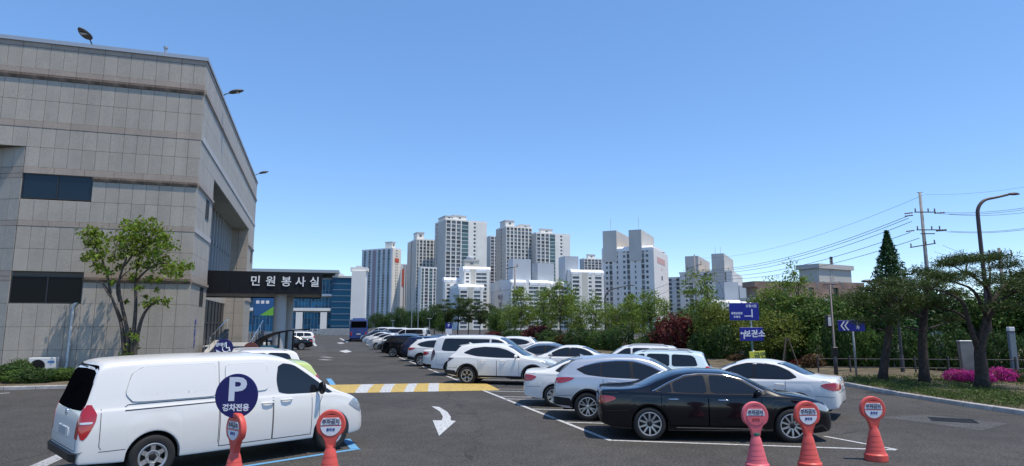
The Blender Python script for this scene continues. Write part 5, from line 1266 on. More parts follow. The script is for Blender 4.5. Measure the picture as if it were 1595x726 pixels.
def make_tree(seed, H, th, rx, rz, nclump, per, ls, lm, bark, r0=.10, spread=.45, cz=None, sub=2, flat=1.0, shell=.45, stems=1, lean=0.0):
    """trunk mesh and crown mesh; crown: leaf clumps scattered in an uneven ellipsoid, limbs running out to them"""
    r = np.random.default_rng(seed); cz = H-rz if cz is None else cz
    cl = []
    while len(cl) < nclump:
        p = r.uniform(-1, 1, 3); q = np.linalg.norm(p)
        if q > 1 or (q < shell and r.random() < .75): continue
        az = math.atan2(p[1], p[0]); k = 1+.22*math.sin(3*az+seed)+.15*math.sin(5*az+2*seed)
        cl.append(np.array([p[0]*rx*k, p[1]*rx*k, cz+p[2]*rz*(1+.12*math.sin(2*az+seed))]))
    t = MB()
    for s_ in range(stems):
        a = 2*math.pi*s_/max(stems,1)+seed; bx, by = (.12*math.cos(a), .12*math.sin(a)) if stems > 1 else (0,0)
        tx, ty = (rx*.35*math.cos(a), rx*.35*math.sin(a)) if stems > 1 else (lean, 0)
        pts = bend((bx,by,-.1), (tx,ty,th), r, .03, 7); t.tube(pts, [r0*(1.25 if i == 0 else 1-.35*i/6) for i in range(7)], 8)
        if stems == 1:
            ld = bend(pts[-1], (tx+r.normal()*.1, ty+r.normal()*.1, cz+rz*.75), r, .05, 6); t.tube(ld, [r0*.62*(1-.8*i/5) for i in range(6)], 7)
        mine = cl[s_::stems]
        for i, c in enumerate(mine[:max(6, int(nclump*.7/stems))]):
            u = r.uniform(.0, .7) if stems == 1 else 0
            st = np.array(ld[int(u*5)]) if stems == 1 else np.array(pts[-1-int(r.integers(0,3))])
            if stems == 1 and st[2] > c[2]+rz*.2: st = np.array(pts[-1])
            t.tube(bend(st, c, r, .10, 5), [r0*.34*(1-.75*q/4) for q in range(5)], 5)
    cen = []; out = []
    for c in cl:
        k = int(per*r.uniform(.6, 1.4)); s = spread*r.uniform(.7, 1.3)
        q = r.normal(size=(k,3))*np.array([s, s, s*.62*flat]); cen.append(c+q); o = c-np.array([0,0,cz]); out.append(np.repeat((o/(np.linalg.norm(o)+1e-6))[None], k, 0)*.55)
    tm = t.mesh('trunk', bark, True); cm = leaf_mesh('crown', np.concatenate(cen), ls, lm, seed=seed, up=.35, out=np.concatenate(out)); return tm, cm
def plant(name, label, cat, protos, loc, rz=0, sc=1, group=None):
    o = thing(name, label, cat, loc, rz, group); o.scale = sc if hasattr(sc, '__len__') else (sc,)*3
    tm, cm = protos
    if tm: link('trunk' if 'tree' in name or 'pine' in name or 'conifer' in name else 'stem', tm, o)
    c = link('foliage' if not ('tree' in name or 'pine' in name or 'conifer' in name) else 'crown', cm, o); c['kind'] = 'stuff'
    return o
def shrub_mesh(seed, rx, rz, n, ls, lm, bark=M_barkd, stems=7, shell=.72):
    r = np.random.default_rng(seed); p = r.normal(size=(n,3)); p /= np.linalg.norm(p, axis=1)[:,None]
    az = np.arctan2(p[:,1], p[:,0]); q = shell+(1-shell)*r.random(n)
    k = 1+.10*np.sin(4*az+seed)+.09*np.sin(7*az+1.7*seed+4*p[:,2])+.07*np.sin(9*p[:,2]+3*az)
    c = p*q[:,None]*k[:,None]*np.array([rx, rx, rz]); c[:,2] += rz*.92; m = c[:,2] > .02; c = c[m]
    t = MB()
    for i in range(stems):
        a = 2*math.pi*i/stems+seed; t.tube(bend((.06*math.cos(a),.06*math.sin(a),-.05), (rx*.6*math.cos(a), rx*.6*math.sin(a), rz*1.15), r, .1, 5), [.03,.025,.02,.016,.008], 5)
    return t.mesh('stem', bark, True), leaf_mesh('foliage', c, ls, lm, seed=seed, up=.2, out=p[m]*.9)
# prototypes
TP = {}
for i in range(4): TP['loose', i] = make_tree(20+i, 6.6, 2.3, 1.75, 2.3, 46, 60, .20, L_lite, M_bark, .085, .34)
for i in range(3): TP['tall', i] = make_tree(40+i, 7.2, 2.0, 1.3, 2.9, 40, 56, .19, L_lite, M_bark, .08, .30)
for i in range(4): TP['dense', i] = make_tree(60+i, 7.0, 1.8, 2.3, 2.7, 95, 75, .24, L_mid, M_bark, .12, .50)
for i in range(3): TP['dark', i] = make_tree(80+i, 7.0, 1.9, 2.2, 2.6, 80, 80, .24, L_dark, M_barkd, .12, .48)
for i in range(3): TP['gold', i] = make_tree(90+i, 5.2, 1.5, 1.9, 2.0, 70, 70, .20, L_gold, M_bark, .09, .42)
for i in range(3): TP['pinegroup', i] = make_tree(100+i, 8.0, 3.0, 1.7, 2.5, 44, 80, .22, L_pine, M_barkd, .12, .36, flat=.6)
for i in range(3): TP['green', i] = shrub_mesh(120+i, .95, .75, 2600, .12, L_mid); TP['darkshrub', i] = shrub_mesh(125+i, 1.0, .85, 2600, .13, L_dark)
for i in range(2): TP['red', i] = shrub_mesh(130+i, 1.0, 1.0, 4200, .12, L_red); TP['pink', i] = shrub_mesh(140+i, .6, .38, 2200, .075, L_pink, shell=.8); TP['azleaf', i] = shrub_mesh(145+i, .6, .40, 1500, .08, L_dark)
for i in range(2): TP['reddish', i] = shrub_mesh(150+i, .8, .65, 1900, .12, leafmat('leaf_bronze', (.085,.045,.018), .25, .5, .05))
hr = 0.0
def hx(px, Y): return at(px, 505, Y).x
def spot(px, Y, z=.1): return Vector((hx(px, Y), Y, z))
def htop(py, Y): return CAM_H+(505-py)/980/_c*Y*1.0          # height that reaches a row of the photo at that distance
# belt of trees behind the right-hand rows (x in photo, distance, top row, kind)
belt = [('loose',0,812,78,452,'thin pale green street tree left of the wooden pole'),('tall',0,846,74,446,'thin pale tree with high twiggy crown beside the wooden pole'),('loose',1,872,70,436,'pale green tree with a tiered crown in front of the white flats'),
 ('loose',2,905,66,468,'pale green tree left of the curved street lamp'),('tall',1,927,63,458,'slender pale tree just left of the curved street lamp'),('loose',3,962,60,470,'pale green tree right of the curved street lamp'),
 ('loose',0,985,57,462,'leafy pale tree below the block with two lift towers'),('loose',1,1014,54,452,'tall leafy pale tree left of the big red shrub'),('tall',2,1033,52,470,'small pale tree leaning beside the big red shrub'),
 ('tall',0,1093,45,412,'tall narrow tree rising between the red shrub and the blue road sign'),('gold',0,1120,44,476,'yellow green tree below the blue road sign'),('loose',2,1212,40,440,'pale tree on thin trunk right of the blue road signs'),
 ('tall',1,1240,39,418,'tall bright green tree in front of the brick building'),('gold',1,1205,37,492,'yellow green bushy tree right of the health centre sign'),('dense',0,1262,38,464,'dense green tree in front of the beige building'),
 ('dense',1,1310,37,462,'dense green tree behind the chevron sign'),('gold',2,1160,43,505,'low yellow green tree around the health centre sign'),('dense',2,1352,38,455,'dense green tree left of the pointed conifer'),
 ('dark',0,1420,38,440,'dark green tree right of the pointed conifer'),('dark',1,1475,36,452,'dark green tree behind the middle pine'),('dense',3,1560,35,455,'green tree behind the spreading pine'),('dark',2,1605,34,430,'dark green tree at the right edge behind the spreading pine'),
 ('dense',1,1395,42,470,'green tree at the foot of the pointed conifer'),('dense',0,1500,40,470,'green tree behind the steel slab'),('dark',1,1285,44,470,'dark tree between the camera pole and the brick building'),('dark',2,1185,50,470,'dark tree behind the blue road signs')]
belt += [('loose',1,826,80,474,'pale tree second right of the wooden pole, behind the hedge'),('loose',3,858,76,466,'pale tree between the two tall thin trees near the wooden pole'),('loose',0,890,72,462,'pale tree behind the one left of the curved lamp'),('loose',2,948,68,476,'pale tree directly behind the curved street lamp post'),('loose',1,975,64,474,'pale tree behind the leafy one below the two lift towers'),
 ('loose',3,1000,60,468,'pale tree second left of the big red shrub'),('dense',0,1072,56,482,'fresh green tree behind the right side of the big red shrub'),('loose',2,1108,52,462,'pale tree left of the blue direction sign'),('dense',1,1136,50,486,'fresh green tree behind the blue direction sign'),('dense',3,1225,44,462,'fresh green tree behind the staked tree')]
PH = {'loose':6.6,'tall':7.2,'dense':7.0,'dark':7.0,'gold':5.2,'pinegroup':8.0}
for i, (k, v, px, Y, top, lab) in enumerate(belt):
    h = htop(top, Y); s = h/PH[k]; wx = max(s, .75) if k != 'tall' else s*.9
    if k == 'loose': wx *= .95
    plant('tree', lab, 'tree', TP[k, v], spot(px, Y), 1.7*i, (wx, wx, s), 'trees along the right edge of the car park')
# far mass of darker trees in front of the towers
fm_ = [('dark',0,588,150,487,'bushy green tree right of the pale concrete tower'),('dark',1,604,148,489,'low green tree second from the concrete tower'),('dark',2,622,140,480,'round green tree left of the thin light poles'),('dark',0,640,132,484,'green tree among the thin light poles'),
 ('dark',1,658,126,482,'green tree right of the thin light poles'),('dark',2,676,120,476,'green tree left of the far pine group'),('pinegroup',0,696,104,466,'far pine, leftmost of the pine group'),('pinegroup',1,714,102,461,'far pine, second of the pine group'),('pinegroup',2,730,100,464,'far pine in the middle of the pine group'),
 ('pinegroup',0,748,98,468,'far pine with bare trunk in front of the lettered gable'),('pinegroup',1,764,96,474,'far pine, rightmost of the pine group'),('dense',0,778,92,480,'brighter green tree right of the pine group'),('loose',3,795,84,470,'thin pale tree in front of the lettered gable'),
 ('dark',1,572,156,496,'low shrub-like tree beside the blue bus'),('dense',3,690,118,490,'green tree behind the blue parking sign'),('dense',2,650,136,494,'low tree beside the light poles')]
for i, (k, v, px, Y, top, lab) in enumerate(fm_):
    h = htop(top, Y); s = h/PH[k]; plant('tree', lab, 'tree', TP[k, v], spot(px, Y, 0), 2.1*i+.5, (s*1.02, s*1.02, s), 'trees in front of the apartment towers')
# hedge of shrubs behind the second row
hs = [('red',0,1058,47,490,1.75,'large round dark red shrub, biggest in the hedge'),('red',1,838,72,506,1.6,'round dark red shrub in front of the white flats'),('red',1,770,86,515,1.5,'dark red shrub far along the hedge'),('reddish',0,882,66,518,1.3,'bronze shrub between green ones far along the hedge'),('reddish',1,988,52,536,1.1,'bronze shrub left of the big red shrub'),
 ('reddish',0,1150,40,548,1.3,'bronze red shrub below the health centre sign'),('red',0,1243,36,556,1.1,'dark red shrub behind the white saloon roof'),('reddish',1,1262,34,548,1.2,'reddish shrub left of the camera pole')]
for i, (k, v, px, Y, top, sx, lab) in enumerate(hs):
    h = htop(top, Y)-.1; bz = {'red':1.92,'reddish':1.25}[k]
    rw_ = {1058:42,838:26,770:16}.get(px, 24)/990*Y; plant('red_shrub', lab, 'shrub', TP[k, v], spot(px, Y, .05), i*1.3, (rw_, rw_, h/bz), 'red shrubs in the hedge')
HW = ['left of the foot of the wooden pole','just right of the foot of the wooden pole','right of the round red shrub in front of the white flats','beside the bronze shrub far along the hedge','below the pale tree left of the curved street lamp','second left of the curved street lamp','just left of the foot of the curved street lamp','at the foot of the curved street lamp','right of the foot of the curved street lamp','left of the big red shrub','touching the left side of the big red shrub','touching the right side of the big red shrub','below the tall narrow tree right of the big red shrub','left of the foot of the health centre sign','right of the foot of the health centre sign','behind the yellow notice board','left of the tree stakes','right of the tree stakes','left of the camera pole','behind the foot of the camera pole','between the camera pole and the chevron sign post','right of the chevron sign post','left of the leftmost pine trunk','right of the leftmost pine trunk','left of the middle pine trunk','right of the middle pine trunk','left of the steel slab','right behind the steel slab','behind the forked pine trunk','right of the pale blue marker post']
gs = [(800,80,512),(818,76,516),(858,69,514),(868,67,522),(898,63,512),(915,61,516),(932,59,512),(948,57,516),(966,55,510),(1005,50,520),(1022,49,512),(1090,44,520),(1108,43,505),(1128,42,508),(1178,39,512),(1200,38,500),(1222,37,508),(1242,40,495),(1275,35.5,512),(1300,35,500),(1325,34.5,515),(1350,34,508),(1378,33.5,520),(1405,33,512),(1430,32.5,525),(1462,32,520),(1490,32,515),(1520,31.5,525),(1550,31,518),(1582,31,525)]
for i, (px, Y, top) in enumerate(gs):
    k = 'darkshrub' if i % 3 else 'green'; h = htop(top, Y)-.05; w_ = 15/990*Y*1.45
    plant('green_shrub', 'green hedge shrub '+HW[i], 'shrub', TP[k, i % 3], spot(px, Y, .05), i*.9, (w_, w_, h/1.55), 'green shrubs of the hedge')
# azaleas round the steel slab
az = [('pink',0,1482,26.2,577,1.0,'magenta azalea left of the steel slab'),('pink',1,1502,25.6,582,.9,'magenta azalea in front of the steel slab, left half'),('pink',0,1520,25.2,584,.9,'magenta azalea in front of the steel slab next to the pine trunk'),('pink',1,1550,25.6,570,1.05,'tallest magenta azalea right of the pine trunk'),('pink',0,1566,26.2,585,.8,'low magenta azalea at the far right of the bed'),
      ('azleaf',0,1535,26.5,575,1.2,'green azalea without flowers behind the pine trunk'),('azleaf',1,1580,25.8,586,1.1,'green low shrub right of the magenta azaleas')]
for i, (k, v, px, Y, top, w_, lab) in enumerate(az):
    h = htop(top, Y)-.12; plant('azalea_shrub', lab, 'shrub', TP[k, v], spot(px, Y, .12), i*1.1, (w_*.82, w_*.85, max(h,.5)/.73), 'azaleas by the steel slab')
# pointed conifer
r = np.random.default_rng(5); n = 9000; hh = r.random(n)**1.35; az_ = r.random(n)*2*math.pi; tier = .80+.20*np.abs(np.sin(hh*34+np.sin(az_*3)*1.2)); rad = (1-hh)*1.5*tier*(.45+.62*r.random(n)**.6)*(1+.20*np.sin(az_*5+hh*14)+.10*np.sin(az_*9+hh*40))
cc = np.stack([rad*np.cos(az_), rad*np.sin(az_), .9+hh*7.1-rad*.25], 1); t = MB(); t.tube([(0,0,-.1),(0,0,4),(0,0,7.9)], [.16,.10,.02], 8)
conif = (t.mesh('trunk', M_barkd, True), leaf_mesh('crown', cc, .17, L_conif, .35, seed=5, out=np.stack([np.cos(az_), np.sin(az_), .1+0*az_], 1)*.8))
plant('conifer_tree', 'pointed dark green conifer standing above the other trees', 'tree', conif, spot(1393, 36, .1), 0, (1.55,1.55,htop(364,36)/8.0))
# pines on the verge: bare twisting trunk, forked limbs, flat needle pads
def pine(name, label, base, trunk, limbs, pads, seed, r0):
    r = np.random.default_rng(seed); o = thing(name, label, 'tree', base, 0, 'pines on the right verge'); t = MB()
    def sm(P, n=12):
        P = np.array(chaikin(P, 2)); return [tuple(p) for p in P]
    tr_ = sm(trunk); t.tube(tr_, [r0*(1.3 if i == 0 else 1-.45*i/(len(tr_)-1)) for i in range(len(tr_))], 10)
    for a, pts, ra in limbs:
        st = tr_[min(int(a*(len(tr_)-1)), len(tr_)-1)]; q = sm([st]+pts); t.tube(q, [ra*(1-.78*i/(len(q)-1)) for i in range(len(q))], 7)
    cen = []; up_ = []
    allp = [np.array(p) for _, pts, _ in limbs for p in pts]
    for (x, y, z, rx_, rz_) in pads:
        near = min(allp, key=lambda p: np.linalg.norm(p-np.array([x,y,z]))); t.tube(bend(near, (x,y,z-rz_*.4), r, .12, 5), [.04,.034,.028,.02,.012], 5)
        for _ in range(int(26*rx_*rx_)+7):
            a = r.random()*2*math.pi; q = rx_*math.sqrt(r.random()); c = np.array([x+q*math.cos(a), y+q*math.sin(a), z+rz_*(1-(q/rx_)**2)*r.uniform(-.2,1)])
            t.tube([(x+(c[0]-x)*.3, y+(c[1]-y)*.3, z-rz_*.25), tuple(c)], [.014,.006], 4, cap=False)
            cen.append(c+r.normal(size=(46,3))*np.array([.15,.15,.085])); 
    link('trunk', t.mesh('trunk', M_barkd, True), o)
    c = link('crown', leaf_mesh('crown', np.concatenate(cen), .15, L_pine, .16, up=.8, seed=seed), o); c['kind'] = 'stuff'
    return o
B1 = spot(1530, 23.6, .12)
m1 = 23.6/990
def Q(px, py, Y, B): p = at(px, py, Y); return (p.x-B.x, p.y-B.y, p.z-B.z)
tr1 = [Q(1530,612,23.6,B1),Q(1529,570,23.6,B1),Q(1525,545,23.6,B1),Q(1535,510,23.5,B1),Q(1541,480,23.5,B1)]
lm1 = [(.40,[Q(1508,500,23.4,B1),Q(1502,470,23.2,B1),Q(1475,455,22.8,B1),Q(1440,448,22.4,B1)],.10),(.95,[Q(1545,460,23.4,B1),Q(1530,440,23.6,B1),Q(1505,425,23.7,B1),Q(1485,415,23.9,B1)],.09),(1.0,[Q(1556,455,23.6,B1),Q(1568,440,23.8,B1),Q(1582,430,24,B1)],.08),
       (.9,[Q(1555,470,23,B1),Q(1580,455,22.6,B1),Q(1605,450,22.2,B1)],.08),(1.0,[Q(1540,445,24,B1),Q(1543,425,24.3,B1),Q(1540,410,24.5,B1)],.07),(.62,[Q(1500,488,24,B1),Q(1465,480,24.4,B1),Q(1430,478,24.6,B1)],.06),(.98,[Q(1520,452,23.2,B1),Q(1490,440,23.0,B1),Q(1465,436,22.8,B1)],.07)]
pd1 = [(*Q(px,py,Y,B1),rx_*.9,rz_*.9) for px,py,Y,rx_,rz_ in ((1475,412,24,.85,.24),(1508,405,24.2,.95,.24),(1542,403,24.5,.95,.24),(1568,415,24.2,.7,.22),(1582,428,24,.65,.22),(1592,452,22.3,.8,.24),(1440,444,22.6,.7,.22),(1458,432,23.2,.65,.2),(1482,436,22.8,.6,.2),(1432,476,24.6,.7,.22),(1520,428,23.2,.6,.2),(1552,440,22.9,.65,.22),(1560,478,22.6,.6,.2),(1610,440,22.5,.9,.25),(1462,470,24.2,.55,.2))]
pine('pine_tree', 'spreading pine with flat dark pads and a forked trunk beside the steel slab', B1, tr1, lm1, pd1, 3, .24)
B2 = spot(1441, 25.6, .12)
tr2 = [Q(1441,603,25.6,B2),Q(1438,560,25.6,B2),Q(1436,520,25.6,B2),Q(1441,480,25.6,B2),Q(1444,455,25.7,B2)]
lm2 = [(.75,[Q(1420,488,25.3,B2),Q(1400,470,25.1,B2),Q(1385,462,25,B2)],.07),(.85,[Q(1465,475,25.8,B2),Q(1480,462,26,B2)],.06),(1.0,[Q(1440,440,26,B2),Q(1430,428,26.2,B2)],.06),(.6,[Q(1410,510,25.2,B2),Q(1392,502,25,B2)],.05),(.6,[Q(1468,505,26,B2),Q(1482,500,26.2,B2)],.05)]
pd2 = [(*Q(px,py,Y,B2),rx_*.8,rz_) for px,py,Y,rx_,rz_ in ((1385,456,25,.7,.25),(1408,442,25.4,.75,.25),(1432,426,26.2,.8,.25),(1462,430,26.2,.7,.25),(1482,458,26,.65,.22),(1396,486,25,.65,.22),(1424,466,25,.7,.24),(1452,470,25.2,.6,.2),(1392,502,25,.5,.2),(1482,498,26.2,.5,.2),(1440,448,25.6,.7,.22))]
pine('pine_tree', 'dark pine with a straight trunk, middle one of the three on the verge', B2, tr2, lm2, pd2, 4, .20)
B3 = spot(1375, 26.6, .12)
tr3 = [Q(1374,599,26.6,B3),Q(1378,560,26.6,B3),Q(1385,520,26.6,B3),Q(1386,485,26.6,B3),Q(1382,455,26.7,B3)]
lm3 = [(.75,[Q(1362,488,26.4,B3),Q(1345,478,26.2,B3)],.06),(.85,[Q(1402,470,26.8,B3),Q(1412,458,27,B3)],.06),(1.0,[Q(1376,440,27,B3),Q(1368,430,27.1,B3)],.05),(.6,[Q(1360,512,26.4,B3),Q(1348,505,26.2,B3)],.05)]
pd3 = [(*Q(px,py,Y,B3),rx_*.78,rz_) for px,py,Y,rx_,rz_ in ((1345,472,26.2,.7,.25),(1362,450,26.6,.75,.26),(1388,440,27,.75,.26),(1410,456,27,.6,.22),(1350,500,26.2,.6,.22),(1376,470,26.2,.6,.22),(1400,488,26.5,.55,.2),(1330,462,26.6,.6,.22))]
pine('pine_tree', 'leaning dark pine, leftmost of the three on the verge', B3, tr3, lm3, pd3, 6, .18)
# grass tufts on the verge
r = np.random.default_rng(9); cen = []
for _ in range(2200):
    a = r.random(); p = gnd(1320+a*330, 601+46*a) if False else None
    px = r.uniform(1310, 1640); Y = r.uniform(18.5, 29); X = hx(px, Y)
    kx = np.interp(Y, [17.6,19.36,22,25.6,30], [13.95,13.5,13.25,13.3,12.1])+.35
    if X < kx: continue
    k = int(r.integers(5, 22)); cen.append(np.array([X, Y, .17])+r.normal(size=(k,3))*np.array([.12,.12,.03]))
o = link('grass', leaf_mesh('grass', np.concatenate(cen), .13, L_grass, .16, seed=9, up=.0)); tag(o, 'sparse dry grass tufts growing on the brown verge', 'grass', kind='stuff')
# multi-stemmed tree against the granite wall
B4 = blocal(-2.75, -1.7, .1); r = np.random.default_rng(12)
o = thing('wall_tree', 'multi stemmed tree with bright green leaves in front of the granite wall', 'tree', B4); t = MB(); YT = B4.y
def S(px, py, dy=0): return Q(px, py, YT+dy, B4)
stems = [[S(194,592),S(193,545),S(190,505),S(180,480),S(172,458),S(160,440)],[S(198,590),S(200,545),S(198,510),S(188,470),S(184,440),S(192,415),S(200,392)],[S(203,592),S(206,540),S(210,500),S(212,470),S(210,440),S(216,405),S(222,380)],
         [S(206,590),S(212,530),S(222,490),S(238,472),S(252,466)],[S(186,470),S(180,445),S(192,428,.3),S(204,420,.3)],[S(190,500),S(178,470,-.3),S(164,452,-.4),S(158,440,-.5)],
         [S(172,458),S(168,430),S(160,405),S(148,382),S(142,368)],[S(200,392),S(192,372),S(186,360),S(178,400)],[S(222,380),S(236,368),S(246,352)],[S(210,440),S(228,420),S(252,408),S(272,414)],[S(192,415),S(206,400),S(212,372),S(208,352)]]
for i, P in enumerate(stems):
    q = [tuple(x) for x in chaikin([np.array(p) for p in P], 2)]; ra = (.10 if i < 4 else .05); t.tube(q, [ra*(1.15-.85*j/(len(q)-1)) for j in range(len(q))], 7)
cl4 = [(134,366,.30),(146,362,.30),(152,378,.30),(160,392,.3),(148,400,.28),(138,398,.22),(162,372,.3),(156,416,.25),(200,358,.36),(214,352,.36),(228,354,.36),(242,358,.34),(196,374,.36),(212,372,.38),(230,374,.38),(248,372,.34),(262,384,.3),(258,368,.26),(206,392,.34),(224,394,.36),(242,396,.36),(232,412,.34),(214,412,.26),(256,410,.3),(270,418,.3),(284,416,.28),(294,414,.2),(276,430,.24),(262,424,.24),(196,345,.16),(236,342,.14),(242,470,.24),(258,470,.2),(228,474,.18),(222,384,.3),(188,386,.2),(244,452,.10),(176,440,.14),(168,424,.18),(206,432,.18),(216,448,.15),(150,418,.18),(232,436,.2),(188,416,.18),(174,404,.18),(140,380,.2),(246,436,.16),(184,372,.16),(196,470,.1),(226,462,.12),
       (200,520,.18),(206,540,.2),(196,555,.22),(210,525,.16),(200,575,.22),(130,404,.14),(188,400,.2),(250,384,.3)]
cen = []
for px, py, s in cl4:
    c = np.array(S(px, py, r.uniform(-.5,.5))); cen.append(c+r.normal(size=(int(88*(s/.3)**2)+12,3))*np.array([s,s*1.1,s*.8])*.62)
link('trunk', t.mesh('trunk', M_bark, True), o); c = link('crown', leaf_mesh('crown', np.concatenate(cen), .16, L_hero, .6, seed=12, up=.4), o); c['kind'] = 'stuff'
# shrubs in the bed at the foot of the wall
for i, (px, Y, top, k, w_, lab) in enumerate([(8,27.2,573,'green',.7,'rounded green shrub at the left edge below the granite wall'),(28,26.6,571,'darkshrub',.8,'dark green shrub left of the air conditioner'),(40,26.2,588,'green',.75,'low green shrub in front of the air conditioner, left'),(38,27.4,562,'green',.5,'taller feathery shrub beside the air conditioner'),(66,26.0,592,'darkshrub',.6,'low dark shrub in front of the air conditioner, right'),(94,26.8,583,'green',.7,'green shrub between the drain pipe and the white van'),(112,27.2,574,'green',.6,'green shrub half hidden by the back of the white van'),(-14,26.8,575,'darkshrub',.9,'dark shrub at the very left edge of the bed'),(160,28.2,578,'green',.8,'green shrub at the foot of the wall tree left side'),(225,29.5,575,'darkshrub',.8,'dark shrub at the foot of the wall tree right side')]):
    h = htop(top, Y)-.1; plant('green_shrub', lab, 'shrub', TP[k, i % 3], spot(px, Y, .1), i, (w_*1.15, w_*.95, max(h,.45)/1.22), 'shrubs at the foot of the granite wall')
cen = []
for _ in range(420):
    a = r.uniform(0, 9.5); b_ = r.uniform(.25, 2.2); p = q0+PD*(a+6)+RD*b_; 
    if p.x > q1.x: continue
    cen.append(np.array([p.x, p.y, .16])+r.normal(size=(14,3))*np.array([.14,.14,.05]))
o = link('grass', leaf_mesh('grass', np.concatenate(cen), .16, leafmat('grass_green', (.10,.16,.035)), .16, seed=19)); tag(o, 'short green grass in the bed at the foot of the granite wall', 'grass', kind='stuff')
# ---------------------------------------------------------------- parked vehicles
GR, GL2, GR2 = 'cars parked in the right-hand bays', 'cars parked in the left-hand bays', 'cars parked in the second row'
hR = math.atan2(SD.y, SD.x); hL = R(46)
def prow(m, paint, label, px, py, dh=0, name='parked_car', cat='car', group=GR, **k):
    h = hR+R(dh); return place_car(m, paint, name, label, cat, wheel_at(m, px, py, h), h, group, **k)
_hv = Vector((math.cos(hL), math.sin(hL), 0)); van_c = gnd(238, 712, .345)-_hv*(VAN.xr-VAN.L/2)+Vector((-_hv.y, _hv.x, 0))*(VAN.W-.02); van_c.z = 0
place_car(VAN, P_white, 'parked_van', 'white windowless panel van with black rear glass parked behind the blue disc sign', 'van', van_c, hL, GL2)
prow(SEDAN, P_black, 'black saloon car with chrome window trim, nearest in the right-hand row', 1013, 686.5, 5.5)
prow(SUV, P_silver, 'silver compact crossover with red tail lamps parked directly behind the black saloon', 916, 656, 2)
prow(SALOON, P_white, 'white saloon parked between the silver crossover and the empty bays', 863, 634, 1)
prow(XUV, P_white, 'white crossover with black wheel arches beside the end of the speed hump', 727, 599, -2)
prow(MPV, P_white, 'tall white passenger van with dark side glass behind the black-arched crossover', 702, 586, -2, 'parked_van', 'van')
prow(SALOON, P_white, 'white saloon poking out left of the tall white passenger van', 682, 575, 0)
prow(SUV, P_pearl, 'white crossover between the dark blue car and the white saloon', 655, 571, 0)
prow(XUV, P_navy, 'dark navy crossover next to the black one on the right-hand row', 643, 563, 0)
prow(XUV, P_black, 'black crossover with shining rear wheel, the sixth dark car from the bus', 611.5, 556.5, 0)
def front(m, paint, label, px, Y, dh=0, name='parked_car', cat='car'):
    h = hR+math.pi+R(dh); g = gnd(px, 505+2.45*990/Y); hv = Vector((math.cos(h), math.sin(h), 0))
    return place_car(m, paint, name, label, cat, g-hv*(m.L/2), h, GR)
front(SUV, P_grey, 'grey car facing out just beyond the black crossover', 590, 55, 0)
front(SALOON, P_white, 'white saloon facing out, nearest of the far white cars', 578, 62)
front(SEDAN, P_white, 'white saloon facing out, second of the far white cars', 573, 71)
front(SALOON, P_pearl, 'white saloon facing out, third of the far white cars', 567, 79)
front(SUV, P_grey, 'dark grey car facing out close to the blue bus', 563, 87)
# second file behind, only roofs showing
for m, p, lab, px, Y, nm, cat in ((BOXY, P_navy, 'dark blue car whose roof shows above the navy crossover', 675, 50, 'parked_car', 'car'),(XUV, P_black, 'long black car whose roof shows behind the tall white van', 722, 47, 'parked_car', 'car'),(MPV, P_white, 'white van far off to the right of the blue bus', 612, 96, 'parked_van', 'van'),(MPV, P_pearl, 'white van farthest away beside the blue bus', 596, 112, 'parked_van', 'van'),(MPV, P_white, 'white van behind the far white saloons', 640, 84, 'parked_van', 'van'),(SUV, P_white, 'white car whose roof shows right of the tall white van', 792, 43, 'parked_car', 'car')):
    h = hR+math.pi; place_car(m, p, nm, lab, cat, Vector((hx(px, Y), Y, 0)), h, GR2)
def back2(m, paint, label, px, Y, dh=0, name='parked_car', cat='car', **k):
    """second row, tail to the right: px,Y of the tail's near corner"""
    h = hR+math.pi+R(dh); hv = Vector((math.cos(h), math.sin(h), 0)); nv = Vector((-hv.y, hv.x, 0))
    g = Vector((hx(px, Y), Y, 0)); c = g+hv*(m.L/2)-nv*(m.W*.92)
    return place_car(m, paint, name, label, cat, c, h, GR2, **k)
back2(SALOON, P_white, 'white saloon with its tail to the right, beyond the black saloon', 1300, 16.5, -22)
back2(BOXY, P_mint, 'pale mint estate with roof rails and cross bars in the second row', 1106, 20.0, -7)
BOXN = None
back2(MPV, P_white, 'white boxy car with a long flat roof left of the mint estate', 1068, 25.5, 0) if False else back2(BOXY, P_white, 'white boxy car with a long flat roof left of the mint estate', 1064, 25.2, 0)
back2(SALOON, P_white, 'white car with curved roof left of the white boxy car', 958, 29.0, 0)
back2(SEDAN, P_grey, 'dark grey saloon in the second row behind the silver crossover', 920, 32.0, 0)
back2(SALOON, P_white, 'white saloon left of the dark grey saloon in the second row', 902, 35, 0)
back2(SALOON, P_white, 'small white car at the left end of the second row', 838, 42, 0)
# left-hand bays
def left(m, paint, label, px, Y, dh=0, flip=True, name='parked_car', cat='car'):
    h = hL+(math.pi if flip else 0)+R(dh); hv = Vector((math.cos(h), math.sin(h), 0)); nv = Vector((-hv.y, hv.x, 0))
    g = Vector((hx(px, Y), Y, 0)); c = g+hv*(m.L/2)-nv*(m.W*.9)*(1 if flip else -1)
    return place_car(m, paint, name, label, cat, c, h, GL2)
left(HATCH, P_lime, 'lime green hatchback showing its back above the bonnet of the white van', 506, 17.3, -9)
left(BOXY, P_white, 'white estate with roof rails behind the lime green hatchback', 478, 22.2, -11)
left(SEDAN, P_black, 'dark saloon parked far off on the left beyond the bicycle shelter', 489, 62, -20)
left(BOXY, P_white, 'white car parked behind the dark saloon on the far left', 492, 72, -20)
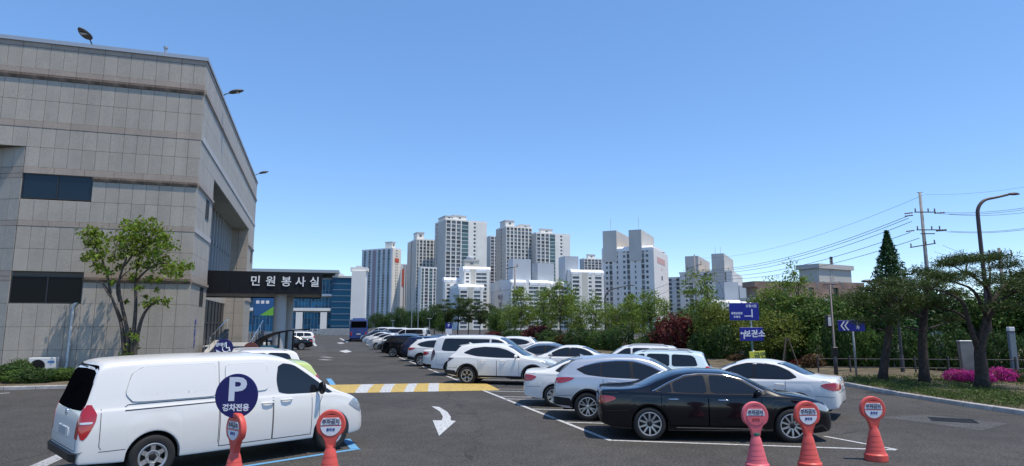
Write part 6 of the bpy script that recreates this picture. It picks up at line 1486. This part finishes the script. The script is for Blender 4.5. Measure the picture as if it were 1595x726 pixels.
# estate bars and hatch details come with the model; the bus has a builder of its own
bus = thing('bus', 'dark blue coach parked at the far end of the right-hand row', 'bus', Vector((hx(563, 90), 90, 0))+RD*5.2, math.atan2(RD.y, RD.x)+R(-4))
bm = bmesh.new(); bmesh.ops.create_cube(bm, size=1)
for v in bm.verts: v.co = Vector((v.co.x*10.5, v.co.y*2.5, v.co.z*2.75+1.75))
bmesh.ops.bevel(bm, geom=[e for e in bm.edges], offset=.16, segments=3, affect='EDGES', profile=.5); me = bpy.data.meshes.new('body'); bm.to_mesh(me); bm.free(); me.materials.append(P_blue); link('body', me, bus)
for s_ in (-1, 1):
    b = MB(); b.cbox(-4.9,4.6,s_*1.252-.02,s_*1.252+.02,1.75,2.75,.015); b.build('side_glass', M_glass, bus)
    for x in (-3.1, 3.2): b = MB(); b.lathe([(.30,-.14),(.50,-.14),(.50,.14),(.30,.14),(0,.10),(0,-.10)], 24, 'y', c=(x,s_*1.14,.5), closed=True); b.build('wheel', M_rub, bus, smooth=True, sharp=40)
    b = MB(); b.cbox(-5.29,-5.24,s_*1.0-.10,s_*1.0+.10,.85,1.35,.02); b.build('tail_lamp', M_tail, bus)
b = MB(); b.cbox(-5.285,-5.23,-1.05,1.05,1.95,2.85,.02); b.build('rear_window', M_glassk, bus); b = MB(); b.cbox(-5.285,-5.23,-.3,.3,.95,1.15,.015); b.build('number_plate', M_plate, bus)
b = MB(); b.cbox(5.22,5.285,-1.1,1.1,1.3,2.85,.02); b.build('windscreen', M_glassb, bus); b = MB(); b.box(-5.20,5.20,-1.1,1.1,.28,.42); b.build('underbody', M_well, bus); b = MB(); b.cbox(-3.5,-.5,-.9,.9,3.12,3.32,.05); b.build('roof_unit', P_blue, bus)
# ---------------------------------------------------------------- plastic stand signs
M_redp = mat('plastic_red', (.68,.09,.068), .45, noise=.12, nscale=6); M_pinkp = mat('plastic_pink', (.74,.13,.155), .45, noise=.12, nscale=6); M_sw = mat('sign_white', (.74,.73,.76), .5, noise=.05, nscale=9); M_sb = mat('sign_ink_blue', (.03,.06,.28), .5); M_sk = mat('sign_ink_black', (.06,.03,.05), .5); M_sr = mat('sign_ink_red', (.42,.05,.03), .5)
M_tape = mat('tape_green', (.03,.14,.09), .5)
def curve_plate(outer, holes, depth, bev):
    cu = bpy.data.curves.new('c', 'CURVE'); cu.dimensions = '2D'; cu.fill_mode = 'BOTH'; cu.extrude = depth/2-bev; cu.bevel_depth = bev; cu.bevel_resolution = 2
    for P in [outer]+holes:
        s = cu.splines.new('POLY'); s.points.add(len(P)-1); s.use_cyclic_u = True
        for q, p in zip(s.points, P): q.co = (p[0], p[1], 0, 1)
    o = bpy.data.objects.new('c', cu); COL.objects.link(o); dg = bpy.context.evaluated_depsgraph_get(); me = bpy.data.meshes.new_from_object(o.evaluated_get(dg)); bpy.data.objects.remove(o); bpy.data.curves.remove(cu); return me
def arc(cx, cy, r_, a0, a1, n): return [(cx+r_*math.cos(R(a0+(a1-a0)*i/n)), cy+r_*math.sin(R(a0+(a1-a0)*i/n))) for i in range(n+1)]
RX = Matrix.Rotation(math.pi/2, 4, 'X')
HC = .965                                             # head centre height
outer = arc(0, HC, .225, -32, 212, 44)+[(-.125,.80),(-.075,.70),(-.062,.62),(.062,.62),(.075,.70),(.125,.80)]
hole = arc(0, HC, .185, 52, 128, 14)
base_me = MB(); prof = [(0,.0),(.205,.0),(.215,.012),(.215,.115),(.205,.13),(.19,.14),(.172,.20),(.174,.205),(.155,.27),(.157,.275),(.135,.36),(.137,.365),(.112,.46),(.114,.465),(.09,.56),(.072,.60),(.066,.64),(.0,.645)]
base_me.lathe(prof, 32); base_m = base_me.mesh('base', M_redp, True, 28); recalc(base_m)
head_m = curve_plate(outer, [hole], .10, .018); head_m.transform(RX); head_m.polygons.foreach_set('use_smooth', [True]*len(head_m.polygons)); head_m.set_sharp_from_angle(angle=R(40)); head_m.materials.clear(); head_m.materials.append(M_redp)
up_m = curve_plate([(-.165,HC+.0),(.165,HC+.0)]+arc(0,HC,.168,8,42,8)+arc(0,HC,.168,138,172,8), [], .012, .003); up_m.transform(Matrix.Translation((0,-.052,0)) @ RX)
lo_m = curve_plate(arc(0,HC,.168,188,352,26), [], .012, .003); lo_m.transform(Matrix.Translation((0,-.052,0)) @ RX)
up_m.materials.clear(); lo_m.materials.clear(); up_m.materials.append(M_sw); lo_m.materials.append(M_sw)
t1m = text_mesh('주차금지', .080, .002, 'CENTER', .002); t1m.transform(Matrix.Translation((0,-.0605,HC+.052)) @ RX); t1m.materials.clear(); t1m.materials.append(M_sk)
t2m = text_mesh('총무과', .052, .002, 'CENTER', .0015); t2m.transform(Matrix.Translation((0,-.0605,HC-.072)) @ RX); t2m.materials.clear(); t2m.materials.append(M_sb)
lnm = MB(); 
for y, w_ in ((.102,.09),(.0045,.14)): lnm.box(-w_, w_, -.0605, -.058, HC+y, HC+y+.006)
lnm = lnm.mesh('rule', M_sk)
def ov(o, m): o.material_slots[0].link = 'OBJECT'; o.material_slots[0].material = m
def stand(label, px, py, rz, pm=None, redlow=False, sc=1.0):
    t = thing('stand_sign', label, 'stand sign', gnd(px, py), rz, 'plastic no-parking stands'); t.scale = (sc*.91,sc*.91,sc*.94)
    b = link('base', base_m, t); h = link('head', head_m, t)
    if pm: ov(b, pm); ov(h, pm)
    u = link('upper_plate', up_m, t); l = link('lower_plate', lo_m, t); link('lettering', t1m, u); k = link('lettering', t2m, l); link('rule', lnm, u)
    if redlow: ov(l, pm); ov(k, M_sr)
    return t
stand('red plastic no-parking stand, alone at the right beyond the tip of the white lines', 1365, 717, R(-4))
stand('red plastic no-parking stand in front of the front wheel of the black saloon', 1262, 731, R(4))
s3 = stand('pinkish plastic no-parking stand with a green band on its neck and a red lower half', 1180, 733, R(0), M_pinkp, True)
b = MB(); b.lathe([(.072,.61),(.076,.62),(.076,.655),(.070,.665)], 24); b.build('neck_tape', M_tape, s3, smooth=True)
stand('red plastic no-parking stand in front of the front wheel of the white van', 512, 757, R(10))
s5 = stand('red plastic no-parking stand turned sideways carrying a round blue disc on a black rod', 362, 767, R(-38))
M_disc = mat('sign_blue', (.012,.010,.115), .4); M_dw = mat('sign_letter_white', (.80,.80,.84), .5)
D = s5; pc = at(369, 607, s5.location.y); inv = Matrix.Rotation(R(38), 4, 'Z'); lc = inv @ (pc-s5.location)
rot = Matrix.Rotation(R(38+4), 4, 'Z')                    # the disc faces the lane, not the stand's side
b = MB(); b.tube([(lc.x,lc.y+.02,.90),(lc.x,lc.y+.02,lc.z)], .022, 10); b.build('rod', M_plas, s5, smooth=True)
dm = MB(); dm.lathe([(0,-.012),(.335,-.012),(.345,-.006),(.345,.006),(.335,.012),(0,.012)], 48, 'y'); dm = dm.mesh('disc', M_disc, True, 30); recalc(dm)
do = link('disc', dm, s5); do.matrix_local = Matrix.Translation(lc) @ rot
text('lettering', 'P', .50, M_dw, do, Matrix.Translation((.0,-.014,.085)) @ RX @ Matrix.Scale(1.15,4,(1,0,0)), .002, bold=.016); text('lettering', '경차전용', .118, M_dw, do, Matrix.Translation((0,-.014,-.19)) @ RX, .002, bold=.004)
# accessible-bay sign behind the van
ws = thing('accessible_sign', 'round blue wheelchair sign peeping over the roof of the white van', 'sign', spot(351, 17.5, 0), R(8)); z_ = at(351, 542, 17.5).z
b = MB(); b.tube([(0,.02,0),(0,.02,z_)], .025, 8); b.lathe([(.16,0),(.15,.05),(.05,.08)], 20, 'z'); b.build('post', M_metal, ws, smooth=True)
d2 = MB(); d2.lathe([(0,-.012),(.235,-.012),(.245,-.006),(.245,.006),(.235,.012),(0,.012)], 40, 'y', c=(0,0,z_)); do = d2.build('disc', M_disc, ws, smooth=True, sharp=30)
text('lettering', '장애인', .11, M_dw, do, Matrix.Translation((-.07,-.014,z_+.08)) @ RX, .002, bold=.003)
b = MB(); q = .10
def tb(pts, r_): b.tube([(p[0], -.018, z_+p[1]) for p in pts], r_, 6)
tb([(.06+.09*math.cos(R(a)), -.02+.09*math.sin(R(a))) for a in range(150, 400, 20)], .013); tb([(.06,.10),(.07,.0),(.14,.0),(.17,-.09)], .016); b.lathe([(0,-.006),(.024,-.006)], 12, 'y', c=(.055,-.014,z_+.135)); b.build('wheelchair_symbol', M_dw, do)
b = MB(); b.add([(-.20,-.015,z_-.04),(.10,-.015,z_-.19),(-.16,-.015,z_-.19)], [(0,2,1)]); b.add([(-.20,-.0125,z_-.04),(.10,-.0125,z_-.19),(-.16,-.0125,z_-.19)], [(0,1,2)]); b.build('white_flash', M_dw, do)
# ---------------------------------------------------------------- bicycle shelter and things by the entrance
sh = thing('bicycle_shelter', 'small shelter with a dark curved roof on slim posts in front of the canopy column', 'shelter', spot(428, 30, 0), math.atan2(PD.y, PD.x)-R(4))
P0 = [(-1.15,1.25),(-.75,1.72),(-.1,2.0),(.7,2.14),(1.35,2.16)]; P0 = chaikin(P0, 2)
b = MB(); n = len(P0); vs = [(x, y, z+dz) for y in (0, 3.2) for dz in (0, .06) for x, z in P0]
for a, c in ((0,1),(3,2),(2,0),(1,3)): b.add([vs[a*n+i] for i in range(n)]+[vs[c*n+i] for i in range(n)], [(i,i+1,n+i+1,n+i) for i in range(n-1)])
o = b.build('roof', M_char, sh); recalc(o.data)
for x, z in ((-.72,1.72),(.2,2.04),(.55,2.1)):
    for y in (.15, 3.0): b = MB(); b.cbox(x-.045,x+.045,y-.045,y+.045,0,z,.008); b.build('post', M_frame, sh)
b = MB(); b.cbox(-.62,.14,.30,.34,.75,1.45,.01); b.build('notice_panel', mat('panel_teal', (.12,.30,.32), .4), sh)
b = MB(); b.lathe([(0,-.02),(.33,-.02),(.33,.02),(0,.02)], 30, 'y'); o = b.build('round_sign', mat('sign_brown_red', (.20,.06,.045), .6), smooth=True, sharp=30); o.location = spot(393, 27.5, 0)+Vector((0,0,1.35)); tag(o, 'brownish red round board leaning by the foot of the ramp', 'sign')
b = MB(); b.cbox(-.04,.04,-.04,.04,-1.35,-.30,.01); o2 = b.build('post', M_frame, o)
bn = thing('banner', 'blue and green banner hung behind the canopy column', 'banner', BC+RD*31.4+PD*.3, math.atan2(PD.y, PD.x)); MBl = mat('banner_blue', (.02,.11,.30), .6); MGr = mat('banner_green', (.16,.46,.06), .6)
b = MB(); b.box(0,2.6,0,.02,3.3,5.0); b.build('cloth', MBl, bn); b = MB(); b.add([(.6,-.006,3.3),(2.6,-.006,3.3),(2.6,-.006,4.7)], [(0,1,2)]); b.build('green_wedge', MGr, bn)
for x in (0, 2.6): b = MB(); b.tube([(x,.05,0),(x,.05,5.1)], .04, 6); b.build('pole', M_frame, bn)
for i in range(3): b = MB(); b.cbox(.2+.45*i,.5+.45*i,-.012,-.003,4.45,4.75,.002); b.build('white_square', M_dw, bn)
# ---------------------------------------------------------------- signs on the right
M_rblue = mat('road_sign_blue', (.010,.018,.26), .4); M_pole = mat('pole_grey', (.30,.32,.33), .5, metal=.3); M_poled = mat('pole_dark', (.055,.05,.055), .5)
def signbox(name, label, px0, px1, py0, py1, Y, pole_px, pole_b=True, rz=0, pm=M_pole, panel=M_rblue, cat='road sign', grp=None):
    a = at(px0, py1, Y); c = at(px1, py0, Y); t = thing(name, label, cat, ((a.x+c.x)/2, Y, 0), rz, grp); w_ = c.x-a.x; h = c.z-a.z; zc = (a.z+c.z)/2
    b = MB(); b.cbox(-w_/2, w_/2, -.02, .02, zc-h/2, zc+h/2, .006); p = b.build('panel', panel, t)
    x = hx(pole_px, Y)-(a.x+c.x)/2; b = MB(); b.tube([(x,.06,0),(x,.06,zc+h/2+.05)], .045, 10); b.build('post', pm, t, smooth=True)
    return t, p, w_, h, zc
def face_text(p, txt, size, x, z, m=None, bold=.004): return text('lettering', txt, size, m or M_dw, p, Matrix.Translation((x,-.023,z)) @ RX, .002, bold=bold)
t, p, w_, h, zc = signbox('direction_sign', 'large blue direction sign with white route lines above the health centre sign', 1137, 1181, 472, 499, 35.5, 1171)
face_text(p, '포항시청', .17, .40, zc+.30); face_text(p, '종합운동장', .14, -.42, zc-.10); face_text(p, '우체국', .14, -.42, zc-.30)
b = MB(); b.box(.40,.46,-.026,-.021,zc-.32,zc+.14); b.box(.0,.40,-.026,-.021,zc-.27,zc-.22); b.build('route_line', M_dw, p)
t, p, w_, h, zc = signbox('health_centre_sign', 'blue sign with a bent white arrow and health centre lettering on a green post', 1153, 1188, 510, 531, 34.5, 1170, pm=mat('pole_green', (.05,.16,.12), .5))
face_text(p, '보건소', .42, .16, zc+.0, bold=.012)
b = MB(); b.box(-.44,-.38,-.026,-.021,zc-.25,zc+.02); b.box(-.53,-.38,-.026,-.021,zc+.021,zc+.08); b.add([(-.53,-.024,zc+.14),(-.53,-.024,zc-.04),(-.61,-.024,zc+.05)], [(0,1,2)]); b.build('arrow', M_dw, p)
t, p, w_, h, zc = signbox('yellow_notice', 'tilted yellow notice board with dark lettering behind the white saloon roof', 1170, 1194, 547, 563, 31, 1172, panel=mat('notice_yellow', (.62,.62,.06), .5), cat='notice board')
p.rotation_euler = (0, R(-4), 0); face_text(p, '금연', .32, .13, zc+.02, mat('notice_ink', (.08,.10,.04), .6), .01)
b = MB(); b.add([(-.31,-.024,zc-.20),(-.14,-.024,zc-.20),(-.22,-.024,zc+.0)], [(0,1,2)]); b.build('mark', mat('notice_red', (.5,.10,.03), .5), p)
t, p, w_, h, zc = signbox('chevron_sign', 'small blue sign with two white chevrons pointing left on a grey post', 1306, 1346, 499, 516, 28.5, 1329)
b = MB()
for x in (-.50, -.33):
    for s_ in (-1, 1): b.add([(x,-.024,zc),(x+.07,-.024,zc),(x+.22,-.024,zc+s_*.20),(x+.15,-.024,zc+s_*.20)], [(0,1,2,3) if s_ > 0 else (3,2,1,0)])
b.build('chevron', M_dw, p); face_text(p, '주', .17, .27, zc+.08); face_text(p, '차', .17, .27, zc-.09)
t, p, w_, h, zc = signbox('parking_sign', 'small blue parking sign with a white panel below it above the dark car roofs', 694, 704, 503, 512, 75, 699)
face_text(p, 'P', .42, 0, zc+.02, bold=.02); b = MB(); b.cbox(-w_/2, w_/2, -.02, .02, zc-h/2-.62, zc-h/2-.02, .01); b.build('lower_panel', M_dw, t)
# steel slab on the verge
t = thing('steel_slab', 'brushed steel upright slab standing among the azaleas', 'monument', spot(1508, 26.8, .1), R(-6))
b = MB(); W2 = 15/990*26.8; z1 = htop(535, 26.8); b.add([(-W2,-.12,0),(W2,-.12,0),(W2,.12,0),(-W2,.12,0),(-W2-.06,-.12,z1),(W2-.10,-.12,z1-.02),(W2-.10,.12,z1-.02),(-W2-.06,.12,z1)], [(0,3,2,1),(4,5,6,7),(0,1,5,4),(1,2,6,5),(2,3,7,6),(3,0,4,7)])
b.build('slab', mat('brushed_steel', (.20,.195,.19), .42, metal=.6, noise=.25, nscale=1.5), t); b = MB(); b.cbox(-W2-.2,W2+.2,-.35,.35,-.1,.16,.02); b.build('plinth', M_conc, t)
b = MB(); b.cbox(-W2-.08,W2-.08,-.13,.13,z1+.002,z1+.05,.01); b.build('cap', M_metal, t)
# thin upright flags and a post behind
def flag(label, px, y0, y1, Y, w_, m, rz):
    t = thing('banner_flag', label, 'flag', spot(px, Y, .1), rz, 'upright banners behind the pines'); z0, z1 = htop(y1, Y), htop(y0, Y)
    b = MB(); b.tube([(0,0,0),(0,0,z1+.05)], .02, 6); b.build('pole', M_pole, t); b = MB(); n = 8; vs = []
    for i in range(n+1):
        z = z1+(z0-z1)*i/n; vs += [(.02,0,z),(.02+w_*.5,.06*math.sin(i*1.1),z-.04*i/n),(.02+w_,.10*math.sin(i*.9+1),z-.25*i/n-.06)]
    b.add(vs, [(3*i+q,3*i+1+q,3*i+4+q,3*i+3+q) for i in range(n) for q in (0,1)]); b.build('cloth', m, t, smooth=True)
M_clw = mat('cloth_white', (.62,.62,.64), .8); M_clg = mat('cloth_grey', (.36,.37,.40), .8)
flag('white banner with dark marks left of the middle pine trunk', 1388, 537, 560, 33, .42, M_clw, 0)
flag('thin pale banner just right of the middle pine trunk', 1450, 521, 556, 33, .14, M_clw, 0); flag('light grey banner second right of the middle pine trunk', 1456, 519, 553, 32.5, .30, M_clg, R(-20))
t = thing('marker_post', 'tall pale blue grey post right of the spreading pine trunk', 'post', spot(1573, 30, .1)); b = MB(); b.cbox(-.15,.15,-.08,.08,0,htop(520,30),.02); b.build('shaft', mat('post_grey_blue', (.15,.18,.21), .5), t); b = MB(); b.cbox(-.14,.14,-.1,.1,htop(519,30),htop(515,30)+.08,.02); b.build('cap', M_clw, t)
# ---------------------------------------------------------------- lamps and poles
def lamp(label, px, Y, ytop, reach, m, r0=.09, head=.8):
    t = thing('street_lamp', label, 'street lamp', spot(px, Y, 0), 0, 'curved street lamps'); H_ = htop(ytop, Y); s = 1 if reach > 0 else -1; a = abs(reach)
    P = [(0,0,0),(0,0,H_*.5),(0,0,H_-a*.62)]+[(s*a*.5*(1-math.cos(R(q))), 0, H_-a*.62+a*.50*math.sin(R(q))) for q in (18,36,54,70)]+[(s*a*.62,0,H_-a*.10),(s*a,0,H_-.02)]
    P = [tuple(q) for q in chaikin(P, 2)]; n = len(P); b = MB(); b.tube(P, [r0*(1-.45*i/(n-1)) for i in range(n)], 10); b.build('post', m, t, smooth=True)
    b = MB(); b.lathe([(r0*2,0),(r0*2,.04),(r0*1.4,.06),(r0*1.3,.9),(r0,1.0)], 14); b.build('base', m, t, smooth=True, sharp=30)
    b = MB(); bm = bmesh.new(); bmesh.ops.create_uvsphere(bm, u_segments=14, v_segments=8, radius=1)
    for v in bm.verts: v.co = Vector((s*a+s*head*.45+v.co.x*head*.5, v.co.y*.15, H_+.0+v.co.z*(.10 if v.co.z > 0 else .05)))
    bm.verts.index_update(); b.add([v.co.copy() for v in bm.verts], [[v.index for v in f.verts] for f in bm.faces]); bm.free(); b.build('lamp_head', m, t, smooth=True)
M_lampb = mat('lamp_brown', (.075,.045,.042), .5)
lamp('tall brown street lamp curving to the right above the spreading pine', 1541, 33, 303, 1.75, M_lampb, .11, .65)
lamp('dark street lamp with a bent arm in front of the white flats', 943, 72, 446, 2.6, M_poled, .10, .9)
lamp('low dark lamp arm reaching left among the trees beside the conifer', 1400, 31, 440, -1.1, M_poled, .07, .6)
t = thing('camera_pole', 'slim dark pole with a camera box and round lamps, left of the chevron sign', 'pole', spot(1297, 29.5, .05)); zt = htop(446, 29.5)
b = MB(); b.tube([(0,0,0),(0,0,1.1),(0,0,1.12),(0,0,zt)], [.09,.085,.055,.045], 10); b.build('post', M_poled, t, smooth=True)
b = MB(); b.tube([(-.34,0,zt-.02),(0,0,zt+.02),(.34,0,zt-.02)], .025, 8)
b.build('cross_arm', M_poled, t)
for s_ in (-1, 1):
    b = MB(); b.tube([(s_*.36+.25*math.cos(R(q)), 0, zt-.12+.27*math.sin(R(q))) for q in range(-20, 201, 20)], .018, 6); b.build('hoop_lamp', M_pole, t, smooth=True)
z = htop(502, 29.5); b = MB(); b.cbox(-.30,-.10,-.16,.12,z-.28,z+.28,.03); b.build('camera_box', M_plas, t); b = MB(); b.box(-.28,-.14,-.165,-.161,z-.22,z+.20); b.build('front_plate', M_clw, t); z = htop(548,29.5); b = MB(); b.cbox(-.13,.13,-.10,.10,z-.22,z+.22,.03); b.build('control_box', M_plas, t)
for i, (px, Y, top, lab) in enumerate([(612,120,500,'thin grey light pole nearest the blue bus'),(641,110,474,'thin grey light pole, left of the pair by the dark trees'),(651,108,476,'thin grey light pole, right of the pair by the dark trees'),(669,100,497,'short thin light pole beside the pine group')]):
    t = thing('light_pole', lab, 'light pole', spot(px, Y, 0), 0, 'thin light poles'); h = htop(top, Y); b = MB(); b.tube([(0,0,0),(0,0,h)], [.09,.05], 8); b.build('post', M_pole, t); b = MB(); b.cbox(-.35,.35,-.12,.12,h,h+.10,.03); b.build('lamp_head', M_pole, t)
# power poles and wires
M_cpole = mat('pole_concrete', (.25,.24,.23), .85, noise=.2, nscale=2); M_wire = mat('wire', (.10,.10,.11), .6); M_ins = mat('insulator', (.14,.09,.08), .35)
def arm(par, a, c, r_=.05, sag=0):
    b = MB(); a, c = Vector(a), Vector(c); b.tube([a, c], r_, 6); o = b.build('cross_arm', M_poled, par)
    return o
def insul(par, p, d=(0,0,1), L_=.35):
    b = MB(); d = Vector(d).normalized(); p = Vector(p); pts = []; rad = []
    for i in range(9): pts.append(p+d*L_*i/8); rad.append(.07 if i % 2 else .04)
    b.tube(pts, rad, 8); return b.build('insulator', M_ins, par)
UY = 58; up_ = thing('utility_pole', 'tall concrete utility pole with three tiers of cross arms above the conifer', 'utility pole', spot(1452, UY, 0)); UX = up_.location.x; uz = lambda y: htop(y, UY)*1.0
b = MB(); b.tube([(0,0,0),(0,0,uz(300))], [.22,.11], 12); b.build('pole', M_cpole, up_, smooth=True); k = UY/990
for y0, x0, x1, tilt in ((332,-.8,1.2,.0),(360,-.75,1.5,.0),(384,-1.5,.9,-.35)):
    z = uz(y0); arm(up_, (x0,-.2,z+tilt*.6), (x1,-.2,z-tilt*.5)); 
    for x in (x0+.1, (x0+x1)/2+.3, x1-.1): insul(up_, (x,-.2,z+.06+tilt*.6*(1-(x-x0)/(x1-x0)*1.8)), (0,0,1), .30)
arm(up_, (-.4,-.2,uz(366)), (.9,-.2,uz(366))); b = MB(); b.tube([(-.25,0,uz(300)),(.25,0,uz(300))], .03, 6); b.build('top_bar', M_poled, up_)
for y, s_ in ((333,-1),(337,-1),(361,-1),(334,1),(361,1),(362,1)):
    insul(up_, (s_*1.0,-.25,uz(y)), (s_,-.2,.05 if s_ > 0 else -.15), .9)
PY2 = 120; p2 = thing('utility_pole', 'far utility pole in front of the grey white block with two lift towers', 'utility pole', spot(1086, PY2, 0)); b = MB(); b.tube([(0,0,0),(0,0,htop(398,PY2))], [.22,.12], 10); b.build('pole', M_cpole, p2, smooth=True)
arm(p2, (-1.7,0,htop(421,PY2)), (1.3,0,htop(413,PY2)), .07); arm(p2, (-1.2,0,htop(430,PY2)), (1.2,0,htop(430,PY2)), .07); insul(p2, (-1.5,0,htop(420,PY2)), (0,0,1), .5); insul(p2, (1.2,0,htop(412,PY2)), (0,0,1), .5)
PY3 = 50; p3 = thing('utility_pole', 'utility pole mostly hidden by the crown of the spreading pine', 'utility pole', spot(1569, PY3, 0)); b = MB(); b.tube([(0,0,0),(0,0,htop(388,PY3))], [.20,.11], 10); b.build('pole', M_cpole, p3, smooth=True)
arm(p3, (-.9,0,htop(402,PY3)), (1.0,0,htop(398,PY3)), .06); arm(p3, (-.7,0,htop(399,PY3)), (.4,0,htop(404,PY3)), .05)
for x in (-.8,.1,.95): insul(p3, (x,0,htop(401,PY3)), (0,0,1), .5)
w4 = thing('wooden_pole', 'grey wooden pole standing between the pale trees in front of the lettered block', 'utility pole', spot(802, 92, 0)); b = MB(); b.tube([(0,0,0),(0,0,htop(416,92))], [.20,.13], 10); b.build('pole', M_cpole, w4, smooth=True); arm(w4, (-1.3,0,htop(420,92)), (.4,0,htop(417,92)), .06); insul(w4, (.35,0,htop(417,92)), (0,0,1), .4)
def wire(label, a, c, sag, r_=.022):
    a, c = Vector(a), Vector(c); pts = [a.lerp(c, i/24)-Vector((0,0,sag*4*(i/24)*(1-i/24))) for i in range(25)]
    b = MB(); b.tube(pts, r_, 5); o = b.build('power_line', M_wire); tag(o, label, 'power line', 'power lines')
Lp = lambda px, py: at(px, py, PY2); Up = lambda px, py: at(px, py, UY)
for (a, c, lab) in (((1413,337),(1078,419),'power line from the upper arm of the utility pole, uppermost on the left'),((1415,340),(1083,421),'power line from the upper arm of the utility pole, second on the left'),((1420,345),(1088,424),'power line from the upper arm of the utility pole, third on the left'),((1418,362),(1084,428),'power line from the middle arm running down to the left'),((1432,371),(1086,432),'lowest power line running down to the left'),((1438,304),(1086,402),'thin earth wire from the top of the utility pole to the left')):
    wire(lab, Up(*a), Lp(*c), 1.6, .026 if 'earth' not in lab else .014)
for (a, c, lab) in (((1441,303),(1650,281),'thin earth wire from the top of the utility pole to the right'),((1460,331),(1650,314),'power line from the upper arm to the right, uppermost'),((1463,333),(1650,317),'power line from the upper arm to the right, second'),((1478,334),(1650,322),'power line from the upper arm to the right, third'),((1480,360),(1650,346),'power line from the middle arm to the right, upper'),((1474,361),(1650,349),'power line from the middle arm to the right, lower')):
    wire(lab, Up(*a), at(c[0], c[1], 50), .35, .018 if 'earth' not in lab else .010)
for (a, c, lab) in (((1468,382),(1548,398),'short wire dropping from the lowest arm towards the spreading pine'),((1455,392),(1552,403),'lower short wire dropping towards the spreading pine')): wire(lab, Up(*a), at(c[0], c[1], PY3), .3, .014)
for (a, c, lab) in (((1078,421),(1000,455),'power line from the far utility pole running left, upper'),((1083,428),(1000,468),'power line from the far utility pole running left, lower')): wire(lab, Lp(*a), at(c[0], c[1], 135), .6, .03)
# low rail fence behind the verge
fe = thing('rail_fence', 'low pale rail fence behind the pines on the verge', 'fence', spot(1270, 31, .05)); L_ = hx(1640, 31)-hx(1270, 31)
for z in (.35, .75): b = MB(); b.tube([(0,0,z),(L_,-1.5,z)], .018, 6); b.build('rail', M_poled, fe)
pm = MB(); pm.cbox(-.03,.03,-.03,.03,0,.9,.006); pm = pm.mesh('post', M_poled)
for i in range(9): link('post', pm, fe, (L_*i/8, -1.5*i/8, 0))
# staked young tree's props
t = thing('tree_stakes', 'timber tripod stakes around the thin trunk behind the white saloon', 'stakes', spot(1224, 33, .05)); 
for a in (90, 210, 330): b = MB(); b.tube([(.55*math.cos(R(a)),.55*math.sin(R(a)),0),(.06*math.cos(R(a)),.06*math.sin(R(a)),1.7)], .035, 6); b.build('stake', M_bark, t)
